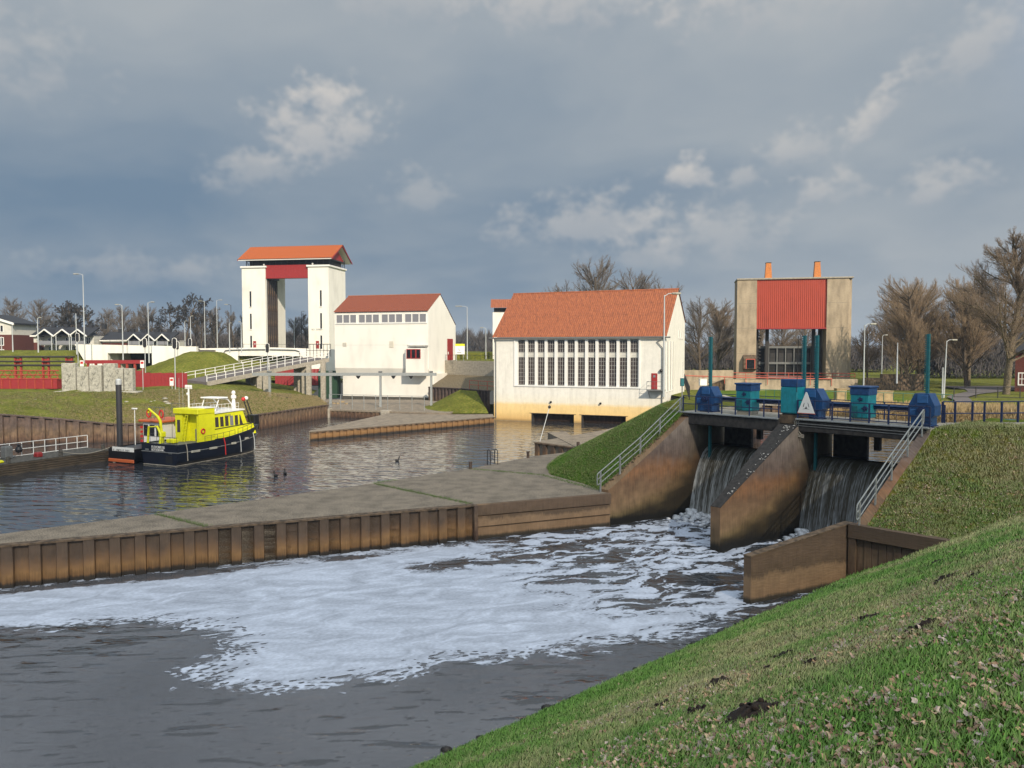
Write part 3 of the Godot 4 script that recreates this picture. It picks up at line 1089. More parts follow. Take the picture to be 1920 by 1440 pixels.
func wall_loft(stations: Array, levels := 14) -> MB:  # each: [x left, x right, z, bottom, top], from far to near
	var st := nb()
	for side in 2:
		var rows := []
		for k in levels + 1:
			var row := PackedVector3Array()
			for n in stations.size():
				var s: Array = stations[n if side == 0 else stations.size() - 1 - n]
				row.append(V(s[side], lerpf(s[3], s[4], k / float(levels)), s[2]))
			rows.append(row)
		st.grid(rows)
	for k in stations.size() - 1:
		var a: Array = stations[k]
		var b: Array = stations[k + 1]
		st.quad(V(b[0], b[4], b[2]), V(b[1], b[4], b[2]), V(a[1], a[4], a[2]), V(a[0], a[4], a[2]))
	var e: Array = stations[stations.size() - 1]
	st.quad(V(e[0], e[3], e[2]), V(e[1], e[3], e[2]), V(e[1], e[4], e[2]), V(e[0], e[4], e[2]))
	e = stations[0]
	st.quad(V(e[1], e[3], e[2]), V(e[0], e[3], e[2]), V(e[0], e[4], e[2]), V(e[1], e[4], e[2]))
	return st


func wet(st: MB, reach: float) -> MB:  # darkens the concrete towards the falls and the waterline, with a greenish edge
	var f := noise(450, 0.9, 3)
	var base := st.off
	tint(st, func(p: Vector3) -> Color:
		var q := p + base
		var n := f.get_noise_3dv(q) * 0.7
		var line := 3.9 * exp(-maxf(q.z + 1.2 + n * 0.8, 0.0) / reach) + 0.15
		var dry := smoothstep(line * 0.72, line * 1.25 + 0.15, q.y + n * 0.3)  # weight of the undarkened wall colour, growing with height
		var greenish := smoothstep(line * 1.9, line * 1.1, q.y) * 0.5
		return Color(0.10, 0.105, 0.07).lerp(Color(1, 1, 1).lerp(Color(0.62, 0.72, 0.40), greenish), dry))
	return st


func gear_box(st: MB, c: Vector3, w: float, h: float, d: float) -> void:  # housing with sloped shoulders
	var sh := h * 0.36
	var p := PackedVector2Array([Vector2(-w * 0.5, h * 0.34), Vector2(-w * 0.40, h * 0.26), Vector2(-w * 0.40, 0), Vector2(w * 0.36, 0), Vector2(w * 0.36, h * 0.26), Vector2(w * 0.5, h * 0.34), Vector2(w * 0.5, h - sh), Vector2(w * 0.27, h), Vector2(-w * 0.27, h), Vector2(-w * 0.5, h - sh)])
	st.prism(p, -d * 0.5, d * 0.5, Transform3D(Basis.IDENTITY, c))


func gear_machine(label: String, c: Vector3, w: float, h: float, racks: Array) -> void:
	var o := thing("gate_winch", label, "machine", WEIR, c, "blue gate winches on the weir deck")
	var st := nb()
	gear_box(st, c + V(0, 0, 0.08), w, h, 0.84)
	part("housing", st, M["blue"], o)
	st = nb()
	st.bev(c + V(0.05, h - 0.26, 0.5), V(w * 0.42, 0.42, 0.08), 0.02)
	part("cover_plate", st, M["light_blue"], o)
	st = nb()
	st.bev(c + V(-w * 0.32, h * 0.42, 0.52), V(0.28, 0.30, 0.07), 0.02)
	part("cover_plate", st, M["light_blue"], o)
	st = nb()
	st.tube([c + V(0.05, h * 0.5, 0.48), c + V(0.05, h * 0.5, 0.72)], 0.17, 12)
	st.tube([c + V(0.05, h * 0.5, 0.72), c + V(0.05, h * 0.5, 0.80)], 0.10, 10)
	part("shaft_end", st, M["navy_rail"], o)
	st = nb()
	st.box(c + V(0.1, -0.02, 0.1), V(w * 0.7, 0.12, 0.8))
	for k in 3:
		st.box(c + V(0.25, 0.12 + k * 0.16, 0.53), V(0.5, 0.03, 0.05))
	part("base_frame", st, M["navy_rail"], o)
	st = nb()
	for k in 5:
		for s in [-1.0, 1.0]:
			st.ball(c + V(s * w * 0.22, h * 0.64 + 0.0 * k, 0.52), V(0.03, 0.03, 0.025), 6)
	for k in 4:
		st.ball(c + V(lerpf(-0.36, 0.36, k / 3.0) * w, h * 0.30, 0.52), V(0.028, 0.028, 0.025), 6)
	part("bolts", st, M["navy_rail"], o, "stuff")
	for x in racks:
		var r := thing("gate_rack", "teal toothed lifting rack %s" % x[1], "gate rack", WEIR, V(x[0], 1.2, c.z), "toothed racks rising above the weir deck")
		st = nb()
		st.span(V(x[0] - 0.05, 1.2, c.z - 0.09), V(x[0] + 0.07, 10.76, c.z + 0.09))
		part("bar", st, M["teal"], r)
		st = nb()
		for k in 30:
			var y := 7.95 + k * 0.094
			st.span(V(x[0] - 0.13, y, c.z - 0.08), V(x[0] - 0.051, y + 0.05, c.z + 0.08))
		part("teeth", st, M["teal"], r, "stuff")


func gear_cabinet(label: String, c: Vector3, w: float, h: float) -> void:
	var o := thing("drive_cabinet", label, "cabinet", WEIR, c, "turquoise drive cabinets on the deck")
	var st := nb()
	st.bev(c + V(0, 0.07, 0), V(w * 0.95, 0.26, 0.8), 0.03)
	part("plinth", st, M["pale_concrete"], o)
	st = nb()
	st.bev(c + V(0, 0.2 + (h - 0.75) * 0.5, 0), V(w, h - 0.75, 0.95), 0.05)
	part("body", st, M["turquoise"], o)
	st = nb()
	st.bev(c + V(0, h - 0.4, 0), V(w * 1.04, 0.38, 1.0), 0.03)
	st.bev(c + V(0, h - 0.17, 0), V(w * 1.16, 0.10, 1.12), 0.03)
	part("cap", st, M["blue"], o)
	st = nb()
	st.bev(c + V(-w * 0.27, 0.55, 0.49), V(w * 0.36, 0.55, 0.04), 0.015)
	part("door", st, M["teal"], o)
	for q in [[0.08, 1.18, 0.09], [w * 0.34, 0.72, 0.12]]:
		st = nb()
		st.tube([c + V(q[0], q[1], 0.47), c + V(q[0], q[1], 0.6)], q[2], 10)
		st.box(c + V(q[0], q[1], 0.62), V(q[2] * 2.6, 0.05, 0.05))
		st.box(c + V(q[0], q[1], 0.625), V(0.05, q[2] * 2.6, 0.05))
		part("hand_wheel", st, M["navy_rail"], o)


func build_weir() -> void:
	var st: MB
	# concrete: middle pier, side walls, retaining walls
	var o := thing("middle_pier", "tall concrete pier with sloping top between the two falls", "pier", WEIR, V(6.5, -0.5, 3.0))
	var stations := []
	for k in 16:
		var t := k / 15.0
		var z := lerpf(-3.8, 6.5, t)
		var u := clampf(z / 6.5, 0, 1)
		var half_r := lerpf(7.22, 6.52, pow(u, 0.8))
		var half_l := lerpf(6.08, 5.98, u)
		stations.append([half_l, half_r, z, -0.6, lerpf(5.95, 2.22, clampf((z - 0.1) / 6.4, 0, 1))])
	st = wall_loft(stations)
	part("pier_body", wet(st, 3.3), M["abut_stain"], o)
	st = nb()
	st.span(V(5.96, 5.96, -1.0), V(7.3, 6.42, 0.02))
	part("pier_head", st, M["brown_concrete"], o)
	st = nb()
	var cap := []
	for k in 33:
		var t := k / 32.0
		var z := lerpf(0.15, 6.5, t)
		var u := z / 6.5
		cap.append([lerpf(6.08, 5.98, u) - 0.012, lerpf(7.22, 6.52, pow(u, 0.8)) + 0.012, z, lerpf(5.93, 2.22, clampf((z - 0.1) / 6.4, 0, 1)) - 0.015, lerpf(5.95, 2.22, clampf((z - 0.1) / 6.4, 0, 1)) + 0.012])
	st = wall_loft(cap)
	part("coping", st, M["dark_concrete"], o)
	st = nb()
	rng.seed = 21
	for k in 90:
		var u := rng.randf()
		var z := lerpf(0.2, 5.6, pow(u, 1.5))
		var y := lerpf(5.95, 2.22, (z - 0.1) / 6.4) + 0.015
		var x := lerpf(6.1, lerpf(7.2, 6.5, z / 6.5), rng.randf())
		var s := rng.randf_range(0.008, 0.05) * (1.0 if k % 9 else 1.9)
		if sin(z * 5.1) + sin(z * 2.3 + 1.0) < 0.1 and k % 4:
			continue
		x = lerpf(x, 7.1 - z * 0.08, 0.35)
		st.ball(V(x, y, z), V(s, 0.012, s * rng.randf_range(0.7, 1.6)), 6)
	part("bird_droppings", st, M["white_paint"], o, "stuff")
	st = nb()
	for k in 3:
		var x := 7.0 + k * 0.10
		st.tube([V(x + 0.05, 6.3 - k * 0.03, 0.09), V(x - 0.02, 6.1, 0.10), V(x, 5.6 - k * 0.0, 0.10), V(x + 0.12, 5.32 + k * 0.06, 0.10), V(x + 0.5 - k * 0.1, 5.26 + k * 0.07, 0.10)], 0.028, 6)
	part("cable_pipes", st, M["pale_concrete"], o, "stuff")
	o = thing("side_wall", "stained concrete wing wall between the grass slope and the narrower fall", "wall", WEIR, V(-0.5, -0.5, 3.0))
	stations = []
	for k in 15:
		var t := k / 14.0
		var z := lerpf(-4.0, 6.15, t)
		var u := clampf(z / 6.15, 0, 1)
		var face := lerpf(0.16, -1.0, pow(u, 1.25))
		stations.append([face - 0.65, face, z, -0.6, lerpf(5.95, 2.02, clampf((z - 0.2) / 5.9, 0, 1))])
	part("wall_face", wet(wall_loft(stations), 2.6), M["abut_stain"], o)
	st = nb()
	for k in 40:
		var z := lerpf(0.3, 6.0, (k + rng.randf()) / 40.0)
		var face := lerpf(0.16, -1.0, pow(z / 6.15, 1.25))
		var s := rng.randf_range(0.05, 0.12)
		st.ball(V(face - 0.62 + rng.randf() * 0.2, lerpf(5.95, 2.02, (z - 0.2) / 5.9) + 0.02, z), V(s, s * 0.6, s), 6)
	part("edge_stones", st, M["stone_pile"], o, "stuff")
	o = thing("side_wall", "concrete side wall holding the leaf-strewn slope beside the wider fall", "wall", WEIR, V(13.5, -0.5, 3.0))
	part("wall_face", wall_loft([[13.3, 13.75, -4.0, -0.6, 6.0], [13.3, 13.75, 0.0, -0.6, 6.0], [13.3, 13.75, 6.7, -0.6, 2.62]]), M["abut_stain"], o)
	o = thing("retaining_wall", "low brown concrete retaining wall running out into the foaming water", "wall", WEIR, V(12.4, -0.5, 9.5))
	part("wall_face", wall_loft([[12.78, 13.1, 6.62, -0.6, 2.58], [12.1, 12.42, 9.4, -0.6, 2.24], [11.35, 11.67, 12.3, -0.6, 1.86]]), M["plank_stain"], o)
	st = wall_loft([[12.76, 13.12, 6.62, 2.582, 2.63], [12.08, 12.44, 9.4, 2.242, 2.29], [11.33, 11.69, 12.32, 1.862, 1.91]])
	part("coping", st, M["brown_concrete"], o)
	o = thing("return_wall", "short return wall of a thick beam over recessed planks in the bank", "wall", WEIR, V(14.6, 0.5, 6.7))
	st = nb()
	st.span(V(13.11, 2.05, 6.64), V(17.2, 2.62, 7.06))
	part("beam", st, M["plank_stain"], o)
	st = nb()
	st.span(V(13.11, 0.0, 6.60), V(13.4, 2.048, 7.02))
	part("post", st, M["rust_stain"], o)
	for k in 12:
		st = nb()
		st.span(V(13.42 + k * 0.3, 0.0, 6.70 + (k % 2) * 0.02), V(13.705 + k * 0.3, 2.046, 6.86 + (k % 2) * 0.025))
		part("plank", st, M["rust_stain"], o)
	# gates and falls
	var fall_tex := fall_image()
	for b in [[0.10, 6.08, "narrower fall, between the wing wall and the middle pier", 0.0], [7.16, 13.3, "wider fall, beyond the middle pier", 1.0]]:
		var g := thing("sluice_gate", "dark steel sluice gate behind the %s" % b[2], "gate", WEIR, V(b[0], 0, -2.5), "gates under the deck")
		st = nb()
		st.span(V(b[0], 0.0, -2.55), V(b[1], 3.92, -2.35))
		part("gate_leaf", st, M["dark"], g)
		st = nb()
		st.span(V(b[0] + 2.6, 4.5, -3.6), V(b[0] + 2.9, 6.0, -3.3))
		st.span(V(b[0] + 0.3, 3.0, -3.65), V(b[0] + 2.2, 6.0, -3.4))
		part("guide_frame", st, M["dark_concrete"], g)
		var w := MB.new()
		off = V(b[0], 0, -2.4)
		w.off = off
		var f := noise(400 + int(b[3]), 1.6, 4)
		var rows := []
		var prof := [[-2.9, 4.06], [-2.45, 4.05], [-2.1, 3.98], [-1.8, 3.84], [-1.5, 3.6], [-1.25, 3.25], [-1.05, 2.85], [-0.88, 2.4], [-0.74, 1.9], [-0.62, 1.4], [-0.52, 0.9], [-0.44, 0.4], [-0.38, -0.1]]
		for k in prof.size():
			var row := PackedVector3Array()
			for i in 121:
				var x := lerpf(b[0], b[1], i / 120.0)
				var wob := f.get_noise_2d(x * 2.2, k * 0.12) * 0.09 * (k / 12.0)
				wob += f.get_noise_2d(x * 7.0, k * 0.35 + 50.0) * 0.035 * minf(1.0, k / 4.0)
				row.append(V(x, prof[k][1], prof[k][0] + 0.35 * (k / 12.0) + wob))
			rows.append(row)
		rows.reverse()
		w.grid(rows, true)
		var m := StandardMaterial3D.new()
		m.albedo_texture = fall_tex[int(b[3])]
		m.roughness = 0.45
		m.metallic_specular = 0.3
		var fo := Node3D.new()
		fo.name = numbered("waterfall")
		add_child(fo)
		fo.transform = Transform3D(WEIR.basis, WEIR * off)
		tag(fo, "curtain of falling water of the %s" % b[2], "waterfall")
		part("water_curtain", w, m, fo)
		var boil := MB.new()
		boil.off = off
		rng.seed = 33
		for k in 320:
			var x := lerpf(b[0] + 0.1, b[1] - 0.1, rng.randf())
			var out := pow(rng.randf(), 1.8)
			var s := rng.randf_range(0.05, 0.24) * (1.0 - out * 0.4)
			boil.ball(V(x, rng.randf_range(-0.03, 0.26) * (1.0 - out), 0.05 + out * 2.4), V(s * 1.4, s * rng.randf_range(0.3, 0.7), s), 7)
		part("foam", boil, M["foam_white"], fo, "stuff")
	# deck
	o = thing("weir_deck", "concrete footbridge deck with two dark edge beams over the falls", "bridge", WEIR, V(6.6, 5.5, -1.7))
	st = nb()
	st.span(V(-0.6, 5.95, -3.6), V(13.72, 6.195, -0.14))
	part("deck_slab", st, M["pale_concrete"], o)
	st = nb()
	st.bev(V(3.06, 5.80, -0.06), V(5.98, 0.62, 0.36), 0.03)
	part("edge_beam", st, M["dark_concrete"], o)
	st = nb()
	st.bev(V(10.3, 5.87, -0.06), V(6.5, 0.56, 0.36), 0.03)
	part("edge_beam", st, M["dark_concrete"], o)
	st = nb()
	st.span(V(0.0, 5.5, -3.75), V(13.4, 6.15, -3.61))
	part("edge_beam", st, M["dark_concrete"], o)
	for e in [[-0.4, 6.02, 6.14], [7.05, 13.75, 6.20]]:
		st = nb()
		st.bev(V((e[0] + e[1]) * 0.5, e[2] + 0.045, 0.02), V(e[1] - e[0], 0.09, 0.42), 0.02)
		part("kerb", st, M["galvanised"], o)
	st = nb()
	st.tube([V(7.1, 6.02, 0.15), V(13.2, 6.0, 0.15)], 0.03, 6)
	st.tube([V(7.1, 5.9, 0.15), V(13.0, 5.86, 0.15)], 0.02, 6)
	part("conduit", st, M["steel"], o, "stuff")
	# machines on the deck
	gear_machine("blue gate winch at the wing-wall end of the deck", V(0.68, 6.24, -1.3), 1.34, 1.5, [[0.72, "beside the wing wall, farthest from the warning sign"]])
	gear_machine("blue gate winch behind the white warning triangle", V(7.3, 6.24, -1.3), 1.5, 1.62, [[6.74, "directly beside the tall turquoise cabinet"], [7.46, "just above the white warning triangle"]])
	gear_machine("blue gate winch where the footpath meets the deck", V(13.05, 6.24, -1.3), 1.2, 1.6, [[13.12, "beside the metal handrail and the footpath"]])
	gear_cabinet("turquoise cabinet with blue cap over the narrower fall", V(3.34, 6.22, -1.2), 1.0, 1.94)
	gear_cabinet("turquoise cabinet with blue cap and lamp post behind, over the wider fall", V(10.06, 6.24, -1.2), 0.96, 1.98)
	o = thing("control_cabinet", "tall plain turquoise cabinet with blue top on the middle pier", "cabinet", WEIR, V(6.54, 6.42, -0.45))
	st = nb()
	st.bev(V(6.54, 7.23, -0.45), V(0.98, 1.44, 0.9), 0.05)
	part("body", st, M["turquoise"], o)
	st = nb()
	st.bev(V(6.54, 8.16, -0.45), V(0.98, 0.42, 0.9), 0.03)
	part("top", st, M["blue"], o)
	st = nb()
	st.span(V(6.12, 6.42, -0.8), V(6.96, 6.509, -0.1))
	part("foot", st, M["dark_steel"], o)
	st = nb()
	st.tube([V(7.0, 7.7, 0.0), V(7.0, 10.7, -0.1)], 0.018, 5)
	part("aerial", st, M["dark_steel"], o)
	for s in [[1.5, 2.85, "between the wing-wall winch and its cabinet"], [3.85, 6.4, "between the cabinet over the narrower fall and the middle winch"], [8.2, 9.6, "between the middle winch and the cabinet over the wider fall"], [10.55, 12.3, "between the cabinet over the wider fall and the end winch"]]:
		o = thing("drive_shaft", "thick blue drive shaft %s" % s[2], "shaft", WEIR, V(s[0], 6.95, -1.4), "drive shafts along the deck")
		st = nb()
		st.tube([V(s[0], 6.98, -1.4), V(s[1], 6.98, -1.4)], 0.085, 10)
		part("shaft", st, M["navy_rail"], o)
		st = nb()
		st.bev(V((s[0] + s[1]) * 0.5, 7.1, -1.4), V(s[1] - s[0], 0.06, 0.34), 0.015)
		part("cover", st, M["blue"], o)
	# railings on the deck
	railing("navy railing along the deck edge above the narrower fall", WEIR, [V(-0.3, 6.23, 0.05), V(6.0, 6.23, 0.05)], [0.95, 0.47], 0.95, 0.03, 0.028, "navy_rail", "", true)
	var r := railing("navy railing along the deck edge above the wider fall", WEIR, [V(7.1, 6.29, 0.05), V(13.75, 6.29, 0.05)], [0.98, 0.5, 0.12], 0.95, 0.035, 0.03, "navy_rail", "", true)
	for k in 14:
		st = nb()
		var x := 7.6 + k * 0.42
		st.tube([V(x, 6.4, 0.05), V(x, 6.8, 0.05)], 0.012, 4)
		part("bar", st, M["navy_rail"], r)
	railing("navy railing along the upstream edge of the deck", WEIR, [V(-0.3, 6.2, -3.5), V(13.2, 6.2, -3.5)], [0.95, 0.5], 1.5, 0.03, 0.025, "navy_rail", "", true)
	railing("dark railing beside the footpath, in front of the yellow reeds", WEIR, [V(13.1, 6.22, -3.5), V(13.5, 6.22, -4.05), V(14.1, 6.22, -4.7), V(14.51, 6.22, -5.17), V(15.1, 6.22, -5.83), V(15.6, 6.22, -6.7), V(16.6, 6.22, -8.2), V(18.0, 6.22, -10.2)], [1.1, 0.5], 1.2, 0.045, 0.035, "navy_rail", "", true)
	# stair handrails
	for e in [["galvanised handrail down the green slope beside the wing wall", [V(-0.5, 5.95, 0.1), V(-0.75, 4.85, 1.75), V(-0.95, 3.8, 3.35), V(-1.15, 2.85, 4.95), V(-1.45, 2.05, 6.3)]], ["galvanised handrail down the leaf-strewn slope beside the wider fall", [V(13.52, 6.05, 0.35), V(13.52, 5.25, 2.0), V(13.52, 4.35, 3.75), V(13.52, 3.45, 5.4), V(13.52, 2.6, 6.95)]]]:
		var line: Array = e[1]
		o = thing("handrail", e[0], "handrail", WEIR, line[0], "galvanised handrails down the slopes")
		for p in line:
			st = nb()
			st.box(p + V(0, 0.4, 0), V(0.05, 1.2, 0.11))
			part("post", st, M["galvanised"], o)
		var up: Vector3 = (line[0] - line[1]).normalized() * 0.12
		var a: Vector3 = line[0] + up
		var b: Vector3 = line[4] - up * 2.0
		st = nb()
		st.tube([a + V(0, 0.36, 0), a + V(0, 0.44, 0) + up * 0.6, a + V(0, 0.92, 0) + up * 0.9, a + V(0, 1.0, 0) + up * 0.5, a + V(0, 1.02, 0), line[2] + V(0, 1.02, 0), b + V(0, 1.02, 0), b + V(0, 0.92, 0) - up * 0.5, b + V(0, 0.44, 0) - up * 0.5, b + V(0, 0.36, 0)], 0.032, 8)
		part("rail", st, M["galvanised"], o)
		for h in [0.36, 0.69]:
			st = nb()
			st.tube([a + V(0, h, 0), line[2] + V(0, h, 0), b + V(0, h, 0)], 0.026, 8)
			part("rail", st, M["galvanised"], o)
	# warning sign
	o = thing("warning_sign", "white warning triangle with a small dark pictogram on the deck railing", "sign", WEIR, V(7.6, 6.5, 0.14))
	st = nb()
	st.prism(PackedVector2Array([Vector2(7.13, 6.58), Vector2(8.1, 6.58), Vector2(7.64, 7.72), Vector2(7.58, 7.72)]), 0.11, 0.135)
	part("plate", st, M["white_paint"], o)
	st = nb()
	st.prism(PackedVector2Array([Vector2(7.12, 6.565), Vector2(8.11, 6.565), Vector2(8.10, 6.60), Vector2(7.13, 6.60)]), 0.10, 0.142)
	part("edge", st, M["rail_red"], o)
	st = nb()
	for q in [[[7.4, 6.80], [7.55, 6.84], [7.62, 6.97], [7.67, 6.84], [7.82, 6.80], [7.62, 6.82]], [[7.44, 6.92], [7.47, 6.92], [7.52, 7.12], [7.55, 7.16], [7.48, 7.1]], [[7.76, 6.92], [7.79, 6.92], [7.74, 7.1], [7.66, 7.17], [7.71, 7.1]]]:
		var pp := PackedVector2Array()
		for w in q:
			pp.append(Vector2(w[0], w[1]))
		st.prism(pp, 0.13, 0.139)
	part("pictogram", st, M["black_paint"], o)


func fall_image() -> Array:
	var out := []
	for k in 2:
		var w := 1024
		var h := 256
		var im := Image.create(w, h, false, Image.FORMAT_RGB8)
		var f := noise(420 + k, 0.07, 5)
		var g := noise(430 + k, 0.16, 3)
		var big := noise(440 + k, 0.012, 3)
		for j in h:
			var down := j / float(h)  # image top is the foot of the fall
			for i in w:
				var s := f.get_noise_2d(i * 1.0, j * 0.05) * 0.9 + g.get_noise_2d(i * 1.0, j * 0.22) * 0.75
				var lump := big.get_noise_2d(i, j * 0.25)
				var white := clampf(0.24 + s * 0.75 + lump * 0.7 + (0.36 - down) * 0.45, 0, 1)
				white = clampf(white + smoothstep(0.30, 0.0, down) * (0.25 + s * 0.4), 0, 1)
				white *= smoothstep(0.98, 0.72, down)
				if k == 0:
					white = maxf(white, smoothstep(70.0, 10.0, i + f.get_noise_2d(i * 0.5, j * 0.5) * 60.0) * smoothstep(0.95, 0.7, down) * 0.8)
				var c := Color(0.045, 0.04, 0.028).lerp(Color(0.50, 0.51, 0.50) if k == 0 else Color(0.42, 0.45, 0.48), white * (0.8 if k == 0 else 0.66))
				c = c.lerp(Color(0.045, 0.05, 0.02), 0.4 * clampf(lump + 0.3, 0, 1) * (1.0 - white))
				im.set_pixel(i, j, c.linear_to_srgb())
		out.append(ImageTexture.create_from_image(im))
	return out


# ------------------------------------------------------------------ jetties and quay walls

func pile_wall(label: String, line: Array, bottom: float, period: float, m: String, single: bool, cap_m := "rust_stain", deep := 0.22, rim := 0.12) -> Node3D:  # line: top of the wall, Vector3, water on the right-hand side
	var o := thing("sheet_pile_wall", label, "quay wall", WORLD, V(line[0].x, bottom, line[0].z))
	var join := nb()
	for k in line.size() - 1:
		var a: Vector3 = line[k]
		var b: Vector3 = line[k + 1]
		var flat := Vector3(b.x - a.x, 0, b.z - a.z)
		var d := flat.normalized()
		var nrm := V(-d.z, 0, d.x)
		var count := maxi(1, roundi(flat.length() / (period * 0.5)))
		var w := flat.length() / count
		for i in count:
			var st := nb() if single else join
			var y := lerpf(a.y, b.y, (i + 0.5) / count) - rim
			var p := a + d * (w * i)
			p.y = 0.0
			var out := i % 2 == 0
			var q := []
			if out:
				q = [[0.0, 0.0], [0.09, 1.0], [0.91, 1.0], [1.0, 0.0]]
			else:
				q = [[0.0, 0.0], [1.0, 0.0]]
			for s in q.size() - 1:
				var u: Vector3 = p + d * (w * q[s][0]) + nrm * (deep * q[s][1])
				var v: Vector3 = p + d * (w * q[s + 1][0]) + nrm * (deep * q[s + 1][1])
				st.quad(V(u.x, bottom, u.z), V(v.x, bottom, v.z), V(v.x, y, v.z), V(u.x, y, u.z))
				st.quad(V(u.x, y, u.z), V(v.x, y, v.z), V(v.x, y, v.z) - nrm * 0.3, V(u.x, y, u.z) - nrm * 0.3)
			if single:
				part("sheet_pile", st, M[m], o)
	if not single:
		part("sheet_piles", join, M[m], o, "stuff")
	if rim > 0.0:
		var st := nb()
		for k in line.size() - 1:
			var a: Vector3 = line[k]
			var b: Vector3 = line[k + 1]
			var d := V(b.x - a.x, 0, b.z - a.z).normalized()
			var nrm := V(-d.z, 0, d.x)
			var lo := V(0, -rim, 0)
			var up := V(0, 0.012, 0)
			st.hexa([a + nrm * (deep + 0.04) + lo, b + nrm * (deep + 0.04) + lo, b - nrm * 0.2 + lo, a - nrm * 0.2 + lo, a + nrm * (deep + 0.04) + up, b + nrm * (deep + 0.04) + up, b - nrm * 0.2 + up, a - nrm * 0.2 + up])
		part("capping", st, M[cap_m], o)
	return o


func build_jetties() -> void:
	var st: MB
	off = Vector3.ZERO
	# the long jetty: concrete top in three bays with grass in the joints
	var plan := [[Vector2(-14, -0.05), Vector2(-16.5, -0.5), Vector2(-0.35, -2.2), Vector2(5.75, -4.1), Vector2(8.05, 0.0)], [Vector2(8.15, 0.0), Vector2(5.88, -4.12), Vector2(17.65, -8.33), Vector2(21.1, 0.0)], [Vector2(21.2, 0.0), Vector2(17.8, -8.38), Vector2(25.1, -11.5), Vector2(31.6, -15.3), Vector2(34.8, -16.2), Vector2(37, -18), Vector2(40, -30), Vector2(42, -30), Vector2(36, -14), Vector2(31, -6), Vector2(29.4, 0.0)]]
	for k in 3:
		var poly := []
		for p in plan[k]:
			var w: Vector3 = JET * V(p.x, 0, p.y)
			poly.append(Vector2(w.x, w.z))
		st = nb()
		st.slab(poly, -0.6, 1.84 + k * 0.012)
		var o := setting("jetty_slab", st, M["path"])
		o.set_meta("label", ["narrow concrete end of the long jetty", "middle concrete slab of the long jetty", "broad concrete slab at the foot of the green slope"][k])
	st = nb()
	rng.seed = 5
	for e in [[V(8.1, 1.85, -0.1), V(5.8, 1.85, -4.1)], [V(21.1, 1.85, -0.1), V(17.75, 1.85, -8.3)], [V(25.1, 1.86, -11.3), V(28.5, 1.86, -7.0)], [V(28.5, 1.86, -7.0), V(29.2, 1.86, -1.0)], [V(17.9, 1.86, -8.4), V(19.4, 1.86, -9.0)]]:
		var long: float = e[0].distance_to(e[1])
		for i in int(long * 90):
			var c: Vector3 = JET * (e[0].lerp(e[1], rng.randf()) + V(rng.randfn(0, 0.12), 0, rng.randfn(0, 0.12)))
			var s := rng.randf_range(0.04, 0.11)
			st.cone(c, c + V(rng.randf_range(-0.5, 0.5) * s, s, rng.randf_range(-0.5, 0.5) * s), 0.012, 3)
	var jg := setting("joint_grass", st, M["blade_green"], "stuff")
	jg.set_meta("label", "grass growing in the joints of the long jetty")
	var a := JET * V(-14, 1.83, 0)
	var b := JET * V(21.15, 1.85, 0)
	pile_wall("rusty brown sheet pile wall of the long jetty beside the foaming water", [a, b], -0.5, 1.0, "pile_stain", true, "brown_concrete", 0.2, 0.07)
	var o := thing("plank_wall", "three long stained concrete planks between sheet piling and wing wall", "quay wall", WORLD, JET * V(21.15, -0.5, 0))
	for e in [[-0.5, 0.62, 0.10], [0.66, 1.22, 0.16], [1.26, 1.86, 0.22]]:
		st = nb()
		var L := 8.1
		st.bev(JET * V(21.25 + L * 0.5, (e[0] + e[1]) * 0.5, e[2] - 0.2), V(L, e[1] - e[0], 0.4), 0.03, JET.basis)
		part("plank", st, M["plank_stain"], o)
	st = nb()
	st.box(JET * V(21.16, 0.65, 0.1), V(0.2, 2.4, 0.5), JET.basis)
	part("post", st, M["rust_stain"], o)
	# far jetty beside the pumping station
	st = nb()
	st.slab([Vector2(-22.2, -83.9), Vector2(-2.35, -102.7), Vector2(-2.7, -107.4), Vector2(-10.5, -107.0), Vector2(-17.2, -110.0), Vector2(-22.6, -85.2)], -0.5, 0.93)
	var fj := setting("jetty_slab", st, M["path"])
	fj.set_meta("label", "concrete jetty beside the pumping station")
	pile_wall("low sheet pile wall of the jetty beside the pumping station", [V(-22.1, 0.95, -83.9), V(-2.4, 0.95, -102.6)], -0.4, 0.9, "pile_stain", false, "brown_concrete", 0.16, 0.1)
	# little jetty behind the green slope
	st = nb()
	st.slab([Vector2(2.1, -67.4), Vector2(5.6, -63.2), Vector2(9, -67), Vector2(13, -76), Vector2(18, -92), Vector2(19, -97), Vector2(9.4, -77.8), Vector2(2.4, -68.2)], -0.5, 1.82)
	var lj := setting("jetty_slab", st, M["path"])
	lj.set_meta("label", "small concrete jetty with a leaning pole behind the slope")
	pile_wall("pale sheet pile wall of the small jetty behind the green slope", [V(2.1, 1.84, -67.4), V(5.7, 1.84, -63.2)], -0.5, 1.0, "pile_stain", true, "brown_concrete", 0.18, 0.1)
	# walls of the far bank
	pile_wall("tall rusted sheet pile wall behind the pontoon", [V(-110, 3.62, -78), V(-54, 3.27, -80.4), V(-48, 2.68, -81.4), V(-42.8, 2.0, -82.4)], -0.5, 1.4, "rust_stain", true, "rust_stain", 0.25, 0.1)
	pile_wall("low brown sheet pile wall below the muddy bank", [V(-42.8, 2.0, -82.5), V(-36.6, 2.0, -84.4), V(-31.9, 1.97, -94.2), V(-27.0, 1.92, -112.6)], -0.5, 0.9, "rust_stain", false, "rust_stain", 0.18, 0.14)
	pile_wall("brown quay wall below the pipe trestle", [V(-27.4, 1.17, -113.1), V(-12.0, 1.17, -107.5)], -0.5, 0.7, "rust_stain", false, "path", 0.15, 0.2)
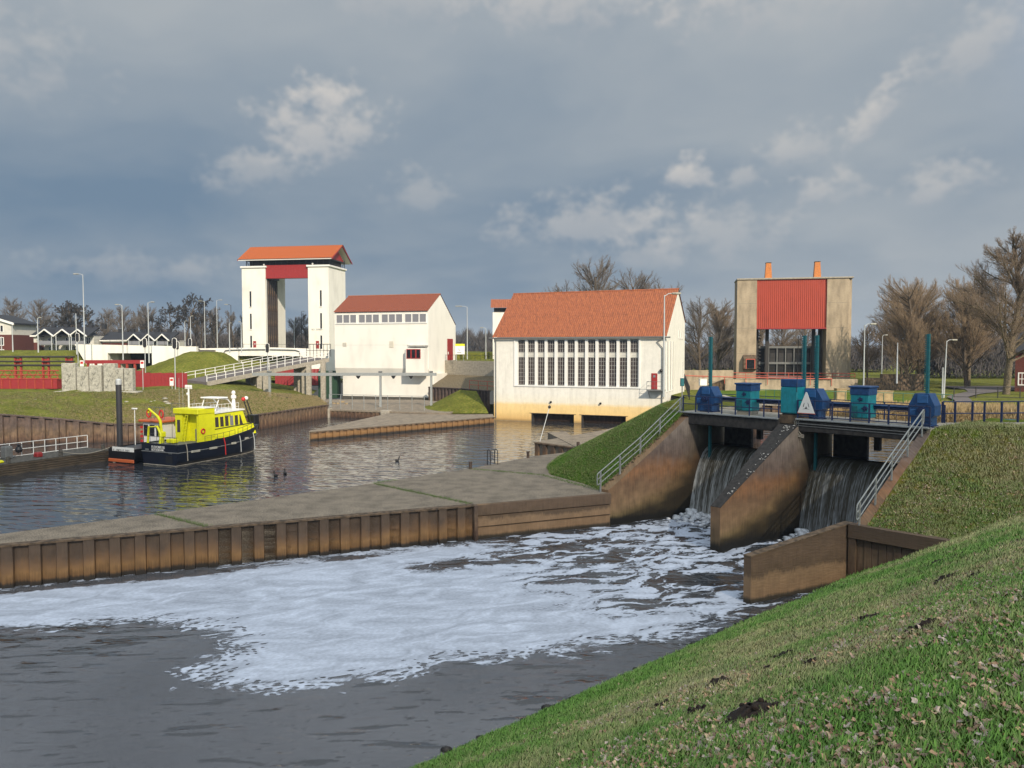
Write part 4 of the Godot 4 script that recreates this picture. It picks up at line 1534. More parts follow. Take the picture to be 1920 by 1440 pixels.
	for e in [[V(-27.3, 0.3, -113.0), 1.0, "where the muddy bank meets it"], [V(-18.0, 0.3, -109.6), 0.9, "half way along"]]:
		o = thing("quay_pier", "pale concrete block in the quay wall %s" % e[1 + 1], "pier", CTRL, CTRL.affine_inverse() * e[0], "concrete blocks in the quay wall")
		st = nb()
		st.bev(CTRL.affine_inverse() * e[0], V(1.3, 2.0, 1.0), 0.05)
		part("block", st, M["pale_concrete"], o)
	# sheet piling across the upstream pool
	pile_wall("sheet pile wall on the pumping-station side of the upstream pool", [V(13.3, 6.2, -49.6), V(16.7, 6.2, -52.0), V(17.4, 6.2, -63.8)], 3.4, 1.0, "rust_stain", true, "pale_concrete", 0.2, 0.12)
	pile_wall("sheet pile wall across the far end of the upstream pool", [V(17.4, 5.6, -63.8), V(27.2, 5.4, -62.0)], 3.4, 1.0, "rust_stain", true, "pale_concrete", 0.2, 0.12)
	# furniture of the long jetty
	o = thing("jetty_ladder", "steel ladder with two hooped handrails at the jetty edge", "ladder", JET, V(27.2, 1.86, -12.4))
	for k in 2:
		st = nb()
		var x := 27.0 + k * 0.55
		var hoop := []
		for i in 9:
			var t := PI * i / 8.0
			hoop.append(V(x, 2.75 + sin(t) * 0.16, -12.7 + cos(t) * 0.3))
		st.tube([V(x, 1.85, -12.4)] + hoop + [V(x, 0.2, -13.0)], 0.03, 6)
		part("handrail", st, M["dark_steel"], o)
	for k in 4:
		st = nb()
		st.tube([V(27.0, 0.3 + k * 0.35, -13.0), V(27.55, 0.3 + k * 0.35, -13.0)], 0.02, 5)
		part("rung", st, M["dark_steel"], o)
	for e in [[V(25.1, 1.86, -11.3), "in the grassy strip before the ladder"], [V(30.9, 1.86, -14.6), "just past the ladder"]]:
		o = thing("mooring_post", "rusty steel mooring post on the long jetty %s" % e[1], "mooring post", JET, e[0], "rusty mooring posts on the long jetty")
		st = nb()
		st.lathe(e[0], [Vector2(0.11, -0.1), Vector2(0.11, 0.42), Vector2(0.14, 0.44), Vector2(0.14, 0.5), Vector2(0.0, 0.51)], 12)
		part("post", st, M["rust_stain"], o)
	o = thing("leaning_pole", "thin pale leaning pole with a dark float on top, on the small jetty", "pole", WORLD, V(2.4, 1.5, -67.9))
	st = nb()
	st.tube([V(2.3, 1.2, -67.9), V(3.35, 4.75, -69.0)], 0.035, 6)
	part("shaft", st, M["pole_grey"], o)
	st = nb()
	st.ball(V(3.37, 4.82, -69.0), V(0.14, 0.16, 0.14), 10)
	part("float", st, M["dark_steel"], o)
	o = thing("mooring_post", "rusty steel mooring post at the corner of the small jetty", "mooring post", WORLD, V(5.6, 1.8, -63.6), "")
	st = nb()
	st.lathe(V(5.5, 1.82, -63.7), [Vector2(0.13, -0.1), Vector2(0.13, 0.5), Vector2(0.0, 0.51)], 10)
	part("post", st, M["rust_stain"], o)


# ------------------------------------------------------------------ buildings

func tile_roof(a: Vector3, b: Vector3, c: Vector3, d: Vector3, pitch: float, course: float) -> MB:  # a-b eave, d-c ridge, seen from outside a is on the left
	var st := nb()
	var nx := roundi(a.distance_to(b) / pitch) * 4
	var ny := roundi(a.distance_to(d) / course)
	var nrm := (b - a).cross(d - a).normalized()
	var rows := []
	for j in ny:
		for e in 2:
			var t := (j + e) / float(ny)
			var row := PackedVector3Array()
			for i in nx + 1:
				var s := i / float(nx)
				var p := a.lerp(b, s).lerp(d.lerp(c, s), t)
				var lift: float = [0.5, 1.0, 0.55, 0.0][i % 4] * pitch * 0.22 + (0.05 if e == 0 else 0.012)
				row.append(p + nrm * lift)
			rows.append(row)
	st.grid(rows)
	return st


func gable_prism(st: MB, x0: float, x1: float, outline: Array) -> void:  # outline in (z, y), extruded along x
	var q := PackedVector2Array()
	for p in outline:
		q.append(Vector2(-p[0], p[1]))
	st.prism(q, x0, x1, Transform3D(Basis(V(0, 0, -1), V(0, 1, 0), V(1, 0, 0)), Vector3.ZERO))


func window_at(o: Node3D, x0: float, x1: float, y0: float, y1: float, z: float, nx: int, ny: int, frame_m: Material, pane_m: Material, bar := 0.05, deep := 0.12, edge := 0.09) -> void:
	var st := nb()
	st.span(V(x0, y0, z - deep), V(x0 + edge, y1, z))
	st.span(V(x1 - edge, y0, z - deep), V(x1, y1, z))
	st.span(V(x0 + edge, y1 - edge, z - deep), V(x1 - edge, y1, z))
	st.span(V(x0 + edge, y0, z - deep), V(x1 - edge, y0 + edge, z))
	for i in range(1, nx):
		var x := lerpf(x0, x1, i / float(nx))
		st.span(V(x - bar * 0.5, y0 + edge, z - deep * 0.8), V(x + bar * 0.5, y1 - edge, z - deep * 0.25))
	for j in range(1, ny):
		var y := lerpf(y0, y1, j / float(ny))
		st.span(V(x0 + edge, y - bar * 0.5, z - deep * 0.75), V(x1 - edge, y + bar * 0.5, z - deep * 0.3))
	var w := part("window", st, frame_m, o)
	st = nb()
	st.span(V(x0 + edge * 0.5, y0 + edge * 0.5, z - deep - 0.02), V(x1 - edge * 0.5, y1 - edge * 0.5, z - deep * 0.9))
	part("pane", st, pane_m, w)


func build_pumping_station() -> void:
	var st: MB
	var o := thing("pumping_station", "large white pumping station with tall window strip and red tiled roof", "building", PUMP, V(0, -0.5, 0))
	var W := 24.35
	st = nb()
	st.span(V(0, -0.5, -0.8), V(3.25, 11.6, 0))
	st.span(V(20.85, -0.5, -0.8), V(W, 11.6, 0))
	st.span(V(3.25, 11.3, -0.8), V(20.85, 11.6, 0))
	st.span(V(3.25, 1.15, -0.8), V(20.85, 4.98, 0))
	st.span(V(3.25, -0.5, -0.8), V(5.7, 1.15, 0))
	st.span(V(11.9, -0.5, -0.8), V(12.95, 1.15, 0))
	st.span(V(19.1, -0.5, -0.8), V(20.85, 1.15, 0))
	part("wall", st, M["pump_stain"], o)
	st = nb()
	var gab := [[-0.8, -0.5], [-0.8, 11.55], [-7.5, 18.0], [-12.9, 13.9], [-12.9, -0.5]]
	gable_prism(st, 0.003, 0.4, gab)
	gable_prism(st, W - 0.4, W - 0.003, gab)
	st.span(V(0.4, -0.5, -12.89), V(W - 0.4, 13.8, -12.5))
	part("wall", st, M["pump_stain"], o)
	for x in [[5.7, 11.9], [12.95, 19.1]]:
		st = nb()
		st.span(V(x[0], -0.5, -1.6), V(x[1], 1.15, -1.4))
		var p := part("outlet", st, M["dark"], o)
		st = nb()
		for k in 34:
			var xx := lerpf(x[0], x[1], (k + 0.5) / 34.0)
			st.span(V(xx - 0.02, -0.4, -1.0), V(xx + 0.02, 1.0, -0.92))
		part("rack_bars", st, M["rust_stain"], p, "stuff")
		st = nb()
		st.bev(V((x[0] + x[1]) * 0.5, 1.19, 0.02), V(x[1] - x[0] + 0.6, 0.07, 0.12), 0.02)
		part("lintel", st, M["sand"], p)
		st = nb()
		st.span(V(x[0] + 0.02, -0.5, -0.82), V(x[0] + 0.14, 1.14, 0.03))
		part("jamb", st, M["dark_concrete"], p)
	for x in [8.6, 15.65]:
		st = nb()
		st.tube([V(x, 2.78, -0.05), V(x, 2.78, 0.25)], 0.14, 10)
		part("vent_pipe", st, M["black_paint"], o)
	# window strip: twelve lights, each an upper and a lower window with a white panel between
	st = nb()
	st.span(V(3.1, 4.86, 0.002), V(21.0, 5.06, 0.12))
	st.span(V(3.1, 5.06, 0.002), V(3.32, 11.36, 0.10))
	st.span(V(20.8, 5.06, 0.002), V(21.0, 11.36, 0.10))
	st.span(V(3.1, 11.36, 0.002), V(21.0, 11.5, 0.10))
	part("window_surround", st, M["white_paint"], o)
	st = nb()
	for k in 13:
		var x := 3.46 + k * 1.4495
		st.span(V(x - 0.19, 5.0, -0.42), V(x + 0.19, 11.3, -0.02))
	part("mullions", st, M["white_paint"], o, "stuff")
	for k in 12:
		var x := 3.655 + k * 1.4495
		window_at(o, x, x + 1.06, 5.12, 8.92, -0.22, 3, 7, M["grey_white"], M["pane_brown"], 0.035, 0.1, 0.04)
		window_at(o, x, x + 1.06, 9.6, 11.2, -0.22, 3, 3, M["grey_white"], M["pane_brown"], 0.035, 0.1, 0.04)
		st = nb()
		st.bev(V(x + 0.53, 9.26, -0.34), V(1.06, 0.66, 0.12), 0.03)
		st.span(V(x + 0.1, 9.2, -0.28), V(x + 0.96, 9.24, -0.26))
		part("spandrel", st, M["house_white"], o)
	# roof
	st = tile_roof(V(-0.15, 11.62, 0.3), V(W + 0.12, 11.62, 0.3), V(W + 0.12, 18.22, -7.5), V(-0.15, 18.22, -7.5), 0.3, 0.36)
	var roof := part("roof", st, M["red_tile"], o)
	st = tile_roof(V(W + 0.12, 13.8, -13.2), V(-0.15, 13.8, -13.2), V(-0.15, 18.22, -7.5), V(W + 0.12, 18.22, -7.5), 0.3, 0.36)
	part("roof", st, M["red_tile"], o)
	st = nb()
	st.tube([V(-0.17, 18.27, -7.5), V(W + 0.14, 18.27, -7.5)], 0.13, 8)
	part("ridge_tiles", st, M["red_tile"], roof)
	st = nb()
	for x in [-0.03, W + 0.05]:
		st.hexa([V(x - 0.1, 11.45, 0.25), V(x + 0.02, 11.45, 0.25), V(x + 0.02, 18.0, -7.5), V(x - 0.1, 18.0, -7.5), V(x - 0.1, 11.66, 0.28), V(x + 0.02, 11.66, 0.28), V(x + 0.02, 18.2, -7.5), V(x - 0.1, 18.2, -7.5)])
	part("verge", st, M["white_paint"], roof)
	st = nb()
	st.tube([V(-0.6, 11.55, 0.38), V(W + 0.6, 11.55, 0.38)], 0.10, 8)
	part("gutter", st, M["steel"], o)
	st = nb()
	st.tube([V(0.15, 11.5, 0.3), V(0.35, 11.1, 0.12), V(0.35, 0.3, 0.12)], 0.06, 8)
	part("downpipe", st, M["steel"], o)
	st = nb()
	st.tube([V(24.2, 11.5, 0.3), V(23.2, 11.0, 0.14), V(23.9, 10.2, 0.14), V(23.9, 2.5, 0.14)], 0.06, 8)
	part("downpipe", st, M["steel"], o)
	# door on its landing
	st = nb()
	st.bev(V(22.85, 5.86, 0.03), V(0.78, 2.08, 0.1), 0.02)
	var door := part("door", st, M["red_paint"], o)
	st = nb()
	st.bev(V(22.85, 6.5, 0.10), V(0.3, 0.3, 0.04), 0.01)
	part("door_window", st, M["pane_grey"], door)
	st = nb()
	st.span(V(22.1, 4.68, 0.01), V(24.3, 4.8, 1.3))
	var land := part("landing", st, M["steel"], o)
	for x in [22.3, 24.1]:
		st = nb()
		st.tube([V(x, 4.68, 1.2), V(x, 3.7, 0.05)], 0.04, 6)
		part("bracket", st, M["steel"], land)
	st = nb()
	for x in [22.15, 23.2, 24.25]:
		st.tube([V(x, 4.8, 1.25), V(x, 5.85, 1.25)], 0.025, 5)
	for y in [5.3, 5.85]:
		st.tube([V(22.15, y, 0.1), V(22.15, y, 1.25), V(24.25, y, 1.25)], 0.025, 5)
	part("landing_railing", st, M["steel"], land, "stuff")
	st = nb()
	st.ball(V(23.75, 7.25, 0.2), V(0.22, 0.22, 0.22), 10)
	part("wall_lamp", st, M["black_paint"], o)
	# gable end
	for e in [[-0.7, 4.6, 11.05, 0.3], [-2.6, 4.6, 11.05, 0.3], [-4.2, 4.6, 11.05, 0.3], [-8.5, 11.6, 12.7, 0.28], [-9.8, 11.6, 12.7, 0.28], [-11.1, 11.6, 12.7, 0.28], [-11.3, 6.0, 8.2, 0.3]]:
		st = nb()
		st.span(V(W - 0.05, e[1], e[0] - e[3]), V(W + 0.006, e[2], e[0] + e[3]))
		var w := part("window", st, M["pane_brown"], o)
		st = nb()
		st.span(V(W, e[1] - 0.12, e[0] - e[3] - 0.1), V(W + 0.09, e[1], e[0] + e[3] + 0.1))
		st.span(V(W, e[1], e[0] + e[3]), V(W + 0.08, e[2], e[0] + e[3] + 0.07))
		part("sill", st, M["white_paint"], w)


func build_control_building() -> void:
	var st: MB
	var o := thing("control_building", "white gabled building with window band, built out over the quay", "building", CTRL, V(0, -0.5, -3))
	var W := 18.95
	st = nb()
	gable_prism(st, 0, W, [[0.0, 6.55], [0.0, 16.75], [-5.4, 20.0], [-12.8, 14.6], [-12.8, 7.0], [-8.0, 5.6], [-0.4, 5.6]])
	part("wall", st, M["white_wall"], o)
	st = nb()
	st.span(V(1.1, 1.35, -10), V(19.6, 5.595, -0.9))
	part("lower_wall", st, M["white_wall"], o)
	st = nb()
	st.span(V(1.0, -0.5, -10), V(19.8, 1.33, -0.7))
	part("base", st, M["grey_wood"], o)
	st = nb()
	st.span(V(1.2, 5.598, -0.85), V(15.0, 6.54, -0.42))
	part("underside_beam", st, M["grey_concrete"], o)
	st = tile_roof(V(-0.15, 16.78, 0.25), V(W + 0.05, 16.78, 0.25), V(W + 0.05, 20.1, -5.4), V(-0.15, 20.1, -5.4), 0.4, 0.45)
	var roof := part("roof", st, M["brown_tile"], o)
	st = tile_roof(V(W + 0.05, 14.6, -12.95), V(-0.15, 14.6, -12.95), V(-0.15, 20.1, -5.4), V(W + 0.05, 20.1, -5.4), 0.4, 0.45)
	part("roof", st, M["brown_tile"], o)
	st = nb()
	st.tube([V(-0.17, 20.15, -5.4), V(W + 0.07, 20.15, -5.4)], 0.14, 8)
	part("ridge_tiles", st, M["red_tile"], roof)
	for gx in 4:
		var x0 := 0.36 + gx * 4.66
		for k in 3:
			window_at(o, x0 + k * 1.43, x0 + k * 1.43 + 1.38, 14.8, 16.4, 0.06, 1, 1, M["white_paint"], M["pane_grey"], 0.05, 0.05, 0.09)
	st = nb()
	st.span(V(0.2, 14.62, 0.003), V(18.7, 14.76, 0.12))
	part("sill", st, M["white_paint"], o)
	# bay
	st = nb()
	st.span(V(15.2, 5.55, 0.003), V(18.85, 10.25, 1.5))
	var bay := part("bay", st, M["white_wall"], o)
	for k in 3:
		window_at(bay, 15.36 + k * 0.92, 15.36 + k * 0.92 + 0.9, 8.35, 10.05, 1.56, 1, 1, M["red_paint"], M["glass"], 0.05, 0.05, 0.12)
	st = nb()
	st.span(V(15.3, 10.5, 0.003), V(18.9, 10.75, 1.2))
	part("hood", st, M["grey_white"], bay)
	for e in [[1.65, 10.5, 0.85, 0.75], [11.25, 10.3, 0.9, 1.15]]:
		st = nb()
		st.bev(V(e[0] + 0.42, e[1] + e[3] * 0.5, 0.015), V(e[2], e[3], 0.06), 0.01)
		var v := part("vent", st, M["cream_wall"], o)
		st = nb()
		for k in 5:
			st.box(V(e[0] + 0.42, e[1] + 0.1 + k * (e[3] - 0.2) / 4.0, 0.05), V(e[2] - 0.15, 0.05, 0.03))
		part("louvres", st, M["grey_white"], v, "stuff")
	st = nb()
	st.box(V(7.5, 10.78, 0.004), V(15.0, 0.03, 0.008))
	part("string_course", st, M["grey_white"], o)
	st = nb()
	st.span(V(W - 0.1, 7.95, -11.3), V(W + 0.05, 12.0, -8.6))
	var door := part("door", st, M["red_paint"], o)
	st = nb()
	st.bev(V(W + 0.07, 9.3, -8.95), V(0.04, 0.5, 0.3), 0.01)
	part("notice", st, M["white_paint"], door)


func build_lock_tower() -> void:
	var st: MB
	var o := thing("lock_tower", "tall white twin-shaft lock tower under an orange gabled roof", "tower", TOWER, V(0, 8.8, -5))
	for e in [[0.15, 6.8, 2.55, 3.55], [18.75, 24.45, 22.25, 21.2]]:
		st = nb()
		st.span(V(e[0], 8.8, -11.2), V(e[1], 31.4, 0))
		var s := part("shaft", st, M["white_wall"], o)
		st = nb()
		st.bev(V((e[0] + e[1]) * 0.5, 31.62, -5.6), V(e[1] - e[0] + 0.7, 0.5, 11.9), 0.08)
		part("cap", st, M["white_paint"], s)
		for y in [[21.2, 25.3], [15.35, 19.4], [10.0, 13.6]]:
			st = nb()
			st.span(V(e[2] - 0.24, y[0], -0.1), V(e[2] + 0.24, y[1], 0.012))
			var w := part("window", st, M["glass"], s)
			st = nb()
			st.bev(V(e[2], y[0] - 0.12, 0.09), V(0.75, 0.16, 0.22), 0.03)
			part("sill", st, M["white_paint"], w)
		st = nb()
		st.bev(V(e[3], 11.2, 0.02), V(0.85, 2.0, 0.1), 0.02)
		var d := part("door", st, M["red_paint"], s)
		st = nb()
		st.bev(V(e[3] + 0.1, 11.4, 0.08), V(0.22, 0.4, 0.03), 0.01)
		part("notice", st, M["white_paint"], d)
	st = nb()
	st.span(V(6.81, 9.0, -6.4), V(7.0, 28.5, -0.9))
	var guide := part("gate_guide", st, M["dark_steel"], o)
	st = nb()
	for k in 5:
		st.span(V(7.0, 9.0, -1.4 - k * 1.1), V(7.16, 28.4, -1.15 - k * 1.1))
	part("guide_rails", st, M["rust_stain"], guide, "stuff")
	st = nb()
	st.span(V(6.805, 28.5, -6.6), V(7.4, 31.3, -0.8))
	part("guide_head", st, M["black_paint"], guide)
	st = nb()
	st.span(V(6.82, 28.65, -2.4), V(18.74, 32.05, -0.35))
	var beam := part("lifting_beam", st, M["red_paint"], o)
	st = nb()
	for k in 17:
		st.span(V(7.1 + k * 0.71, 28.66, -0.35), V(7.16 + k * 0.71, 31.9, -0.31))
	st.span(V(6.82, 28.6, -0.4), V(18.74, 28.72, -0.25))
	part("battens", st, M["red_paint"], beam, "stuff")
	# steel gallery under the roof
	st = nb()
	for k in 15:
		var x := 1.2 + k * 1.66
		for z in [-0.6, -10.6]:
			st.span(V(x - 0.07, 31.87, z - 0.07), V(x + 0.07, 34.0, z + 0.07))
	for z in [-0.6, -10.6]:
		st.span(V(1.0, 33.3, z - 0.12), V(24.6, 33.6, z + 0.12))
		for y in [32.3, 32.7]:
			st.span(V(1.0, y, z - 0.03), V(24.6, y + 0.06, z + 0.03))
	for x in [1.0, 24.5]:
		st.span(V(x - 0.1, 33.3, -10.6), V(x + 0.1, 33.6, -0.6))
		st.tube([V(x, 31.9, -8.5), V(x, 33.4, -10.2)], 0.08, 5)
		st.tube([V(x, 31.9, -2.7), V(x, 33.4, -1.0)], 0.08, 5)
	part("gallery", st, M["dark_steel"], o, "stuff")
	st = nb()
	st.span(V(1.6, 31.88, -9.4), V(24.0, 33.5, -1.6))
	part("added_dark_box", st, M["dark"], o)  # dark box added behind the steelwork so the gallery looks denser and darker
	st = nb()
	for k in 4:
		st.bev(V(4.0 + k * 5.4, 32.5, -5.6), V(3.0, 1.6, 3.0), 0.2)
	part("winches", st, M["dark_steel"], o, "stuff")
	st = nb()
	for x in [6.3, 19.9]:
		st.ball(V(x, 32.25, -0.4), V(0.28, 0.3, 0.28), 8)
	part("flood_lamps", st, M["white_paint"], o, "stuff")
	var roof := part("roof", tile_roof(V(-0.3, 33.45, 1.25), V(25.9, 33.45, 1.25), V(26.2, 37.55, -5.6), V(1.6 - 1.9, 37.55, -5.6), 0.6, 0.6), M["orange_tile"], o)
	part("roof", tile_roof(V(25.9, 33.45, -12.4), V(-0.3, 33.45, -12.4), V(-0.3, 37.55, -5.6), V(26.2, 37.55, -5.6), 0.6, 0.6), M["orange_tile"], o)
	st = nb()
	gable_prism(st, 24.4, 24.6, [[-1.4, 33.6], [-5.6, 36.3], [-9.8, 33.6]])
	gable_prism(st, 0.9, 1.1, [[-1.4, 33.6], [-5.6, 36.3], [-9.8, 33.6]])
	part("gable", st, M["red_paint"], roof)
	for sgn in [1.25, -12.4]:
		for x in [-0.35, 25.9]:
			st = nb()
			st.hexa([V(x, 33.15, sgn), V(x + 0.16, 33.15, sgn), V(x + 0.16, 37.25, -5.6), V(x, 37.25, -5.6), V(x, 33.5, sgn), V(x + 0.16, 33.5, sgn), V(x + 0.16, 37.6, -5.6), V(x, 37.6, -5.6)])
			part("barge_board", st, M["red_paint"], roof)
	st = nb()
	st.hexa([V(-0.2, 33.2, 1.1), V(25.7, 33.2, 1.1), V(25.7, 37.3, -5.6), V(-0.2, 37.3, -5.6), V(-0.2, 33.4, 1.15), V(25.7, 33.4, 1.15), V(25.7, 37.45, -5.6), V(-0.2, 37.45, -5.6)])
	st.hexa([V(25.7, 33.2, -12.3), V(-0.2, 33.2, -12.3), V(-0.2, 37.3, -5.6), V(25.7, 37.3, -5.6), V(25.7, 33.4, -12.35), V(-0.2, 33.4, -12.35), V(-0.2, 37.45, -5.6), V(25.7, 37.45, -5.6)])
	part("soffit", st, M["white_paint"], roof)
	lettering(o, "NO. 5090", V(19.55, 15.15, 0.02), 0.62, M["steel"])


func lettering(o: Node3D, words: String, at: Vector3, size: float, m: Material, turn := Basis.IDENTITY) -> void:
	var t := TextMesh.new()
	var f := SystemFont.new()
	f.font_names = PackedStringArray(["Droid Sans"])
	t.font = f
	t.text = words
	t.font_size = 64
	t.pixel_size = size / 64.0
	t.depth = 0.02
	t.horizontal_alignment = HORIZONTAL_ALIGNMENT_LEFT
	var n := MeshInstance3D.new()
	n.mesh = t
	n.material_override = m
	n.name = "lettering"
	n.transform = Transform3D(turn, at - off)
	o.add_child(n, true)


func build_gate_tower() -> void:
	var st: MB
	var o := thing("flood_gate_tower", "beige concrete gate tower with red corrugated front and two orange chimneys", "tower", GATE, V(0, 3.9, -3))
	st = nb()
	st.span(V(0, 3.9, -6.5), V(3.5, 22.75, 0))
	part("pillar", st, M["beige_concrete"], o)
	st = nb()
	st.prism(PackedVector2Array([Vector2(15.65, 6.5), Vector2(15.65, 0), Vector2(19.3, 0), Vector2(20.0, 0.75), Vector2(20.0, 6.5)]), 3.9, 22.75, Transform3D(Basis(V(1, 0, 0), V(0, 0, -1), V(0, 1, 0)), Vector3.ZERO))
	part("pillar", st, M["beige_concrete"], o)
	for y in [9.2, 13.9, 18.4]:
		st = nb()
		st.span(V(0.0, y, -0.01), V(3.5, y + 0.04, 0.012))
		st.span(V(15.65, y, -0.01), V(19.3, y + 0.04, 0.012))
		part("pour_joint", st, M["grey_concrete"], o)
	st = nb()
	st.bev(V(10.0, 22.93, -3.2), V(20.2, 0.3, 6.8), 0.05)
	part("roof", st, M["pale_concrete"], o)
	st = nb()
	var rows := [PackedVector3Array(), PackedVector3Array()]
	for k in 35:
		for e in [[0.0, 0.0], [0.08, 0.1], [0.2, 0.1], [0.28, 0.0]]:
			var x: float = 3.51 + (k + e[0]) * 0.3467
			rows[0].append(V(x, 13.95, -0.15 + e[1]))
			rows[1].append(V(x, 22.8, -0.15 + e[1]))
	for i in rows[0].size() - 1:
		st.quad(rows[0][i], rows[0][i + 1], rows[1][i + 1], rows[1][i])
	var front := part("corrugated_front", st, M["red_clad"], o)
	st = nb()
	st.span(V(3.5, 13.8, -6.0), V(15.65, 22.7, -0.3))
	part("gate_housing", st, M["red_clad"], front)
	st = nb()
	st.span(V(3.5, 13.72, -0.3), V(15.65, 13.94, 0.02))
	part("bottom_trim", st, M["red_paint"], front)
	for x in [5.67, 14.25]:
		st = nb()
		st.hexa([V(x - 0.62, 23.08, -1.6), V(x + 0.62, 23.08, -1.6), V(x + 0.62, 23.08, -2.9), V(x - 0.62, 23.08, -2.9), V(x - 0.45, 26.0, -1.75), V(x + 0.45, 26.0, -1.75), V(x + 0.45, 26.0, -2.75), V(x - 0.45, 26.0, -2.75)])
		var ch := part("chimney", st, M["orange_paint"], o)
		st = nb()
		st.bev(V(x, 26.05, -2.25), V(1.0, 0.16, 1.1), 0.03)
		part("chimney_cap", st, M["brown_concrete"], ch)
	# the gate, hanging in its guides
	st = nb()
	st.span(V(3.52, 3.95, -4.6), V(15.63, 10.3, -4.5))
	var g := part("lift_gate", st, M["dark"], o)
	for k in 7:
		st = nb()
		st.span(V(6.1 + k * 1.52, 4.3, -4.5), V(6.28 + k * 1.52, 10.4, -4.2))
		part("upright", st, M["steel"], g)
	for y in [4.6, 7.2, 10.2]:
		st = nb()
		st.span(V(4.4, y, -4.5), V(15.3, y + 0.4, -4.15))
		part("girder", st, M["steel"], g)
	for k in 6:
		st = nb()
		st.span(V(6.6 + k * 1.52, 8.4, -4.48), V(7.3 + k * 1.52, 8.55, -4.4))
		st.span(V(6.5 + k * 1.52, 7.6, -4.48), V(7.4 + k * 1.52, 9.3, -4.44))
		part("stiffener", st, M["dark_steel"], g)
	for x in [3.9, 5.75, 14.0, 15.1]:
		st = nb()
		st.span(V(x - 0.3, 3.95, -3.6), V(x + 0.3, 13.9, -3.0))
		part("guide_post", st, M["dark_steel"], o)
	st = nb()
	for k in 14:
		st.ball(V(4.35, 4.6 + k * 0.62, -2.9), V(0.3, 0.12, 0.2), 6)
	part("rollers", st, M["dark_steel"], o, "stuff")
	# little lookout on the pillar
	st = nb()
	gable_prism(st, 1.2, 3.45, [[0.0, 6.1], [1.1, 6.4], [1.1, 8.3], [0.0, 9.0]])
	var box := part("lookout", st, M["brown_concrete"], o)
	st = nb()
	st.span(V(1.75, 6.5, 1.1), V(3.1, 8.1, 1.13))
	part("window", st, M["glass"], box)
	st = nb()
	st.span(V(1.6, 6.4, 1.1), V(1.74, 8.25, 1.16))
	st.span(V(3.11, 6.4, 1.1), V(3.25, 8.25, 1.16))
	st.span(V(1.74, 8.11, 1.1), V(3.11, 8.25, 1.16))
	part("frame", st, M["rail_red"], box, "stuff")
	# small concrete head of another lock, seen over the pumping station's roof end
	var h := thing("small_lock_tower", "far white tower head with red roof, behind the pumping station", "tower", WORLD, V(-4.6, 4, -190))
	st = nb()
	st.span(V(-4.7, 4, -193), V(1.0, 19.0, -188))
	part("shaft", st, M["white_wall"], h)
	st = nb()
	st.span(V(-4.4, 19.0, -192.5), V(0.8, 20.1, -188.5))
	part("gallery", st, M["dark_steel"], h)
	part("roof", tile_roof(V(-5.2, 20.0, -187.3), V(1.5, 20.0, -187.3), V(1.5, 22.3, -191), V(-5.2, 22.3, -191), 0.5, 0.5), M["red_tile"], h)


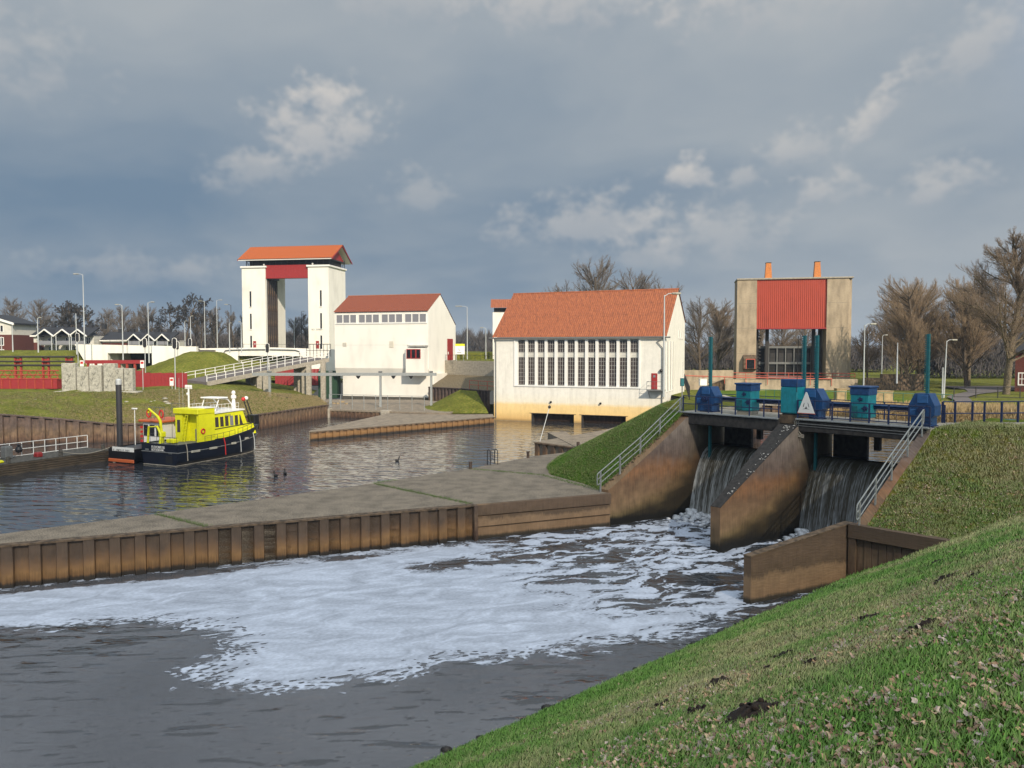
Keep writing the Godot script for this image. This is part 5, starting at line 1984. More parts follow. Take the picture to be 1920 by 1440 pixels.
func build_bridges() -> void:
	var st: MB
	var o := thing("white_bridge", "white road bridge with dark opening, left of the second grass mound", "bridge", WORLD, V(-73, 5, -151))
	o.set_meta("label", "white road bridge with one dark opening beside the far houses")
	var f := Transform3D(Basis.IDENTITY, V(0, 0, -151))
	st = nb()
	st.prism(PackedVector2Array([Vector2(-85.2, 11.0), Vector2(-83.3, 7.6), Vector2(-83.3, 4.5), Vector2(-78.8, 4.5), Vector2(-78.8, 9.25), Vector2(-70.2, 9.25), Vector2(-70.2, 4.5), Vector2(-61.5, 4.5), Vector2(-61.5, 10.55)]), 0, 1.0, f)
	part("parapet", st, M["white_wall"], o)
	st = nb()
	st.span(V(-85, 9.3, -160), V(-61.6, 9.9, -151))
	part("deck", st, M["grey_concrete"], o)
	st = nb()
	st.span(V(-79.5, 4.2, -160), V(-69.5, 9.2, -158))
	part("added_dark_slab", st, M["dark_concrete"], o)  # dark slab added so the inside of the opening looks shaded
	st = nb()
	st.hexa([V(-79.5, 4, -151), V(-77.6, 4, -153), V(-77.6, 4, -158), V(-79.5, 4, -158), V(-79.5, 9.2, -151), V(-78.4, 9.2, -153), V(-78.4, 9.2, -158), V(-79.5, 9.2, -158)])
	part("abutment", st, M["cream_wall"], o)
	for e in [["white_bridge_rail", -85.0, 11.0, -61.5, 10.55, -150.6, "thin dark railing on the white bridge beside the houses"], ["", -65.0, 10.25, -38, 10.05, -160.6, "thin dark railing on the white bridge before the lock tower"]]:
		railing(e[6], WORLD, [V(e[1], e[2], e[5]), V(e[3], e[4], e[5])], [0.9], 2.2, 0.03, 0.03, "dark_steel")
	o = thing("white_bridge", "white road bridge with arched pipe at the foot of the lock tower", "bridge", WORLD, V(-51, 5, -161))
	f = Transform3D(Basis.IDENTITY, V(0, 0, -161))
	st = nb()
	st.prism(PackedVector2Array([Vector2(-65.2, 10.2), Vector2(-62.6, 8.4), Vector2(-60.2, 6.2), Vector2(-60.2, 3), Vector2(-59.4, 3), Vector2(-59.4, 7.6), Vector2(-57.4, 7.6), Vector2(-57.4, 3), Vector2(-57.0, 3), Vector2(-57.0, 8.65), Vector2(-46.2, 8.65), Vector2(-43.5, 8.5), Vector2(-42.5, 3), Vector2(-34, 3), Vector2(-34, 9.9), Vector2(-50, 10.4)]), 0, 1.0, f)
	part("parapet", st, M["white_wall"], o)
	st = nb()
	st.span(V(-65, 8.9, -170), V(-34, 9.6, -161))
	part("deck", st, M["grey_concrete"], o)
	st = nb()
	st.span(V(-60, 2, -172), V(-42, 8.8, -169))
	part("added_dark_slab", st, M["dark_concrete"], o)  # added dark slab closing the opening, standing in for the shade inside
	st = nb()
	var arch := [V(-59.9, 5.2, -159.8), V(-59.9, 9.2, -159.8), V(-59.5, 9.75, -159.8)]
	for k in 9:
		var t := k / 8.0
		arch.append(V(lerpf(-58.8, -45.0, t), 9.85 + sin(PI * t) * 0.12, -159.8))
	arch.append_array([V(-44.2, 9.6, -159.8), V(-44.0, 9.1, -159.8), V(-44.0, 6.5, -159.8)])
	st.tube(arch, 0.11, 6)
	part("pipe", st, M["steel"], o)
	# access ramp on columns
	var ra := V(-46.05, 5.05, -116)
	var rb := V(-33.0, 8.35, -138.5)
	var side := V(-4.4, 0.25, -2.6)
	o = thing("access_ramp", "sloping access ramp on concrete columns with white railings", "ramp", WORLD, ra)
	st = nb()
	st.hexa([ra + V(0, -0.45, 0), rb + V(0, -0.45, 0), rb + side + V(0, -0.45, 0), ra + side + V(0, -0.45, 0), ra, rb, rb + side, ra + side])
	part("deck", st, M["asphalt"], o)
	st = nb()
	var eo := V(0.12, 0, 0.08)
	st.hexa([ra + eo + V(0, -0.6, 0), rb + eo + V(0, -0.6, 0), rb + V(-0.05, -0.6, -0.03), ra + V(-0.05, -0.6, -0.03), ra + eo + V(0, 0.08, 0), rb + eo + V(0, 0.08, 0), rb + V(-0.05, 0.08, -0.03), ra + V(-0.05, 0.08, -0.03)])
	part("edge_beam", st, M["pale_concrete"], o)
	for e in [[V(-39.4, 2.0, -123.2), 6.1], [V(-41.0, 2.5, -125), 6.3], [V(-42.5, 3.0, -126.6), 6.5], [V(-44.0, 3.2, -128.4), 6.5], [V(-35.0, 0.8, -132.4), 7.3], [V(-36.3, 1.2, -134.4), 7.4], [V(-37.6, 1.6, -136.6), 7.5], [V(-38.8, 2.0, -138.4), 7.6], [V(-33.6, 0.5, -136.8), 7.8]]:
		st = nb()
		st.bev(V(e[0].x, (e[0].y + e[1]) * 0.5, e[0].z), V(0.8, e[1] - e[0].y, 0.8), 0.04)
		part("column", st, M["pale_concrete"], o)
	railing("white railing along the water side of the ramp", WORLD, [ra + V(0, 0.05, 0), rb + V(0, 0.05, 0)], [1.05, 0.55], 1.75, 0.06, 0.045, "white_paint", "white railings of the access ramp")
	railing("white railing along the bridge side of the ramp", WORLD, [ra + side + V(0, 0.05, 0), rb + side + V(0, 0.05, 0)], [1.05, 0.55], 1.9, 0.06, 0.045, "white_paint", "white railings of the access ramp")
	railing("white railing on the stairs below the lock tower", WORLD, [V(-55.5, 6.3, -152), V(-46.5, 8.3, -156)], [1.05, 0.55], 2.0, 0.06, 0.045, "white_paint")
	railing("dark gate railing beside the control building", WORLD, [V(-39.5, 8.6, -148), V(-34.5, 8.6, -146.5)], [2.4, 1.2], 0.7, 0.05, 0.05, "dark_steel")
	# pipe trestle over the quay
	o = thing("pipe_trestle", "grey pipe trestle on thin posts in front of the white control building", "trestle", WORLD, V(-37.2, 3, -118))
	st = nb()
	st.span(V(-39.8, 5.95, -118.25), V(-11.6, 6.4, -117.75))
	part("beam", st, M["galvanised"], o)
	for e in [[-37.2, 1.5], [-27.85, 0.6], [-20.2, 0.6], [-12.4, 0.6]]:
		st = nb()
		st.span(V(e[0] - 0.17, e[1], -118.15), V(e[0] + 0.17, 5.948, -117.85))
		part("post", st, M["galvanised"], o)
		st = nb()
		st.bev(V(e[0], 6.55, -118), V(0.55, 0.28, 0.5), 0.05)
		part("post_head", st, M["steel"], o)
	for x in [-23.6, -18.2, -15.5]:
		st = nb()
		st.hexa([V(x - 0.1, 5.5, -117.9), V(x + 0.1, 5.5, -117.9), V(x + 0.1, 5.5, -118.1), V(x - 0.1, 5.5, -118.1), V(x - 0.35, 5.94, -117.8), V(x + 0.35, 5.94, -117.8), V(x + 0.35, 5.94, -118.2), V(x - 0.35, 5.94, -118.2)])
		part("lamp_shade", st, M["black_paint"], o)
	railing("thin steel railing along the quay under the pipe trestle", WORLD, [V(-27.5, 1.15, -115.5), V(-12.6, 1.15, -110.4)], [2.1], 2.0, 0.05, 0.035, "galvanised")
	# road wall and stone slope between the two white buildings
	o = thing("road_wall", "weathered concrete road parapet between the two white buildings", "wall", WORLD, V(-13, 5, -148))
	st = nb()
	st.hexa([V(-14.2, 5.2, -146.5), V(1.5, 5.4, -127), V(0.8, 5.4, -127.5), V(-14.8, 5.2, -147), V(-14.2, 7.95, -146.5), V(1.5, 7.95, -127), V(0.8, 7.95, -127.5), V(-14.8, 7.95, -147)])
	part("parapet", st, M["pale_concrete"], o)
	railing("thin dark railing on the road parapet between the white buildings", WORLD, [V(-14.3, 7.95, -146.6), V(1.2, 7.95, -127.2)], [1.0], 1.6, 0.03, 0.03, "dark_steel")
	var slope := loft([[V(-14.4, 3.35, -136.2), V(-9.0, 3.45, -129.3), V(-5.5, 3.45, -123.8), V(0.5, 3.4, -119)], [V(-13.9, 5.3, -146.2), V(-9.0, 5.4, -140), V(-4.5, 5.4, -134.5), V(1.3, 5.5, -127.2)]], 8, 0.15)
	tint(slope, func(_p: Vector3) -> Color: return Color(1, 1, 1))
	setting("stone_slope", slope, M["stone_pile"])
	off = Vector3.ZERO
	pile_wall("brown sheet pile wall beside the control building", [V(-14.6, 3.4, -135.8), V(-8.0, 3.5, -128), V(-3.5, 3.5, -121)], -0.3, 1.0, "rust_stain", true, "rust_stain", 0.25, 0.15)
	railing("rusty red railing beside the pumping station's shaded wall", WORLD, [V(-7.0, 3.5, -126.5), V(-2.4, 3.5, -120)], [1.4, 0.7], 3.0, 0.05, 0.05, "rail_red")
	off = Vector3.ZERO
	var green := loft([[V(-14.4, 0.95, -112.5), V(-9.5, 0.95, -108.2), V(-3.3, 0.95, -108.4)], [V(-12.6, 1.3, -126), V(-8.4, 3.5, -123.5), V(-5.6, 3.4, -121.5)]], 12, 0.12)
	tint(green, func(_p: Vector3) -> Color: return Color(1.1, 1.0, 0.8))
	setting("grass_slope", green, M["grass_rough"])
	# notice board by the road
	o = thing("notice_board", "white notice board with yellow strip by the control building's red door", "sign", WORLD, V(-9.0, 7.9, -140))
	st = nb()
	st.span(V(-10.3, 9.1, -140.05), V(-8.6, 10.6, -139.95))
	part("board", st, M["white_paint"], o)
	st = nb()
	st.span(V(-10.3, 10.6, -140.05), V(-8.6, 11.0, -139.95))
	part("strip", st, M["yellow"], o)
	st = nb()
	st.prism(PackedVector2Array([Vector2(-9.85, 10.3), Vector2(-9.5, 9.85), Vector2(-9.35, 9.75), Vector2(-9.6, 9.8)]), -139.94, -139.93)
	st.span(V(-10.0, 9.35, -139.94), V(-9.2, 9.45, -139.93))
	part("print", st, M["steel"], o, "stuff")
	for x in [-10.1, -8.8]:
		st = nb()
		st.tube([V(x, 7.9, -140.1), V(x, 11, -140.1)], 0.05, 6)
		part("post", st, M["pole_grey"], o)


func build_houses() -> void:
	var st: MB
	var o := thing("brick_house", "red brick house with pale upper storey at the picture edge", "house", WORLD, V(-130, 8.5, -190))
	st = nb()
	st.span(V(-140, 8.5, -200), V(-123.4, 13.6, -190))
	part("wall", st, M["brick_red"], o)
	st = nb()
	st.prism(PackedVector2Array([Vector2(-140, 13.602), Vector2(-123.4, 13.602), Vector2(-123.4, 16.3), Vector2(-130, 18.4), Vector2(-140, 15.3)]), -200, -190, WORLD)
	part("upper_wall", st, M["house_white"], o)
	for e in [[-126.8, 14.2, 16.0], [-126.8, 10.9, 13.0], [-129.4, 14.2, 16.2], [-129.4, 10.9, 13.0], [-126.8, 8.6, 10.0]]:
		window_at(o, e[0], e[0] + 1.5, e[1], e[2], -189.9, 2, 1, M["white_paint"], M["glass"], 0.1, 0.1, 0.15)
	st = nb()
	st.hexa([V(-130, 18.4, -189.5), V(-122.6, 16.1, -189.5), V(-122.6, 16.1, -200.5), V(-130, 18.4, -200.5), V(-130, 18.8, -189.5), V(-122.6, 16.5, -189.5), V(-122.6, 16.5, -200.5), V(-130, 18.8, -200.5)])
	st.hexa([V(-140.5, 15.2, -189.5), V(-130, 18.4, -189.5), V(-130, 18.4, -200.5), V(-140.5, 15.2, -200.5), V(-140.5, 15.6, -189.5), V(-130, 18.8, -189.5), V(-130, 18.8, -200.5), V(-140.5, 15.6, -200.5)])
	var br := part("roof", st, M["roof_slate"], o)
	st = nb()
	st.hexa([V(-130, 18.3, -189.3), V(-122.4, 15.95, -189.3), V(-122.4, 15.95, -189.49), V(-130, 18.3, -189.49), V(-130, 18.85, -189.3), V(-122.4, 16.5, -189.3), V(-122.4, 16.5, -189.49), V(-130, 18.85, -189.49)])
	part("barge_board", st, M["white_paint"], br)
	for row in [[-119.5, -191.0, 15.4, [-115.8, -111.4, -107.6], "row of houses with slate roof and zigzag white gables beside the brick house", 7.0], [-105.0, -196.0, 14.3, [-96.2, -92.6, -89.0], "smaller row of slate-roofed houses with zigzag gables behind the white bridge", 10.0]]:
		var x0: float = row[0]
		var z: float = row[1]
		var top: float = row[2]
		var peaks: Array = row[3]
		var half: float = (peaks[1] - peaks[0]) * 0.5
		var x1: float = peaks[2] + half
		o = thing("row_house", row[4], "house", WORLD, V(x0, 8.5, z))
		st = nb()
		st.span(V(x0, 8.5, z - 9), V(peaks[0] - half, 11.7, z - 1.5))
		part("wall", st, M["brick_red"], o)
		st = nb()
		st.span(V(x0, 11.702, z - 9), V(peaks[0] - half, top - 2.1, z - 1.45))
		st.span(V(peaks[0] - half, 8.5, z - 9), V(x1, top - 2.0, z - 3.2))
		part("upper_wall", st, M["house_white"], o)
		st = nb()
		st.hexa([V(x0 - 0.5, top - 2.0, z - 0.9), V(x1, top - 2.0, z - 0.9), V(x1, top - 0.2, z - 6), V(x0 - 0.5, top - 0.2, z - 6), V(x0 - 0.5, top - 1.9, z - 0.9), V(x1, top - 1.9, z - 0.9), V(x1, top + 0.3, z - 6), V(x0 - 0.5, top + 0.3, z - 6)])
		for k in 5:
			st.span(V(x0 + 2.0 + k * 3.2, top - 0.2, z - 6.5), V(x0 + 2.9 + k * 3.2, top + 1.0, z - 5.6))
		part("roof", st, M["roof_slate"], o)
		st = nb()
		st.span(V(x0 - 0.5, top - 2.25, z - 0.9), V(peaks[0] - half, top - 1.9, z - 0.7))
		part("fascia", st, M["white_paint"], o)
		for p in peaks:
			st = nb()
			for s in [-1.0, 1.0]:
				var e: float = p + s * half
				var lo := minf(p, e)
				var hi := maxf(p, e)
				var ya := top - 0.35 if s > 0 else top - 2.0
				var yb := top - 2.0 if s > 0 else top - 0.35
				st.hexa([V(lo, ya - 0.3, z + 0.3), V(hi, yb - 0.3, z + 0.3), V(hi, yb - 0.3, z - 0.1), V(lo, ya - 0.3, z - 0.1), V(lo, ya, z + 0.3), V(hi, yb, z + 0.3), V(hi, yb, z - 0.1), V(lo, ya, z - 0.1)])
			part("gable_board", st, M["white_paint"], o)
			st = nb()
			for s in [-1.0, 1.0]:
				var e: float = p + s * half
				var lo := minf(p, e)
				var hi := maxf(p, e)
				var ya := top - 0.4 if s > 0 else top - 2.05
				var yb := top - 2.05 if s > 0 else top - 0.4
				st.hexa([V(lo, ya - 0.2, z - 0.1), V(hi, yb - 0.2, z - 0.1), V(hi, yb - 0.2, z - 6), V(lo, ya - 0.2, z - 6), V(lo, ya, z - 0.1), V(hi, yb, z - 0.1), V(hi, yb, z - 6), V(lo, ya, z - 6)])
			part("gable_roof", st, M["roof_slate"], o)
			for sx in [-0.75, 0.75]:
				st = nb()
				st.tube([V(p + sx * half, 8.5, z), V(p + sx * half, top - 1.8, z)], 0.12, 6)
				part("balcony_post", st, M["pole_grey"], o)
			st = nb()
			st.span(V(p - half * 0.8, 11.0, z - 3.2), V(p + half * 0.8, 11.25, z))
			var bal := part("balcony", st, M["steel"], o)
			st = nb()
			st.span(V(p - half * 0.8, 11.25, z - 0.06), V(p + half * 0.8, 12.1, z - 0.02))
			part("balustrade", st, M["pane_grey"], bal)
			for wx in [-0.5, 0.15]:
				window_at(o, p + wx * half, p + wx * half + half * 0.5, 11.4, top - 2.4, z - 3.1, 2, 1, M["white_paint"], M["glass"], 0.08, 0.08, 0.1)
				window_at(o, p + wx * half, p + wx * half + half * 0.5, 8.9, 10.8, z - 3.1, 2, 1, M["white_paint"], M["glass"], 0.08, 0.08, 0.1)


# ------------------------------------------------------------------ boats

func build_boats() -> void:
	var st: MB
	var o := thing("patrol_boat", "moored workboat with yellow superstructure and dark blue hull", "boat", SHIP, V(0, 0, -5))
	st = nb()
	var rows := []
	var deck_l := []
	for k in 25:
		var t := k / 24.0
		var z := lerpf(0.0, -11.4, t)
		var half := 2.2 * sqrt(maxf(0.0, 1.0 - pow(maxf(0.0, (t - 0.45) / 0.55), 2.4)))
		half = maxf(half, 0.03)
		var sheer := 1.86 + 1.0 * pow(maxf(0.0, (t - 0.25) / 0.75), 1.7)
		var rake := maxf(0.0, t - 0.6) * 1.6
		var row := PackedVector3Array()
		for e in [[-1.0, 1.0, 0.0], [-0.985, 0.62, 0.35], [-0.95, 0.3, 0.7], [-0.88, 0.02, 1.0], [0.0, -0.3, 1.05], [0.88, 0.02, 1.0], [0.95, 0.3, 0.7], [0.985, 0.62, 0.35], [1.0, 1.0, 0.0]]:
			row.append(V(half * e[0] * (1.0 - 0.25 * t * e[2]), sheer * e[1], z + rake * e[2] * 0.8))
		rows.append(row)
		deck_l.append([half, sheer, z])
	rows.reverse()
	st.grid(rows)
	var hull := part("hull", st, M["hull_navy"], o)
	st = nb()
	var tr: PackedVector3Array = rows[24]
	for i in range(1, 8):
		st.tri(tr[0], tr[i], tr[i + 1])
	part("transom", st, M["hull_navy"], hull)
	st = nb()
	for k in deck_l.size() - 1:
		var a: Array = deck_l[k]
		var b: Array = deck_l[k + 1]
		st.quad(V(-a[0], a[1] - 0.12, a[2]), V(a[0], a[1] - 0.12, a[2]), V(b[0], b[1] - 0.12, b[2]), V(-b[0], b[1] - 0.12, b[2]))
	part("deck", st, M["steel"], o)
	for e in [[0.62, "hull_navy", 0.05], [0.06, "steel", 0.035]]:
		st = nb()
		var line := []
		for r in rows:
			var i := 7 if e[0] > 0.5 else 5
			line.append(r[i] + V(0.02, 0, 0))
		st.tube(line, e[2], 5)
		line = []
		for i in (range(7, 0, -1) if e[0] > 0.5 else range(5, 2, -1)):
			if absf(tr[i].y - tr[7 if e[0] > 0.5 else 5].y) < 0.02 or i in [7, 1, 5, 3]:
				line.append(V(tr[i].x, tr[7 if e[0] > 0.5 else 5].y, 0.03))
		if line.size() > 1:
			st.tube(line, e[2], 5)
		part("rubbing_strake", st, M["steel"] if e[0] > 0.5 else M["pale_concrete"], hull)
	st = nb()
	st.tube([V(0, 2.95, -11.45), V(0, 1.6, -11.1), V(0, 0.1, -10.2)], 0.13, 6)
	part("stem", st, M["white_paint"], hull)
	st = nb()
	st.hexa([V(0.15, 2.0, -11.15), V(0.75, 2.0, -10.4), V(0.7, 2.0, -10.35), V(0.1, 2.0, -11.1), V(0.15, 3.2, -11.5), V(0.5, 3.0, -11.0), V(0.45, 3.0, -10.95), V(0.1, 3.2, -11.45)])
	part("anchor_plate", st, M["white_paint"], hull)
	st = nb()
	st.bev(V(0.0, 2.5, -11.65), V(0.5, 0.9, 0.4), 0.12)
	part("bow_fender", st, M["hull_black"], hull)
	for e in [[-1.9, 1.0, 1.0], [-3.9, 1.05, 0.9], [-6.4, 1.2, 0.6], [-8.3, 1.45, 0.5]]:
		st = nb()
		st.bev(V(2.2 - maxf(0.0, -e[0] - 6.0) * 0.14, e[1] + 0.12, e[0]), V(0.06, 0.2, e[2]), 0.02)
		part("name_plate", st, M["block_concrete"], hull)
	for e in [[-0.8, "pale_concrete"], [-5.1, "red_ring"], [-7.2, "pole_grey"], [-9.3, "pole_grey"]]:
		st = nb()
		var x := 2.24 - maxf(0.0, -e[0] - 6.0) * 0.16
		st.tube([V(x, 2.0, e[0]), V(x + 0.06, 1.4, e[0] - 0.1), V(x + 0.05, 0.4, e[0] - 0.15)], 0.045, 6)
		part("fender", st, M[e[1]], hull)
	for e in [[-1.5, 1.3], [-0.35, 1.15], [0.5, 1.18], [1.3, 1.1]]:
		st = nb()
		st.bev(V(e[0], e[1], 0.02), V(0.42, 0.14, 0.06), 0.02)
		part("fairlead", st, M["steel"], hull)
	st = nb()
	st.span(V(0.75, 0.25, 0.0), V(1.55, 0.85, 0.03))
	part("grille", st, M["black_paint"], hull)
	lettering(hull, "FLEVOMEER", V(-0.95, 1.56, 0.02), 0.30, M["white_paint"])
	lettering(hull, "ROTTERDAM", V(-0.95, 1.32, 0.02), 0.26, M["white_paint"])
	# aft house: portal with recessed door
	st = nb()
	st.span(V(-1.0, 1.75, -4.4), V(-0.15, 4.3, -2.6))
	st.span(V(-0.15, 1.75, -4.4), V(1.9, 4.3, -3.4))
	st.span(V(1.6, 1.75, -3.4), V(1.9, 4.3, -2.6))
	var house := part("aft_house", st, M["yellow"], o)
	st = nb()
	st.bev(V(0.45, 4.5, -3.4), V(3.0, 0.5, 2.0), 0.05)
	part("roof", st, M["yellow"], house)
	st = nb()
	st.bev(V(1.0, 4.78, -3.9), V(2.0, 0.08, 1.3), 0.02)
	part("roof_top", st, M["white_paint"], house)
	st = nb()
	st.span(V(-0.75, 2.6, -2.6), V(-0.4, 3.7, -2.57))
	part("window", st, M["pane_brown"], house)
	st = nb()
	st.span(V(0.75, 2.9, -3.4), V(1.25, 4.05, -3.36))
	part("window", st, M["glass"], house)
	st = nb()
	st.bev(V(0.95, 2.35, -3.33), V(0.62, 1.05, 0.1), 0.08)
	part("door", st, M["steel"], house)
	st = nb()
	for s in [0.0, 0.35]:
		st.tube([V(0.1 + s, 1.8, -2.3), V(0.35 + s * 0.8, 4.3, -2.55)], 0.03, 5)
	for k in 8:
		var t := k / 8.0 + 0.06
		st.tube([V(0.1 + t * 0.25, 1.8 + t * 2.5, -2.3 - t * 0.25), V(0.45 + t * 0.18, 1.8 + t * 2.5, -2.3 - t * 0.25)], 0.025, 5)
	part("ladder", st, M["yellow"], house)
	# wheelhouse with six windows a side
	st = nb()
	st.hexa([V(-1.75, 1.9, -4.41), V(1.75, 1.9, -4.41), V(1.55, 1.9, -9.9), V(-1.55, 1.9, -9.9), V(-1.8, 2.75, -4.41), V(1.8, 2.75, -4.41), V(1.35, 2.9, -9.7), V(-1.35, 2.9, -9.7)])
	var wheel := part("lower_cabin", st, M["yellow"], o)
	st = nb()
	st.hexa([V(-1.62, 2.75, -4.41), V(1.62, 2.75, -4.41), V(1.45, 2.75, -8.9), V(-1.45, 2.75, -8.9), V(-1.55, 4.15, -4.41), V(1.55, 4.15, -4.41), V(1.4, 4.25, -8.3), V(-1.4, 4.25, -8.3)])
	var cab := part("wheelhouse", st, M["yellow"], o)
	st = nb()
	st.hexa([V(-1.7, 4.152, -4.3), V(1.7, 4.152, -4.3), V(1.5, 4.252, -8.5), V(-1.5, 4.252, -8.5), V(-1.7, 4.26, -4.3), V(1.7, 4.26, -4.3), V(1.5, 4.36, -8.5), V(-1.5, 4.36, -8.5)])
	part("roof", st, M["white_paint"], cab)
	for k in 6:
		var z := -4.95 - k * 0.62
		var lean := 0.28 if k == 5 else 0.0
		st = nb()
		var x0 := lerpf(1.62, 1.45, (-z - 4.41) / 4.5)
		st.hexa([V(x0 - 0.06, 2.92, z + 0.2), V(x0 + 0.015, 2.92, z + 0.2), V(x0 + 0.012, 2.92, z - 0.2), V(x0 - 0.06, 2.92, z - 0.2), V(x0 - 0.1, 3.82, z + 0.2), V(x0 - 0.045, 3.82, z + 0.2), V(x0 - 0.048, 3.82, z - 0.2 + lean), V(x0 - 0.1, 3.82, z - 0.2 + lean)])
		part("window", st, M["pane_brown"] if k != 3 else M["pane_grey"], cab)
	lettering(cab, "POLITIE", V(1.60, 3.9, -5.9), 0.22, M["steel"], Basis(UP, PI / 2 + 0.04))
	st = nb()
	st.tube([V(1.83, 2.78, -4.4), V(1.4, 2.93, -9.6)], 0.035, 5)
	part("trim", st, M["dark_steel"], wheel)
	# deck rails, gear on the roof, masts
	st = nb()
	for s in [[-3.0, -6.6], [-7.0, -10.4]]:
		var pts := []
		for k in 6:
			var z := lerpf(s[0], s[1], k / 5.0)
			var t := -z / 11.4
			var half := 2.15 * sqrt(maxf(0.0, 1.0 - pow(maxf(0.0, (t - 0.45) / 0.55), 2.4)))
			var y := 1.86 + 1.0 * pow(maxf(0.0, (t - 0.25) / 0.75), 1.7)
			st.tube([V(half, y, z), V(half, y + 0.45, z)], 0.018, 5)
			pts.append(V(half, y + 0.45, z))
		st.tube(pts, 0.02, 5)
	for z in [0.0]:
		var pts := []
		for k in 6:
			var x := lerpf(-2.0, 2.0, k / 5.0)
			st.tube([V(x, 1.86, -0.08), V(x, 2.45, -0.08)], 0.018, 5)
			pts.append(V(x, 2.45, -0.08))
		st.tube(pts, 0.02, 5)
	part("deck_rail", st, M["dark_steel"], o, "stuff")
	st = nb()
	st.tube([V(-0.4, 4.75, -3.6), V(-0.4, 6.55, -3.6)], 0.08, 8)
	for x in [-0.28, 0.0, 0.28]:
		st.bev(V(-0.4 + x, 6.65, -3.6), V(0.2, 0.26, 0.2), 0.04)
	st.box(V(-0.4, 6.48, -3.6), V(0.8, 0.08, 0.12))
	st.ball(V(-0.52, 5.95, -3.6), V(0.12, 0.16, 0.12), 8)
	part("light_mast", st, M["white_paint"], o)
	st = nb()
	for s in [-0.9, 0.9]:
		st.tube([V(s, 4.3, -7.6), V(s, 4.9, -7.4), V(s, 5.35, -6.9), V(s, 5.45, -6.0)], 0.06, 6)
		st.tube([V(s, 4.3, -5.4), V(s, 5.45, -5.9)], 0.05, 6)
	st.bev(V(0, 5.5, -6.2), V(2.2, 0.14, 1.3), 0.05)
	part("radar_arch", st, M["white_paint"], o)
	st = nb()
	st.lathe(V(0.4, 4.35, -8.2), [Vector2(0.2, 0), Vector2(0.2, 0.35), Vector2(0.14, 0.9), Vector2(0.25, 1.0), Vector2(0.25, 1.25), Vector2(0.12, 1.3), Vector2(0.2, 1.5), Vector2(0.12, 1.7), Vector2(0, 1.72)], 10)
	part("searchlight", st, M["white_paint"], o)
	st = nb()
	for k in 9:
		var z := -4.5 - k * 0.42
		st.tube([V(1.35, 4.3, z), V(1.35, 4.95, z)], 0.018, 4)
		st.tube([V(-1.35, 4.3, z), V(-1.35, 4.95, z)], 0.018, 4)
	for s in [-1.35, 1.35]:
		for y in [4.62, 4.95]:
			st.tube([V(s, y, -4.5), V(s, y, -7.9)], 0.02, 4)
	part("roof_rail", st, M["white_paint"], o, "stuff")
	st = nb()
	for x in [-2.1, -1.3, -0.5]:
		st.tube([V(x, 4.3 if x > -1.0 else 1.9, -3.2), V(x, 5.1, -3.2)], 0.02, 4)
	st.tube([V(-2.1, 5.1, -3.2), V(-0.5, 5.1, -3.2)], 0.02, 4)
	st.tube([V(-2.1, 4.7, -3.2), V(-0.9, 4.7, -3.2)], 0.02, 4)
	part("aft_rail", st, M["steel"], o, "stuff")
	for e in [[-1.35, 8.6, 0.014], [-0.9, 9.2, 0.014], [0.5, 6.7, 0.012]]:
		st = nb()
		st.tube([V(e[0], 4.0, -3.4), V(e[0], e[1] - 1.2, -3.4)], e[2], 4)
		part("aerial", st, M["pole_grey"], o)
	st = nb()
	st.bev(V(1.0, 3.2, -10.1), V(0.9, 0.9, 0.7), 0.05)
	part("bow_locker", st, M["hull_black"], o)
	for e in [[1.25, -9.7, "red_ring"], [0.45, -10.9, "white_paint"]]:
		st = nb()
		st.tube([V(e[0], 2.6, e[1]), V(e[0] - 0.35, 5.1, e[1] + 0.7)], 0.06, 6)
		var pole := part("bow_pole", st, M["black_paint"], o)
		st = nb()
		st.ball(V(e[0] - 0.37, 5.22, e[1] + 0.73), V(0.2, 0.2, 0.2), 8)
		part("pole_head", st, M[e[2]], pole)
	# crane and frame on the aft deck
	st = nb()
	st.tube([V(-1.2, 1.75, -1.3), V(-1.2, 2.5, -1.3)], 0.2, 8)
	st.bev(V(-1.15, 2.5, -1.3), V(0.5, 0.5, 0.5), 0.08)
	st.tube([V(-1.2, 2.6, -1.3), V(-1.25, 3.7, -1.2), V(-1.45, 4.1, -1.1)], 0.13, 6)
	st.tube([V(-1.45, 4.1, -1.1), V(-2.3, 4.75, -0.9), V(-2.35, 4.4, -0.9)], 0.10, 6)
	part("crane", st, M["yellow"], o)
	st = nb()
	st.tube([V(-2.0, 1.8, -0.5), V(-1.95, 3.2, -0.6), V(-0.9, 3.25, -0.6), V(-0.5, 2.6, -0.6), V(-0.5, 1.8, -0.5)], 0.11, 6)
	part("stern_frame", st, M["yellow"], o)
	st = nb()
	st.bev(V(0.2, 2.0, -1.2), V(0.9, 0.35, 0.6), 0.05)
	part("deck_box", st, M["yellow"], o)
	st = nb()
	var ring := []
	for k in 13:
		var t := TAU * k / 12.0
		ring.append(V(1.95, 2.75 + cos(t) * 0.2, -3.0 + sin(t) * 0.2))
	st.tube(ring, 0.06, 6, -1.0, false)
	part("life_ring", st, M["red_ring"], o)
	# the second vessel, alongside
	o = thing("tug_boat", "black-hulled vessel with white cabin and orange roof, behind the yellow boat", "boat", SHIP, V(-4.1, 0, -4))
	st = nb()
	rows = []
	for k in 13:
		var t := k / 12.0
		var z := lerpf(0.5, -10.5, t)
		var half := 1.65 * sqrt(maxf(0.0, 1.0 - pow(maxf(0.0, (t - 0.6) / 0.4), 2.5))) + 0.03
		var row := PackedVector3Array()
		for e in [[-1.0, 1.3], [-0.98, 0.35], [0.0, -0.3], [0.98, 0.35], [1.0, 1.3]]:
			row.append(V(-4.1 + half * e[0], e[1] * (1.0 + 0.5 * t * t), z))
		rows.append(row)
	rows.reverse()
	st.grid(rows)
	hull = part("hull", st, M["hull_black"], o)
	st = nb()
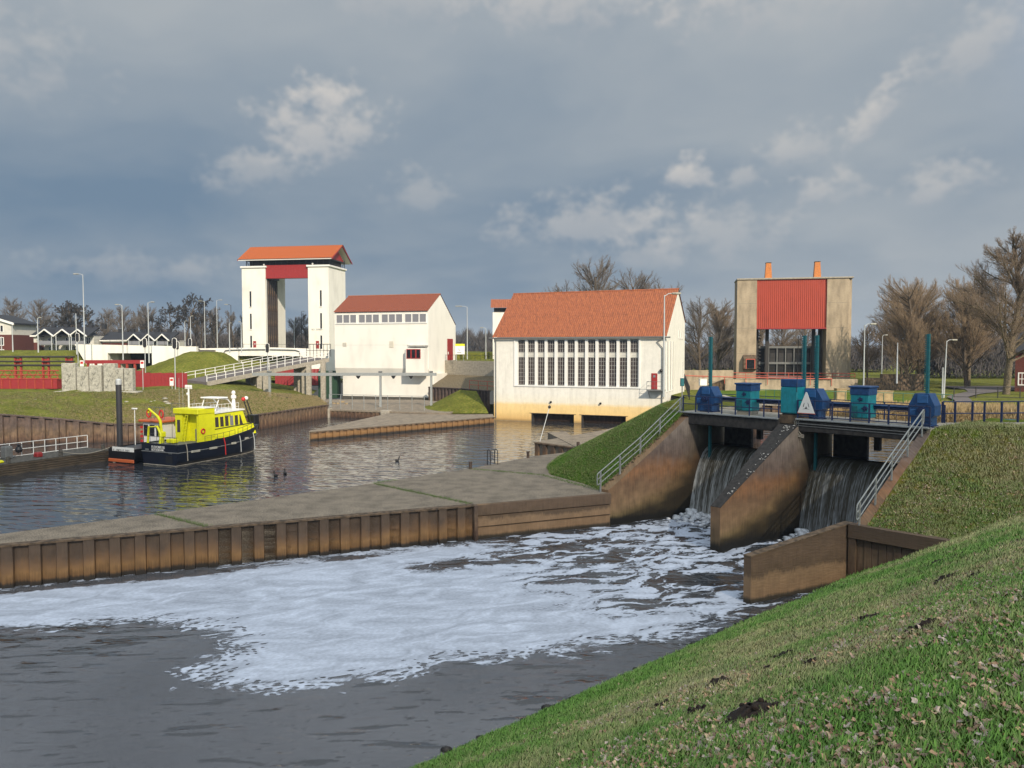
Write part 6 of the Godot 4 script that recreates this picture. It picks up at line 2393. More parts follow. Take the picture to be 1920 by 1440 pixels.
	tr = rows[12]
	for i in range(1, 4):
		st.tri(tr[0], tr[i], tr[i + 1])
	st.quad(V(-5.75, 1.2, 0.5), V(-2.45, 1.2, 0.5), V(-2.45, 1.4, -8), V(-5.75, 1.4, -8))
	part("transom", st, M["hull_black"], hull)
	st = nb()
	st.bev(V(-4.1, 0.22, 0.55), V(3.2, 0.3, 0.12), 0.04)
	part("waterline_band", st, M["hull_orange"], hull)
	st = nb()
	st.span(V(-5.2, 1.05, 0.52), V(-2.5, 1.42, 0.56))
	var board := part("name_board", st, M["white_paint"], hull)
	lettering(board, "R - ZWOLLE 2001", V(-5.1, 1.13, 0.57), 0.28, M["steel"])
	st = nb()
	st.span(V(-5.1, 1.3, -5.4), V(-2.6, 3.35, -2.6))
	house = part("cabin", st, M["white_paint"], o)
	st = nb()
	st.bev(V(-3.85, 3.46, -4.0), V(3.1, 0.22, 3.4), 0.05)
	part("roof", st, M["hull_orange"], house)
	for e in [[-4.75, 0.55], [-3.95, 0.6], [-3.15, 0.5]]:
		st = nb()
		st.span(V(e[0] - e[1] * 0.5, 2.1, -2.6), V(e[0] + e[1] * 0.5, 3.1, -2.57))
		part("window", st, M["glass"], house)
	for k in 4:
		st = nb()
		st.box(V(-5.2, 1.6 + k * 0.42, -2.5), V(0.16, 0.2, 0.16))
		part("red_marker", st, M["red_ring"], house)
	for x in [-4.7, -3.1]:
		st = nb()
		ring = []
		for k in 13:
			var t := TAU * k / 12.0
			ring.append(V(x + cos(t) * 0.24, 4.1 + sin(t) * 0.34, -2.9))
		st.tube(ring, 0.07, 6, -1.0, false)
		part("life_ring", st, M["red_ring"], o)
	st = nb()
	for x in [-4.9, -4.1, -3.4, -2.8]:
		st.tube([V(x, 3.5, -3.0), V(x, 4.7, -3.0)], 0.025, 4)
	st.tube([V(-4.9, 4.7, -3.0), V(-2.8, 4.7, -3.0)], 0.025, 4)
	part("roof_rail", st, M["steel"], o, "stuff")
	st = nb()
	st.tube([V(-5.2, 1.3, -1.8), V(-5.2, 4.55, -1.8)], 0.04, 6)
	st.bev(V(-5.2, 4.6, -1.8), V(0.6, 0.14, 0.2), 0.04)
	part("stern_light", st, M["white_paint"], o)
	# pontoon
	o = thing("pontoon", "long wooden pontoon of horizontal timbers with a plank deck", "pontoon", SHIP, V(-8.4, 0, 10))
	for k in 5:
		st = nb()
		st.bev(V(-8.4, 0.04 + k * 0.185, 13.0), V(3.5 - (k % 2) * 0.03, 0.165, 27.2), 0.03)
		part("timber", st, M["wood"], o)
	for k in 10:
		st = nb()
		st.bev(V(-8.4 - 1.57 + k * 0.35, 0.90, 13.0), V(0.33, 0.07, 27.0), 0.012)
		part("deck_plank", st, M["grey_wood"], o)
	for z in [0.2, 4.2, 8.6, 12.0]:
		st = nb()
		st.bev(V(-6.85, 1.15, z), V(0.26, 0.6, 0.26), 0.03)
		part("bollard", st, M["grey_wood"], o)
	railing("white pipe railing along the back of the pontoon", SHIP, [V(-9.9, 0.94, 8.6), V(-9.9, 0.94, -0.5)], [1.15, 0.6, 0.06], 1.05, 0.04, 0.035, "white_paint")
	railing("white railing of the gangway at the pontoon's shore end", SHIP, [V(-9.9, 1.9, 19.0), V(-9.9, 1.5, 14.0), V(-9.9, 1.0, 10.2)], [1.15, 0.75, 0.4], 1.8, 0.05, 0.045, "white_paint")
	o = thing("gangway", "grey sloping gangway onto the pontoon", "gangway", SHIP, V(-9.2, 1.0, 14))
	st = nb()
	st.hexa([V(-9.9, 0.95, 10), V(-8.3, 0.95, 10), V(-8.3, 1.75, 19.5), V(-9.9, 1.75, 19.5), V(-9.9, 1.05, 10), V(-8.3, 1.05, 10), V(-8.3, 1.85, 19.5), V(-9.9, 1.85, 19.5)])
	part("deck", st, M["galvanised"], o)
	for e in [[10.0, -8.3, 1.3], [9.2, -9.4, 1.25], [12.6, -8.2, 1.35]]:
		var b := thing("gangway_post", "pale tapered post on the pontoon, %s" % ("at the water edge by the gangway foot" if e[0] == 10.0 else "nearer the railing" if e[0] < 10.0 else "part way up the gangway"), "post", SHIP, V(e[1], 0.94, e[0]), "tapered posts by the gangway")
		st = nb()
		st.hexa([V(e[1] - 0.14, 0.94, e[0] + 0.2), V(e[1] + 0.14, 0.94, e[0] + 0.2), V(e[1] + 0.14, 0.94, e[0] - 0.2), V(e[1] - 0.14, 0.94, e[0] - 0.2), V(e[1] - 0.22, 0.94 + e[2], e[0] + 0.25), V(e[1] + 0.22, 0.94 + e[2], e[0] + 0.25), V(e[1] + 0.22, 0.94 + e[2], e[0] - 0.25), V(e[1] - 0.22, 0.94 + e[2], e[0] - 0.25)])
		part("post", st, M["block_concrete"], b)
	for e in [["power_box", "grey power box on the pontoon by the railing", V(-9.3, 1.45, 7.2), V(0.75, 1.0, 0.6), "steel"], ["pump_box", "small dark red machine on the pontoon deck", V(-8.0, 1.12, 5.4), V(0.55, 0.35, 0.5), "red_paint"], ["hose_reel", "yellow folded hose on the pontoon deck", V(-7.6, 1.02, 9.0), V(0.9, 0.16, 0.6), "yellow"], ["rubbish_bag", "black rubbish bag hanging on the pontoon railing", V(-9.75, 1.6, 5.9), V(0.5, 0.65, 0.45), "black_paint"]]:
		o = thing(e[0], e[1], e[0].replace("_", " "), SHIP, e[2])
		st = nb()
		if e[0] == "rubbish_bag":
			st.lathe(e[2] - V(0, 0.35, 0), [Vector2(0.02, 0), Vector2(0.24, 0.08), Vector2(0.28, 0.28), Vector2(0.2, 0.5), Vector2(0.05, 0.62), Vector2(0.09, 0.7)], 9)
		else:
			st.bev(e[2], e[3], 0.05)
		part("body", st, M[e[4]], o)
		st = nb()
		st.bev(e[2] + V(0, e[3].y * 0.5 + 0.02, 0), V(e[3].x * 0.8, 0.06, e[3].z * 0.8), 0.02)
		part("top", st, M[e[4]], o)
	o = thing("mooring_pile", "tall dark steel mooring pile with pale top beside the yellow boat", "pile", WORLD, V(-36.3, -1, -70.9))
	st = nb()
	st.tube([V(-36.3, -1, -70.9), V(-36.3, 6.75, -70.9)], 0.25, 20)
	part("shaft", st, M["pile_black"], o)
	st = nb()
	st.lathe(V(-36.3, 6.752, -70.9), [Vector2(0.25, 0), Vector2(0.25, 0.42), Vector2(0.18, 0.52), Vector2(0, 0.55)], 20)
	part("top", st, M["pole_grey"], o)
	var rope := thing("mooring_rope", "slack pale mooring rope from the pontoon to the black vessel", "rope", SHIP, V(-6.8, 1.2, 4))
	st = nb()
	var rp := []
	for k in 13:
		var t := k / 12.0
		rp.append(V(lerpf(-6.8, -5.6, t), 1.3 - sin(PI * t) * 0.35, lerpf(4.2, 0.5, t)))
	st.tube(rp, 0.03, 5)
	part("line", st, M["pale_concrete"], rope)
	# ducks
	for e in [[V(-10.3, 0, -68.5), 0.8, "swimming near the far jetty"], [V(-18.6, 0, -60.2), 2.4, "first of the pair swimming off the yellow boat"], [V(-18.2, 0, -61.3), 2.0, "second of the pair swimming off the yellow boat"]]:
		var d := thing("duck", "small dark duck %s" % e[2], "duck", Transform3D(Basis(UP, e[1]), e[0]), Vector3.ZERO, "ducks on the basin")
		st = nb()
		var drows := []
		for k in 11:
			var t := k / 10.0
			var r := sin(PI * clampf(t * 0.96 + 0.02, 0, 1)) * 0.15
			var row := PackedVector3Array()
			for i in 11:
				var a := TAU * i / 10.0
				row.append(V(lerpf(-0.28, 0.26, t), 0.07 + sin(a) * r * 0.8 + pow(1.0 - t, 3.0) * 0.07, cos(a) * r))
			drows.append(row)
		st.grid(drows)
		st.tube([V(0.17, 0.14, 0), V(0.23, 0.27, 0), V(0.25, 0.33, 0)], 0.06, 8, 0.05)
		st.ball(V(0.27, 0.35, 0), V(0.085, 0.07, 0.065), 9)
		part("body", st, M["dark_steel"], d)
		st = nb()
		st.bev(V(0.37, 0.335, 0), V(0.1, 0.025, 0.05), 0.01)
		part("bill", st, M["orange_paint"], d)


# ------------------------------------------------------------------ the yard, walls and small things

func build_yard() -> void:
	var st: MB
	var o: Node3D
	var k := 0
	for e in [[-59.07, -57.24, 8.2, "tallest, nearest the red truss stack"], [-57.15, -55.6, 7.7, "second from the red truss stack"], [-55.45, -53.85, 7.92, "third from the red truss stack"], [-53.62, -52.1, 8.15, "tall one, just beyond the gap"], [-52.05, -51.02, 7.55, "narrow one, second from the red fence"], [-50.92, -49.8, 7.5, "end one, beside the red fence"]]:
		o = thing("concrete_panel", "pale concrete panel standing on end, %s" % e[3], "concrete panel", WORLD, V(e[0], 4.4, -101), "upright concrete panels on the bank")
		st = nb()
		st.bev(V((e[0] + e[1]) * 0.5, (4.3 + e[2]) * 0.5, -101.2 - (k % 2) * 0.1), V(e[1] - e[0], e[2] - 4.3, 0.9), 0.06)
		part("panel", st, M["block_concrete"], o)
		st = nb()
		for j in 3:
			var y: float = 5.0 + j * 0.75 + (k * 37 % 10) * 0.05
			var x: float = lerpf(e[0] + 0.3, e[1] - 0.3, fmod(k * 0.37 + j * 0.31, 1.0))
			st.tube([V(x - 0.25, y + 0.3, -100.70 - (k % 2) * 0.1), V(x, y - 0.1, -100.68 - (k % 2) * 0.1), V(x + 0.22, y + 0.35, -100.70 - (k % 2) * 0.1)], 0.025, 4)
		part("cracks", st, M["steel"], o, "stuff")
		k += 1
	for e in [[-59.5, -53.2], [-53.3, -48.6]]:
		o = thing("concrete_slab", "flat concrete slab on the grass under the upright panels", "concrete slab", WORLD, V(e[0], 4.3, -100.6), "flat slabs under the panels")
		st = nb()
		st.bev(V((e[0] + e[1]) * 0.5, 4.42, -100.4), V(e[1] - e[0], 0.26, 1.6), 0.05)
		part("slab", st, M["block_concrete"], o)
	# red steelwork
	o = thing("steel_box", "long red steel box girder lying under the truss", "girder", WORLD, V(-72, 4.5, -106.5))
	st = nb()
	st.span(V(-86, 4.55, -107.6), V(-62.9, 5.85, -106.2))
	part("girder", st, M["fence_red"], o)
	st = nb()
	for j in 20:
		st.span(V(-85.5 + j * 1.15, 4.55, -106.2), V(-85.35 + j * 1.15, 5.85, -106.1))
	part("ribs", st, M["truss_red"], o, "stuff")
	o = thing("steel_truss", "orange-red lattice truss lying on the red girder", "truss", WORLD, V(-72, 5.9, -106.6))
	for y in [5.95, 6.45, 7.05]:
		st = nb()
		st.tube([V(-86, y, -106.4), V(-62.7, y, -106.4)], 0.09, 6)
		part("chord", st, M["truss_red"], o)
	st = nb()
	for j in 20:
		var x := -86.0 + j * 1.16
		st.tube([V(x, 5.95, -106.4), V(x + 0.58, 7.05, -106.4), V(x + 1.16, 5.95, -106.4)], 0.06, 5)
	part("lattice", st, M["truss_red"], o, "stuff")
	for e in [[7.75, 0.14], [8.3, 0.10], [8.95, 0.13]]:
		o = thing("steel_pipe", "long dark steel pipe stacked above the red truss, %s" % ("lowest of three" if e[0] < 8.0 else "middle of three" if e[0] < 8.5 else "topmost of three"), "pipe", WORLD, V(-74, e[0], -108), "dark pipes above the red truss")
		st = nb()
		st.tube([V(-90, e[0], -108.2), V(-61.5, e[0], -108.2)], e[1], 8)
		part("pipe", st, M["dark_steel"], o)
	for x in [-69.6, -65.7, -62.4]:
		o = thing("pipe_rack", "rusty orange rack between the dark pipes, %s" % ("farthest from the concrete panels" if x < -69.0 else "middle one" if x < -65.0 else "beside the concrete panels"), "rack", WORLD, V(x, 5.5, -108.3), "racks between the dark pipes")
		st = nb()
		for s in [-0.4, 0.4]:
			st.span(V(x + s - 0.1, 4.6, -108.6), V(x + s + 0.1, 8.9, -108.3))
		st.hexa([V(x - 0.5, 7.9, -108.5), V(x + 0.5, 7.9, -108.5), V(x + 0.5, 7.9, -108.6), V(x - 0.5, 7.9, -108.6), V(x - 0.3, 8.75, -108.5), V(x + 0.3, 8.75, -108.5), V(x + 0.3, 8.75, -108.6), V(x - 0.3, 8.75, -108.6)])
		part("rack", st, M["truss_red"], o)
	o = thing("scaffold", "red steel frame with openings behind the upright panels", "scaffold", WORLD, V(-61, 4, -118))
	for e in [[-65.5, 7.8, -56.5, 8.35], [-65.0, 6.4, -56.8, 6.7]]:
		st = nb()
		st.span(V(e[0], e[1], -118.3), V(e[2], e[3], -118))
		part("beam", st, M["fence_red"], o)
	for j in 8:
		st = nb()
		st.span(V(-65.3 + j * 1.2, 4.0, -118.4), V(-65.0 + j * 1.2, 7.8, -118.1))
		part("post", st, M["truss_red"], o)
	o = thing("red_fence", "low red hoarding along the yard between panels and ramp", "fence", WORLD, V(-50, 4.6, -109.5))
	for j in 16:
		st = nb()
		st.span(V(-54.6 + j * 0.52, 4.55, -109.6), V(-54.1 + j * 0.52, 6.62 + (j % 3) * 0.03, -109.5))
		part("board", st, M["fence_red"], o)
	o = thing("red_fence", "red hoarding under the access ramp beside the green container", "fence", WORLD, V(-40, 3.5, -146))
	for j in 14:
		st = nb()
		st.span(V(-45 + j * 0.6, 3.2, -146.1), V(-44.45 + j * 0.6, 6.3, -146))
		part("board", st, M["fence_red"], o)
	o = thing("container", "dark green container standing under the end of the ramp", "container", WORLD, V(-35.6, 1, -146))
	st = nb()
	st.bev(V(-34.9, 3.3, -147), V(3.6, 5.2, 3), 0.05)
	part("body", st, M["green_dark"], o)
	st = nb()
	for j in 9:
		st.span(V(-36.5 + j * 0.4, 0.9, -145.5), V(-36.35 + j * 0.4, 5.7, -145.44))
	part("ribs", st, M["green_dark"], o, "stuff")
	# rubble and sand under the ramp
	for e in [[V(-33.0, 1.3, -126.5), 1.6, 60, "pale rubble on the muddy bank below the ramp columns"], [V(-36.5, 2.0, -128.0), 1.3, 30, "little heap of broken stone between the ramp columns"]]:
		rng.seed = int(e[1] * 100)
		st = nb()
		off = Vector3.ZERO
		st.off = off
		for j in e[2]:
			var s := rng.randf_range(0.12, 0.5)
			var c: Vector3 = e[0] + V(rng.randfn(0, e[1]) * 1.5, -0.1, rng.randfn(0, e[1]))
			st.box(c, V(s, s * 0.7, s * 1.1), Basis(V(rng.randf() - 0.5, 1, rng.randf() - 0.5).normalized(), rng.randf() * TAU))
		var rb := setting("rubble", st, M["sand"], "stuff")
		rb.set_meta("label", e[3])
	st = nb()
	off = Vector3.ZERO
	st.off = off
	rng.seed = 91
	for j in 90:
		var s := rng.randf_range(0.1, 0.35)
		var t := rng.randf()
		var c := V(lerpf(-75, -42, t), lerpf(4.3, 3.9, t) - 1.3 * rng.randf(), -95.5 + rng.randf() * 5.0 - 3.0 * t)
		st.ball(c, V(s * 1.3, s * 0.35, s), 6)
	var stones := setting("scattered_stones", st, M["block_concrete"], "stuff")
	stones.set_meta("label", "pale stones scattered over the grassy canal bank")
	o = thing("stone_basket", "wire basket of pale stones on the bank below the ramp", "gabion", WORLD, V(-36.4, 1.6, -121.2))
	st = nb()
	st.bev(V(-36.2, 2.3, -121.6), V(2.4, 1.4, 1.2), 0.08)
	part("stones", st, M["stone_pile"], o)
	st = nb()
	for j in 13:
		st.tube([V(-37.4 + j * 0.2, 1.6, -120.97), V(-37.4 + j * 0.2, 3.05, -120.97)], 0.02, 4)
	part("wires", st, M["steel"], o, "stuff")
	# walls round the flood gate on the far side of the upstream pool
	o = thing("lock_wall", "long beige concrete lock wall below the flood gate tower", "wall", WORLD, V(40, 3, -112))
	for e in [[31.1, 50.4, 5.65, -112.0], [24.5, 31.08, 5.2, -116.0], [26.5, 36.0, 6.6, -125.0]]:
		st = nb()
		st.span(V(e[0], 2.0, e[3] - 0.8), V(e[1], e[2], e[3]))
		part("wall_section", st, M["beige_concrete"], o)
	st = nb()
	st.hexa([V(28.5, 3.5, -113.5), V(31.08, 3.5, -112.5), V(31.08, 3.5, -113.3), V(28.5, 3.5, -114.3), V(28.5, 4.4, -113.5), V(31.08, 5.6, -112.5), V(31.08, 5.6, -113.3), V(28.5, 4.4, -114.3)])
	part("sloping_wing", st, M["brown_concrete"], o)
	o = thing("garden_wall", "brown concrete wall beyond the flood gate, in front of the far woods", "wall", WORLD, V(54, 3, -110))
	for e in [[50.5, 53.0, 5.9], [53.02, 59.0, 6.45]]:
		st = nb()
		st.span(V(e[0], 2.0, -110.8), V(e[1], e[2], -110))
		part("wall_section", st, M["brown_concrete"], o)
	railing("orange-red railing across the foot of the flood gate tower", GATE, [V(-2.2, 4.4, 2.0), V(20.2, 4.4, 2.0)], [1.3, 0.75], 3.5, 0.06, 0.07, "rail_red")
	railing("orange-red railing on top of the beige lock wall", WORLD, [V(24.6, 5.2, -111.5), V(34, 4.9, -111.7), V(46.5, 4.7, -111.8)], [1.0], 3.0, 0.05, 0.08, "rail_red")
	railing("dark fence on the far lock wall behind the pumping station", WORLD, [V(26.5, 6.6, -125.2), V(36.0, 6.6, -125.2)], [1.0, 0.5], 2.0, 0.04, 0.03, "dark_steel")
	railing("green railing along the far side of the upstream pool", WORLD, [V(20.5, 5.45, -66.5), V(27, 5.3, -66.0), V(37, 5.1, -64.5)], [1.1, 0.15], 0.75, 0.03, 0.035, "green_rail")
	railing("dark field gate across the footpath by the big tree", WORLD, [V(49.5, 4.6, -86), V(60.5, 4.6, -84)], [1.25, 0.1], 2.2, 0.05, 0.04, "dark_steel")
	railing("grey railing by the pumping station corner", WORLD, [V(13.4, 6.2, -58), V(19.3, 6.2, -86)], [1.0, 0.5], 3.0, 0.04, 0.04, "dark_steel")
	for e in [["instrument_box", "small white instrument box on the plateau by the pumping station", V(23.6, 5.9, -95), V(0.9, 0.8, 0.6), "white_paint"], ["instrument_box", "small teal instrument box on a post by the pumping station", V(20.6, 6.0, -93), V(0.45, 0.9, 0.4), "teal"], ["buoy_box", "pale yellow box beyond the deck, beside the drive cabinet", V(32.9, 5.3, -77), V(1.0, 1.5, 0.8), "sand"], ["buoy_box", "wide pale yellow box behind the cabinet over the wider fall", V(36.7, 5.3, -77), V(2.6, 1.0, 1.0), "sand"], ["water_tank", "small green tank in the grass at the reed edge", V(27.0, 5.9, -41.5), V(0.5, 0.5, 0.5), "teal"]]:
		o = thing(e[0], e[1], "box", WORLD, e[2])
		st = nb()
		st.bev(e[2], e[3], 0.06)
		part("body", st, M[e[4]], o)
		st = nb()
		st.bev(e[2] + V(0, e[3].y * 0.5 + 0.03, 0), V(e[3].x * 1.05, 0.06, e[3].z * 1.05), 0.02)
		part("lid", st, M[e[4]], o)
		st = nb()
		st.span(e[2] + V(-0.06, -e[3].y * 0.5 - 1.4, -0.06), e[2] + V(0.06, -e[3].y * 0.5, 0.06))
		part("post", st, M["steel"], o)
	var HOUSE := Transform3D(Basis(UP, deg_to_rad(-33.2)), V(70.0, 0, -107.0))
	o = thing("brick_house", "red brick house half hidden behind the big bare tree", "house", HOUSE, V(0.2, 3, 0))
	st = nb()
	st.span(V(0, 3, -10), V(14, 9.5, 0))
	part("wall", st, M["brick_red"], o)
	window_at(o, 0.35, 1.3, 5.0, 6.8, 0.08, 2, 2, M["white_paint"], M["glass"], 0.08, 0.1, 0.15)
	st = nb()
	st.hexa([V(0, 9.501, 0.4), V(14.2, 9.501, 0.4), V(14.2, 9.501, -5), V(0, 9.501, -5), V(0, 9.65, 0.4), V(14.2, 9.65, 0.4), V(14.2, 12.6, -5), V(0, 12.6, -5)])
	part("roof", st, M["roof_slate"], o)


# ------------------------------------------------------------------ masts

func mast(called: String, label: String, base: Vector3, tall: float, arm: float, r := 0.09, m := "pole_grey", group := "") -> Node3D:
	var o := thing(called, label, called.replace("_", " "), WORLD, base, group)
	var st := nb()
	st.tube([base, base + V(0, tall * 0.5, 0)], r * 1.3, 8, r)
	st.tube([base + V(0, tall * 0.5, 0), base + V(0, tall, 0)], r, 8, r * 0.6)
	part("pole", st, M[m], o)
	if arm != 0.0:
		st = nb()
		st.tube([base + V(0, tall - 0.1, 0), base + V(arm * 0.4, tall + 0.12, 0), base + V(arm, tall + 0.15, 0)], r * 0.45, 6)
		part("arm", st, M[m], o)
		st = nb()
		st.bev(base + V(arm * 1.1, tall + 0.12, 0.05), V(absf(arm) * 0.85, 0.16, 0.36), 0.05)
		part("lamp_head", st, M["block_concrete"], o)
	return o


func build_lamps() -> void:
	var st: MB
	var o := mast("street_lamp", "tall street lamp on the plateau in front of the pumping station's gable", V(12.24, 6.15, -62), 8.2, 0.85, 0.075)
	mast("street_lamp", "street lamp behind the drive cabinet over the wider fall", V(36.6, 4.4, -80), 8.1, 0.75, 0.07)
	mast("street_lamp", "slightly leaning street lamp by the footpath and field gate", V(50.6, 4.3, -90), 6.7, 0.75, 0.08).rotation.z = -0.03
	mast("grey_post", "short grey post beside the leaning street lamp", V(50.2, 4.3, -89.6), 3.6, 0.0, 0.09)
	mast("grey_post", "white pole standing on the cabinet over the wider fall", V(20.33, 8.2, -40.6), 2.15, 0.0, 0.035, "white_paint")
	mast("light_pole", "thin light pole in front of the far woods", V(57.7, 4.0, -120), 8.1, 0.5, 0.07)
	var g := "masts beyond the white bridges"
	for e in [[-77.7, -140, 7.5, 23.5, -1.1, "tallest flood-light mast, above the slate-roofed houses"], [-71.0, -140.5, 7.5, 18.0, -0.8, "flood-light mast in front of the white bridge's dark opening"], [-66.5, -141, 7.5, 18.5, 0.8, "mast with curved arm beside the far traffic signal"], [-68.8, -165, 9.2, 17.0, 0.4, "mast between the end houses and the bare wood"], [-79.7, -200, 9.2, 22.4, -1.0, "flood-light mast before the dark wood, first of the close pair"], [-76.9, -201, 9.2, 22.7, 1.0, "flood-light mast before the dark wood, second of the close pair"], [-69.2, -190, 9.2, 20.9, -1.0, "dark mast just beside the lock tower's first shaft"], [-61.7, -226, 9.2, 21.0, 0.6, "mast seen through the lock tower's opening, thicker one"], [-64.4, -228, 9.2, 18.5, 0.5, "mast seen through the lock tower's opening, thinner one"], [-9.3, -160, 7.9, 18.8, -1.6, "road lamp between the two white buildings"], [-5.6, -165, 7.9, 14.5, -0.8, "shorter road lamp beside the pumping station's red-capped neighbour"], [-94.0, -145, 9.0, 14.5, 0.0, "white flagless pole before the slate-roofed houses, first"], [-88.6, -144, 9.0, 15.8, 0.5, "pole with small lamp before the zigzag gables"], [-84.8, -150, 9.0, 17.0, 0.0, "pole at the corner of the white bridge"], [-118.0, -178, 9.0, 13.0, 0.0, "thin pole beside the brick house"], [-73.0, -172, 9.2, 16.2, 0.3, "thin mast above the bridge railing"], [-55.0, -150, 9.3, 15.0, 0.3, "thin mast on the second grass mound"], [-53.4, -152, 9.3, 15.3, -0.3, "second thin mast on the second grass mound"]]:
		mast("flood_mast", e[5], V(e[0], e[2], e[1]), e[3] - e[2], e[4], 0.10, "pole_grey" if e[3] < 20.5 or e[3] > 21.0 else "dark_steel", g)
	for e in [[-73.3, -130, 5.5, 12.3, "beside the corner of the first white bridge"], [-57.2, -120, 4.6, 11.3, "in front of the first bridge's end"], [-46.0, -105, 4.3, 11.1, "standing by the red fence"], [-63.5, -152, 9.3, 11.7, "small, on the second grass mound"], [-39.7, -125, 4.5, 10.5, "over the access ramp"], [-60.8, -140, 8.0, 11.0, "small, over the second mound"]]:
		o = thing("signal_light", "black oval signal board on thin mast, %s" % e[4], "signal", WORLD, V(e[0], e[2], e[1]), "oval signal boards on masts")
		st = nb()
		st.tube([V(e[0], e[2], e[1]), V(e[0], e[3] - 0.7, e[1])], 0.07, 6)
		part("pole", st, M["pole_grey"], o)
		var oval := PackedVector2Array()
		var rim := PackedVector2Array()
		for k in 20:
			var t := TAU * k / 20.0
			var yy := sin(t) * 0.3 + signf(sin(t)) * 0.42
			oval.append(Vector2(cos(t) * 0.27, yy))
			rim.append(Vector2(cos(t) * 0.34, yy * 1.08))
		var f := Transform3D(Basis.IDENTITY, V(e[0], e[3] - 0.3, e[1]))
		st = nb()
		st.prism(rim, 0.0, 0.06, f)
		part("board_rim", st, M["white_paint"], o)
		st = nb()
		st.prism(oval, 0.061, 0.12, f)
		part("board", st, M["black_paint"], o)
	for e in [[-49.7, -103.5, "white sign with red mark beside the end concrete panel", 7.5, 8.5], [-58.1, -104, "white sign with red mark showing above the second concrete panel", 7.7, 8.5], [-46.9, -106, "low white and red marker by the ramp foot", 5.0, 6.1]]:
		o = thing("marker_sign", e[2], "sign", WORLD, V(e[0], 4.5, e[1]))
		var x: float = e[0]
		st = nb()
		st.tube([V(x, 4.5, e[1]), V(x, e[3] + 0.1, e[1])], 0.05, 6)
		part("post", st, M["pole_grey"], o)
		st = nb()
		st.span(V(x - 0.26, e[3], e[1] + 0.06), V(x + 0.26, e[4], e[1] + 0.12))
		var b := part("plate", st, M["white_paint"], o)
		st = nb()
		st.span(V(x - 0.18, e[4] - 0.45, e[1] + 0.121), V(x + 0.18, e[4] - 0.15, e[1] + 0.14))
		part("mark", st, M["red_ring"], b)


# ------------------------------------------------------------------ trees

var wood: MB
var twigs: MB

func bough(p: Vector3, d: Vector3, long: float, r: float, level: int, sp: Dictionary) -> void:
	var n := 3 if level < 2 else 2
	var pts := [p]
	var q := p
	var dir := d
	var dirs := [d]
	for k in n:
		dir = (dir + V(rng.randfn(0, 1), rng.randfn(0, 1), rng.randfn(0, 1)) * sp.wander + UP * sp.rise * (0.6 if level < 2 else 1.0)).normalized()
		q += dir * long / n
		pts.append(q)
		dirs.append(dir)
	if level <= 2:
		wood.tube(pts, r, 6 if level == 0 else 5 if level == 1 else 4, r * 0.55, false)
	else:
		twigs.cone(pts[0], pts[1], r)
		twigs.cone(pts[1], pts[n], r * 0.7)
	if level >= sp.levels:
		return
	var kids: int = sp.kids[level]
	for k in kids:
		var t := lerpf(sp.start[level], 1.0, (k + rng.randf()) / kids)
		var f := t * n
		var i := mini(int(f), n - 1)
		var at: Vector3 = pts[i].lerp(pts[i + 1], f - i)
		var side: Vector3 = dirs[i + 1].cross(V(rng.randfn(0, 1), rng.randfn(0, 1), rng.randfn(0, 1))).normalized()
		var ang: float = sp.angle[level] * rng.randf_range(0.65, 1.25)
		var nd: Vector3 = (dirs[i + 1] * cos(ang) + side * sin(ang)).normalized()
		var taper := 1.0 - 0.45 * t if level > 0 else lerpf(1.0, sp.top, (t - sp.start[0]) / (1.0 - sp.start[0]))
		bough(at, nd, long * sp.ratio[level] * taper * rng.randf_range(0.75, 1.15), maxf(r * sp.thin * (1.0 - 0.3 * t), sp.fine), level + 1, sp)


func make_tree(label: String, seed_: int, at: Vector3, tall: float, sp: Dictionary, bark: String, twig: String, group: String) -> Node3D:
	rng.seed = seed_
	var o := thing("bare_tree", label, "tree", WORLD, at, group)
	wood = MB.new()
	twigs = MB.new()
	bough(Vector3.ZERO, V(rng.randfn(0, 0.02), 1, rng.randfn(0, 0.02)).normalized(), tall * sp.trunk, tall * sp.girth, 0, sp)
	var t := part("trunk", wood, M[bark], o)
	t.name = "trunk"
	part("crown", twigs, M[twig], o, "")
	return o


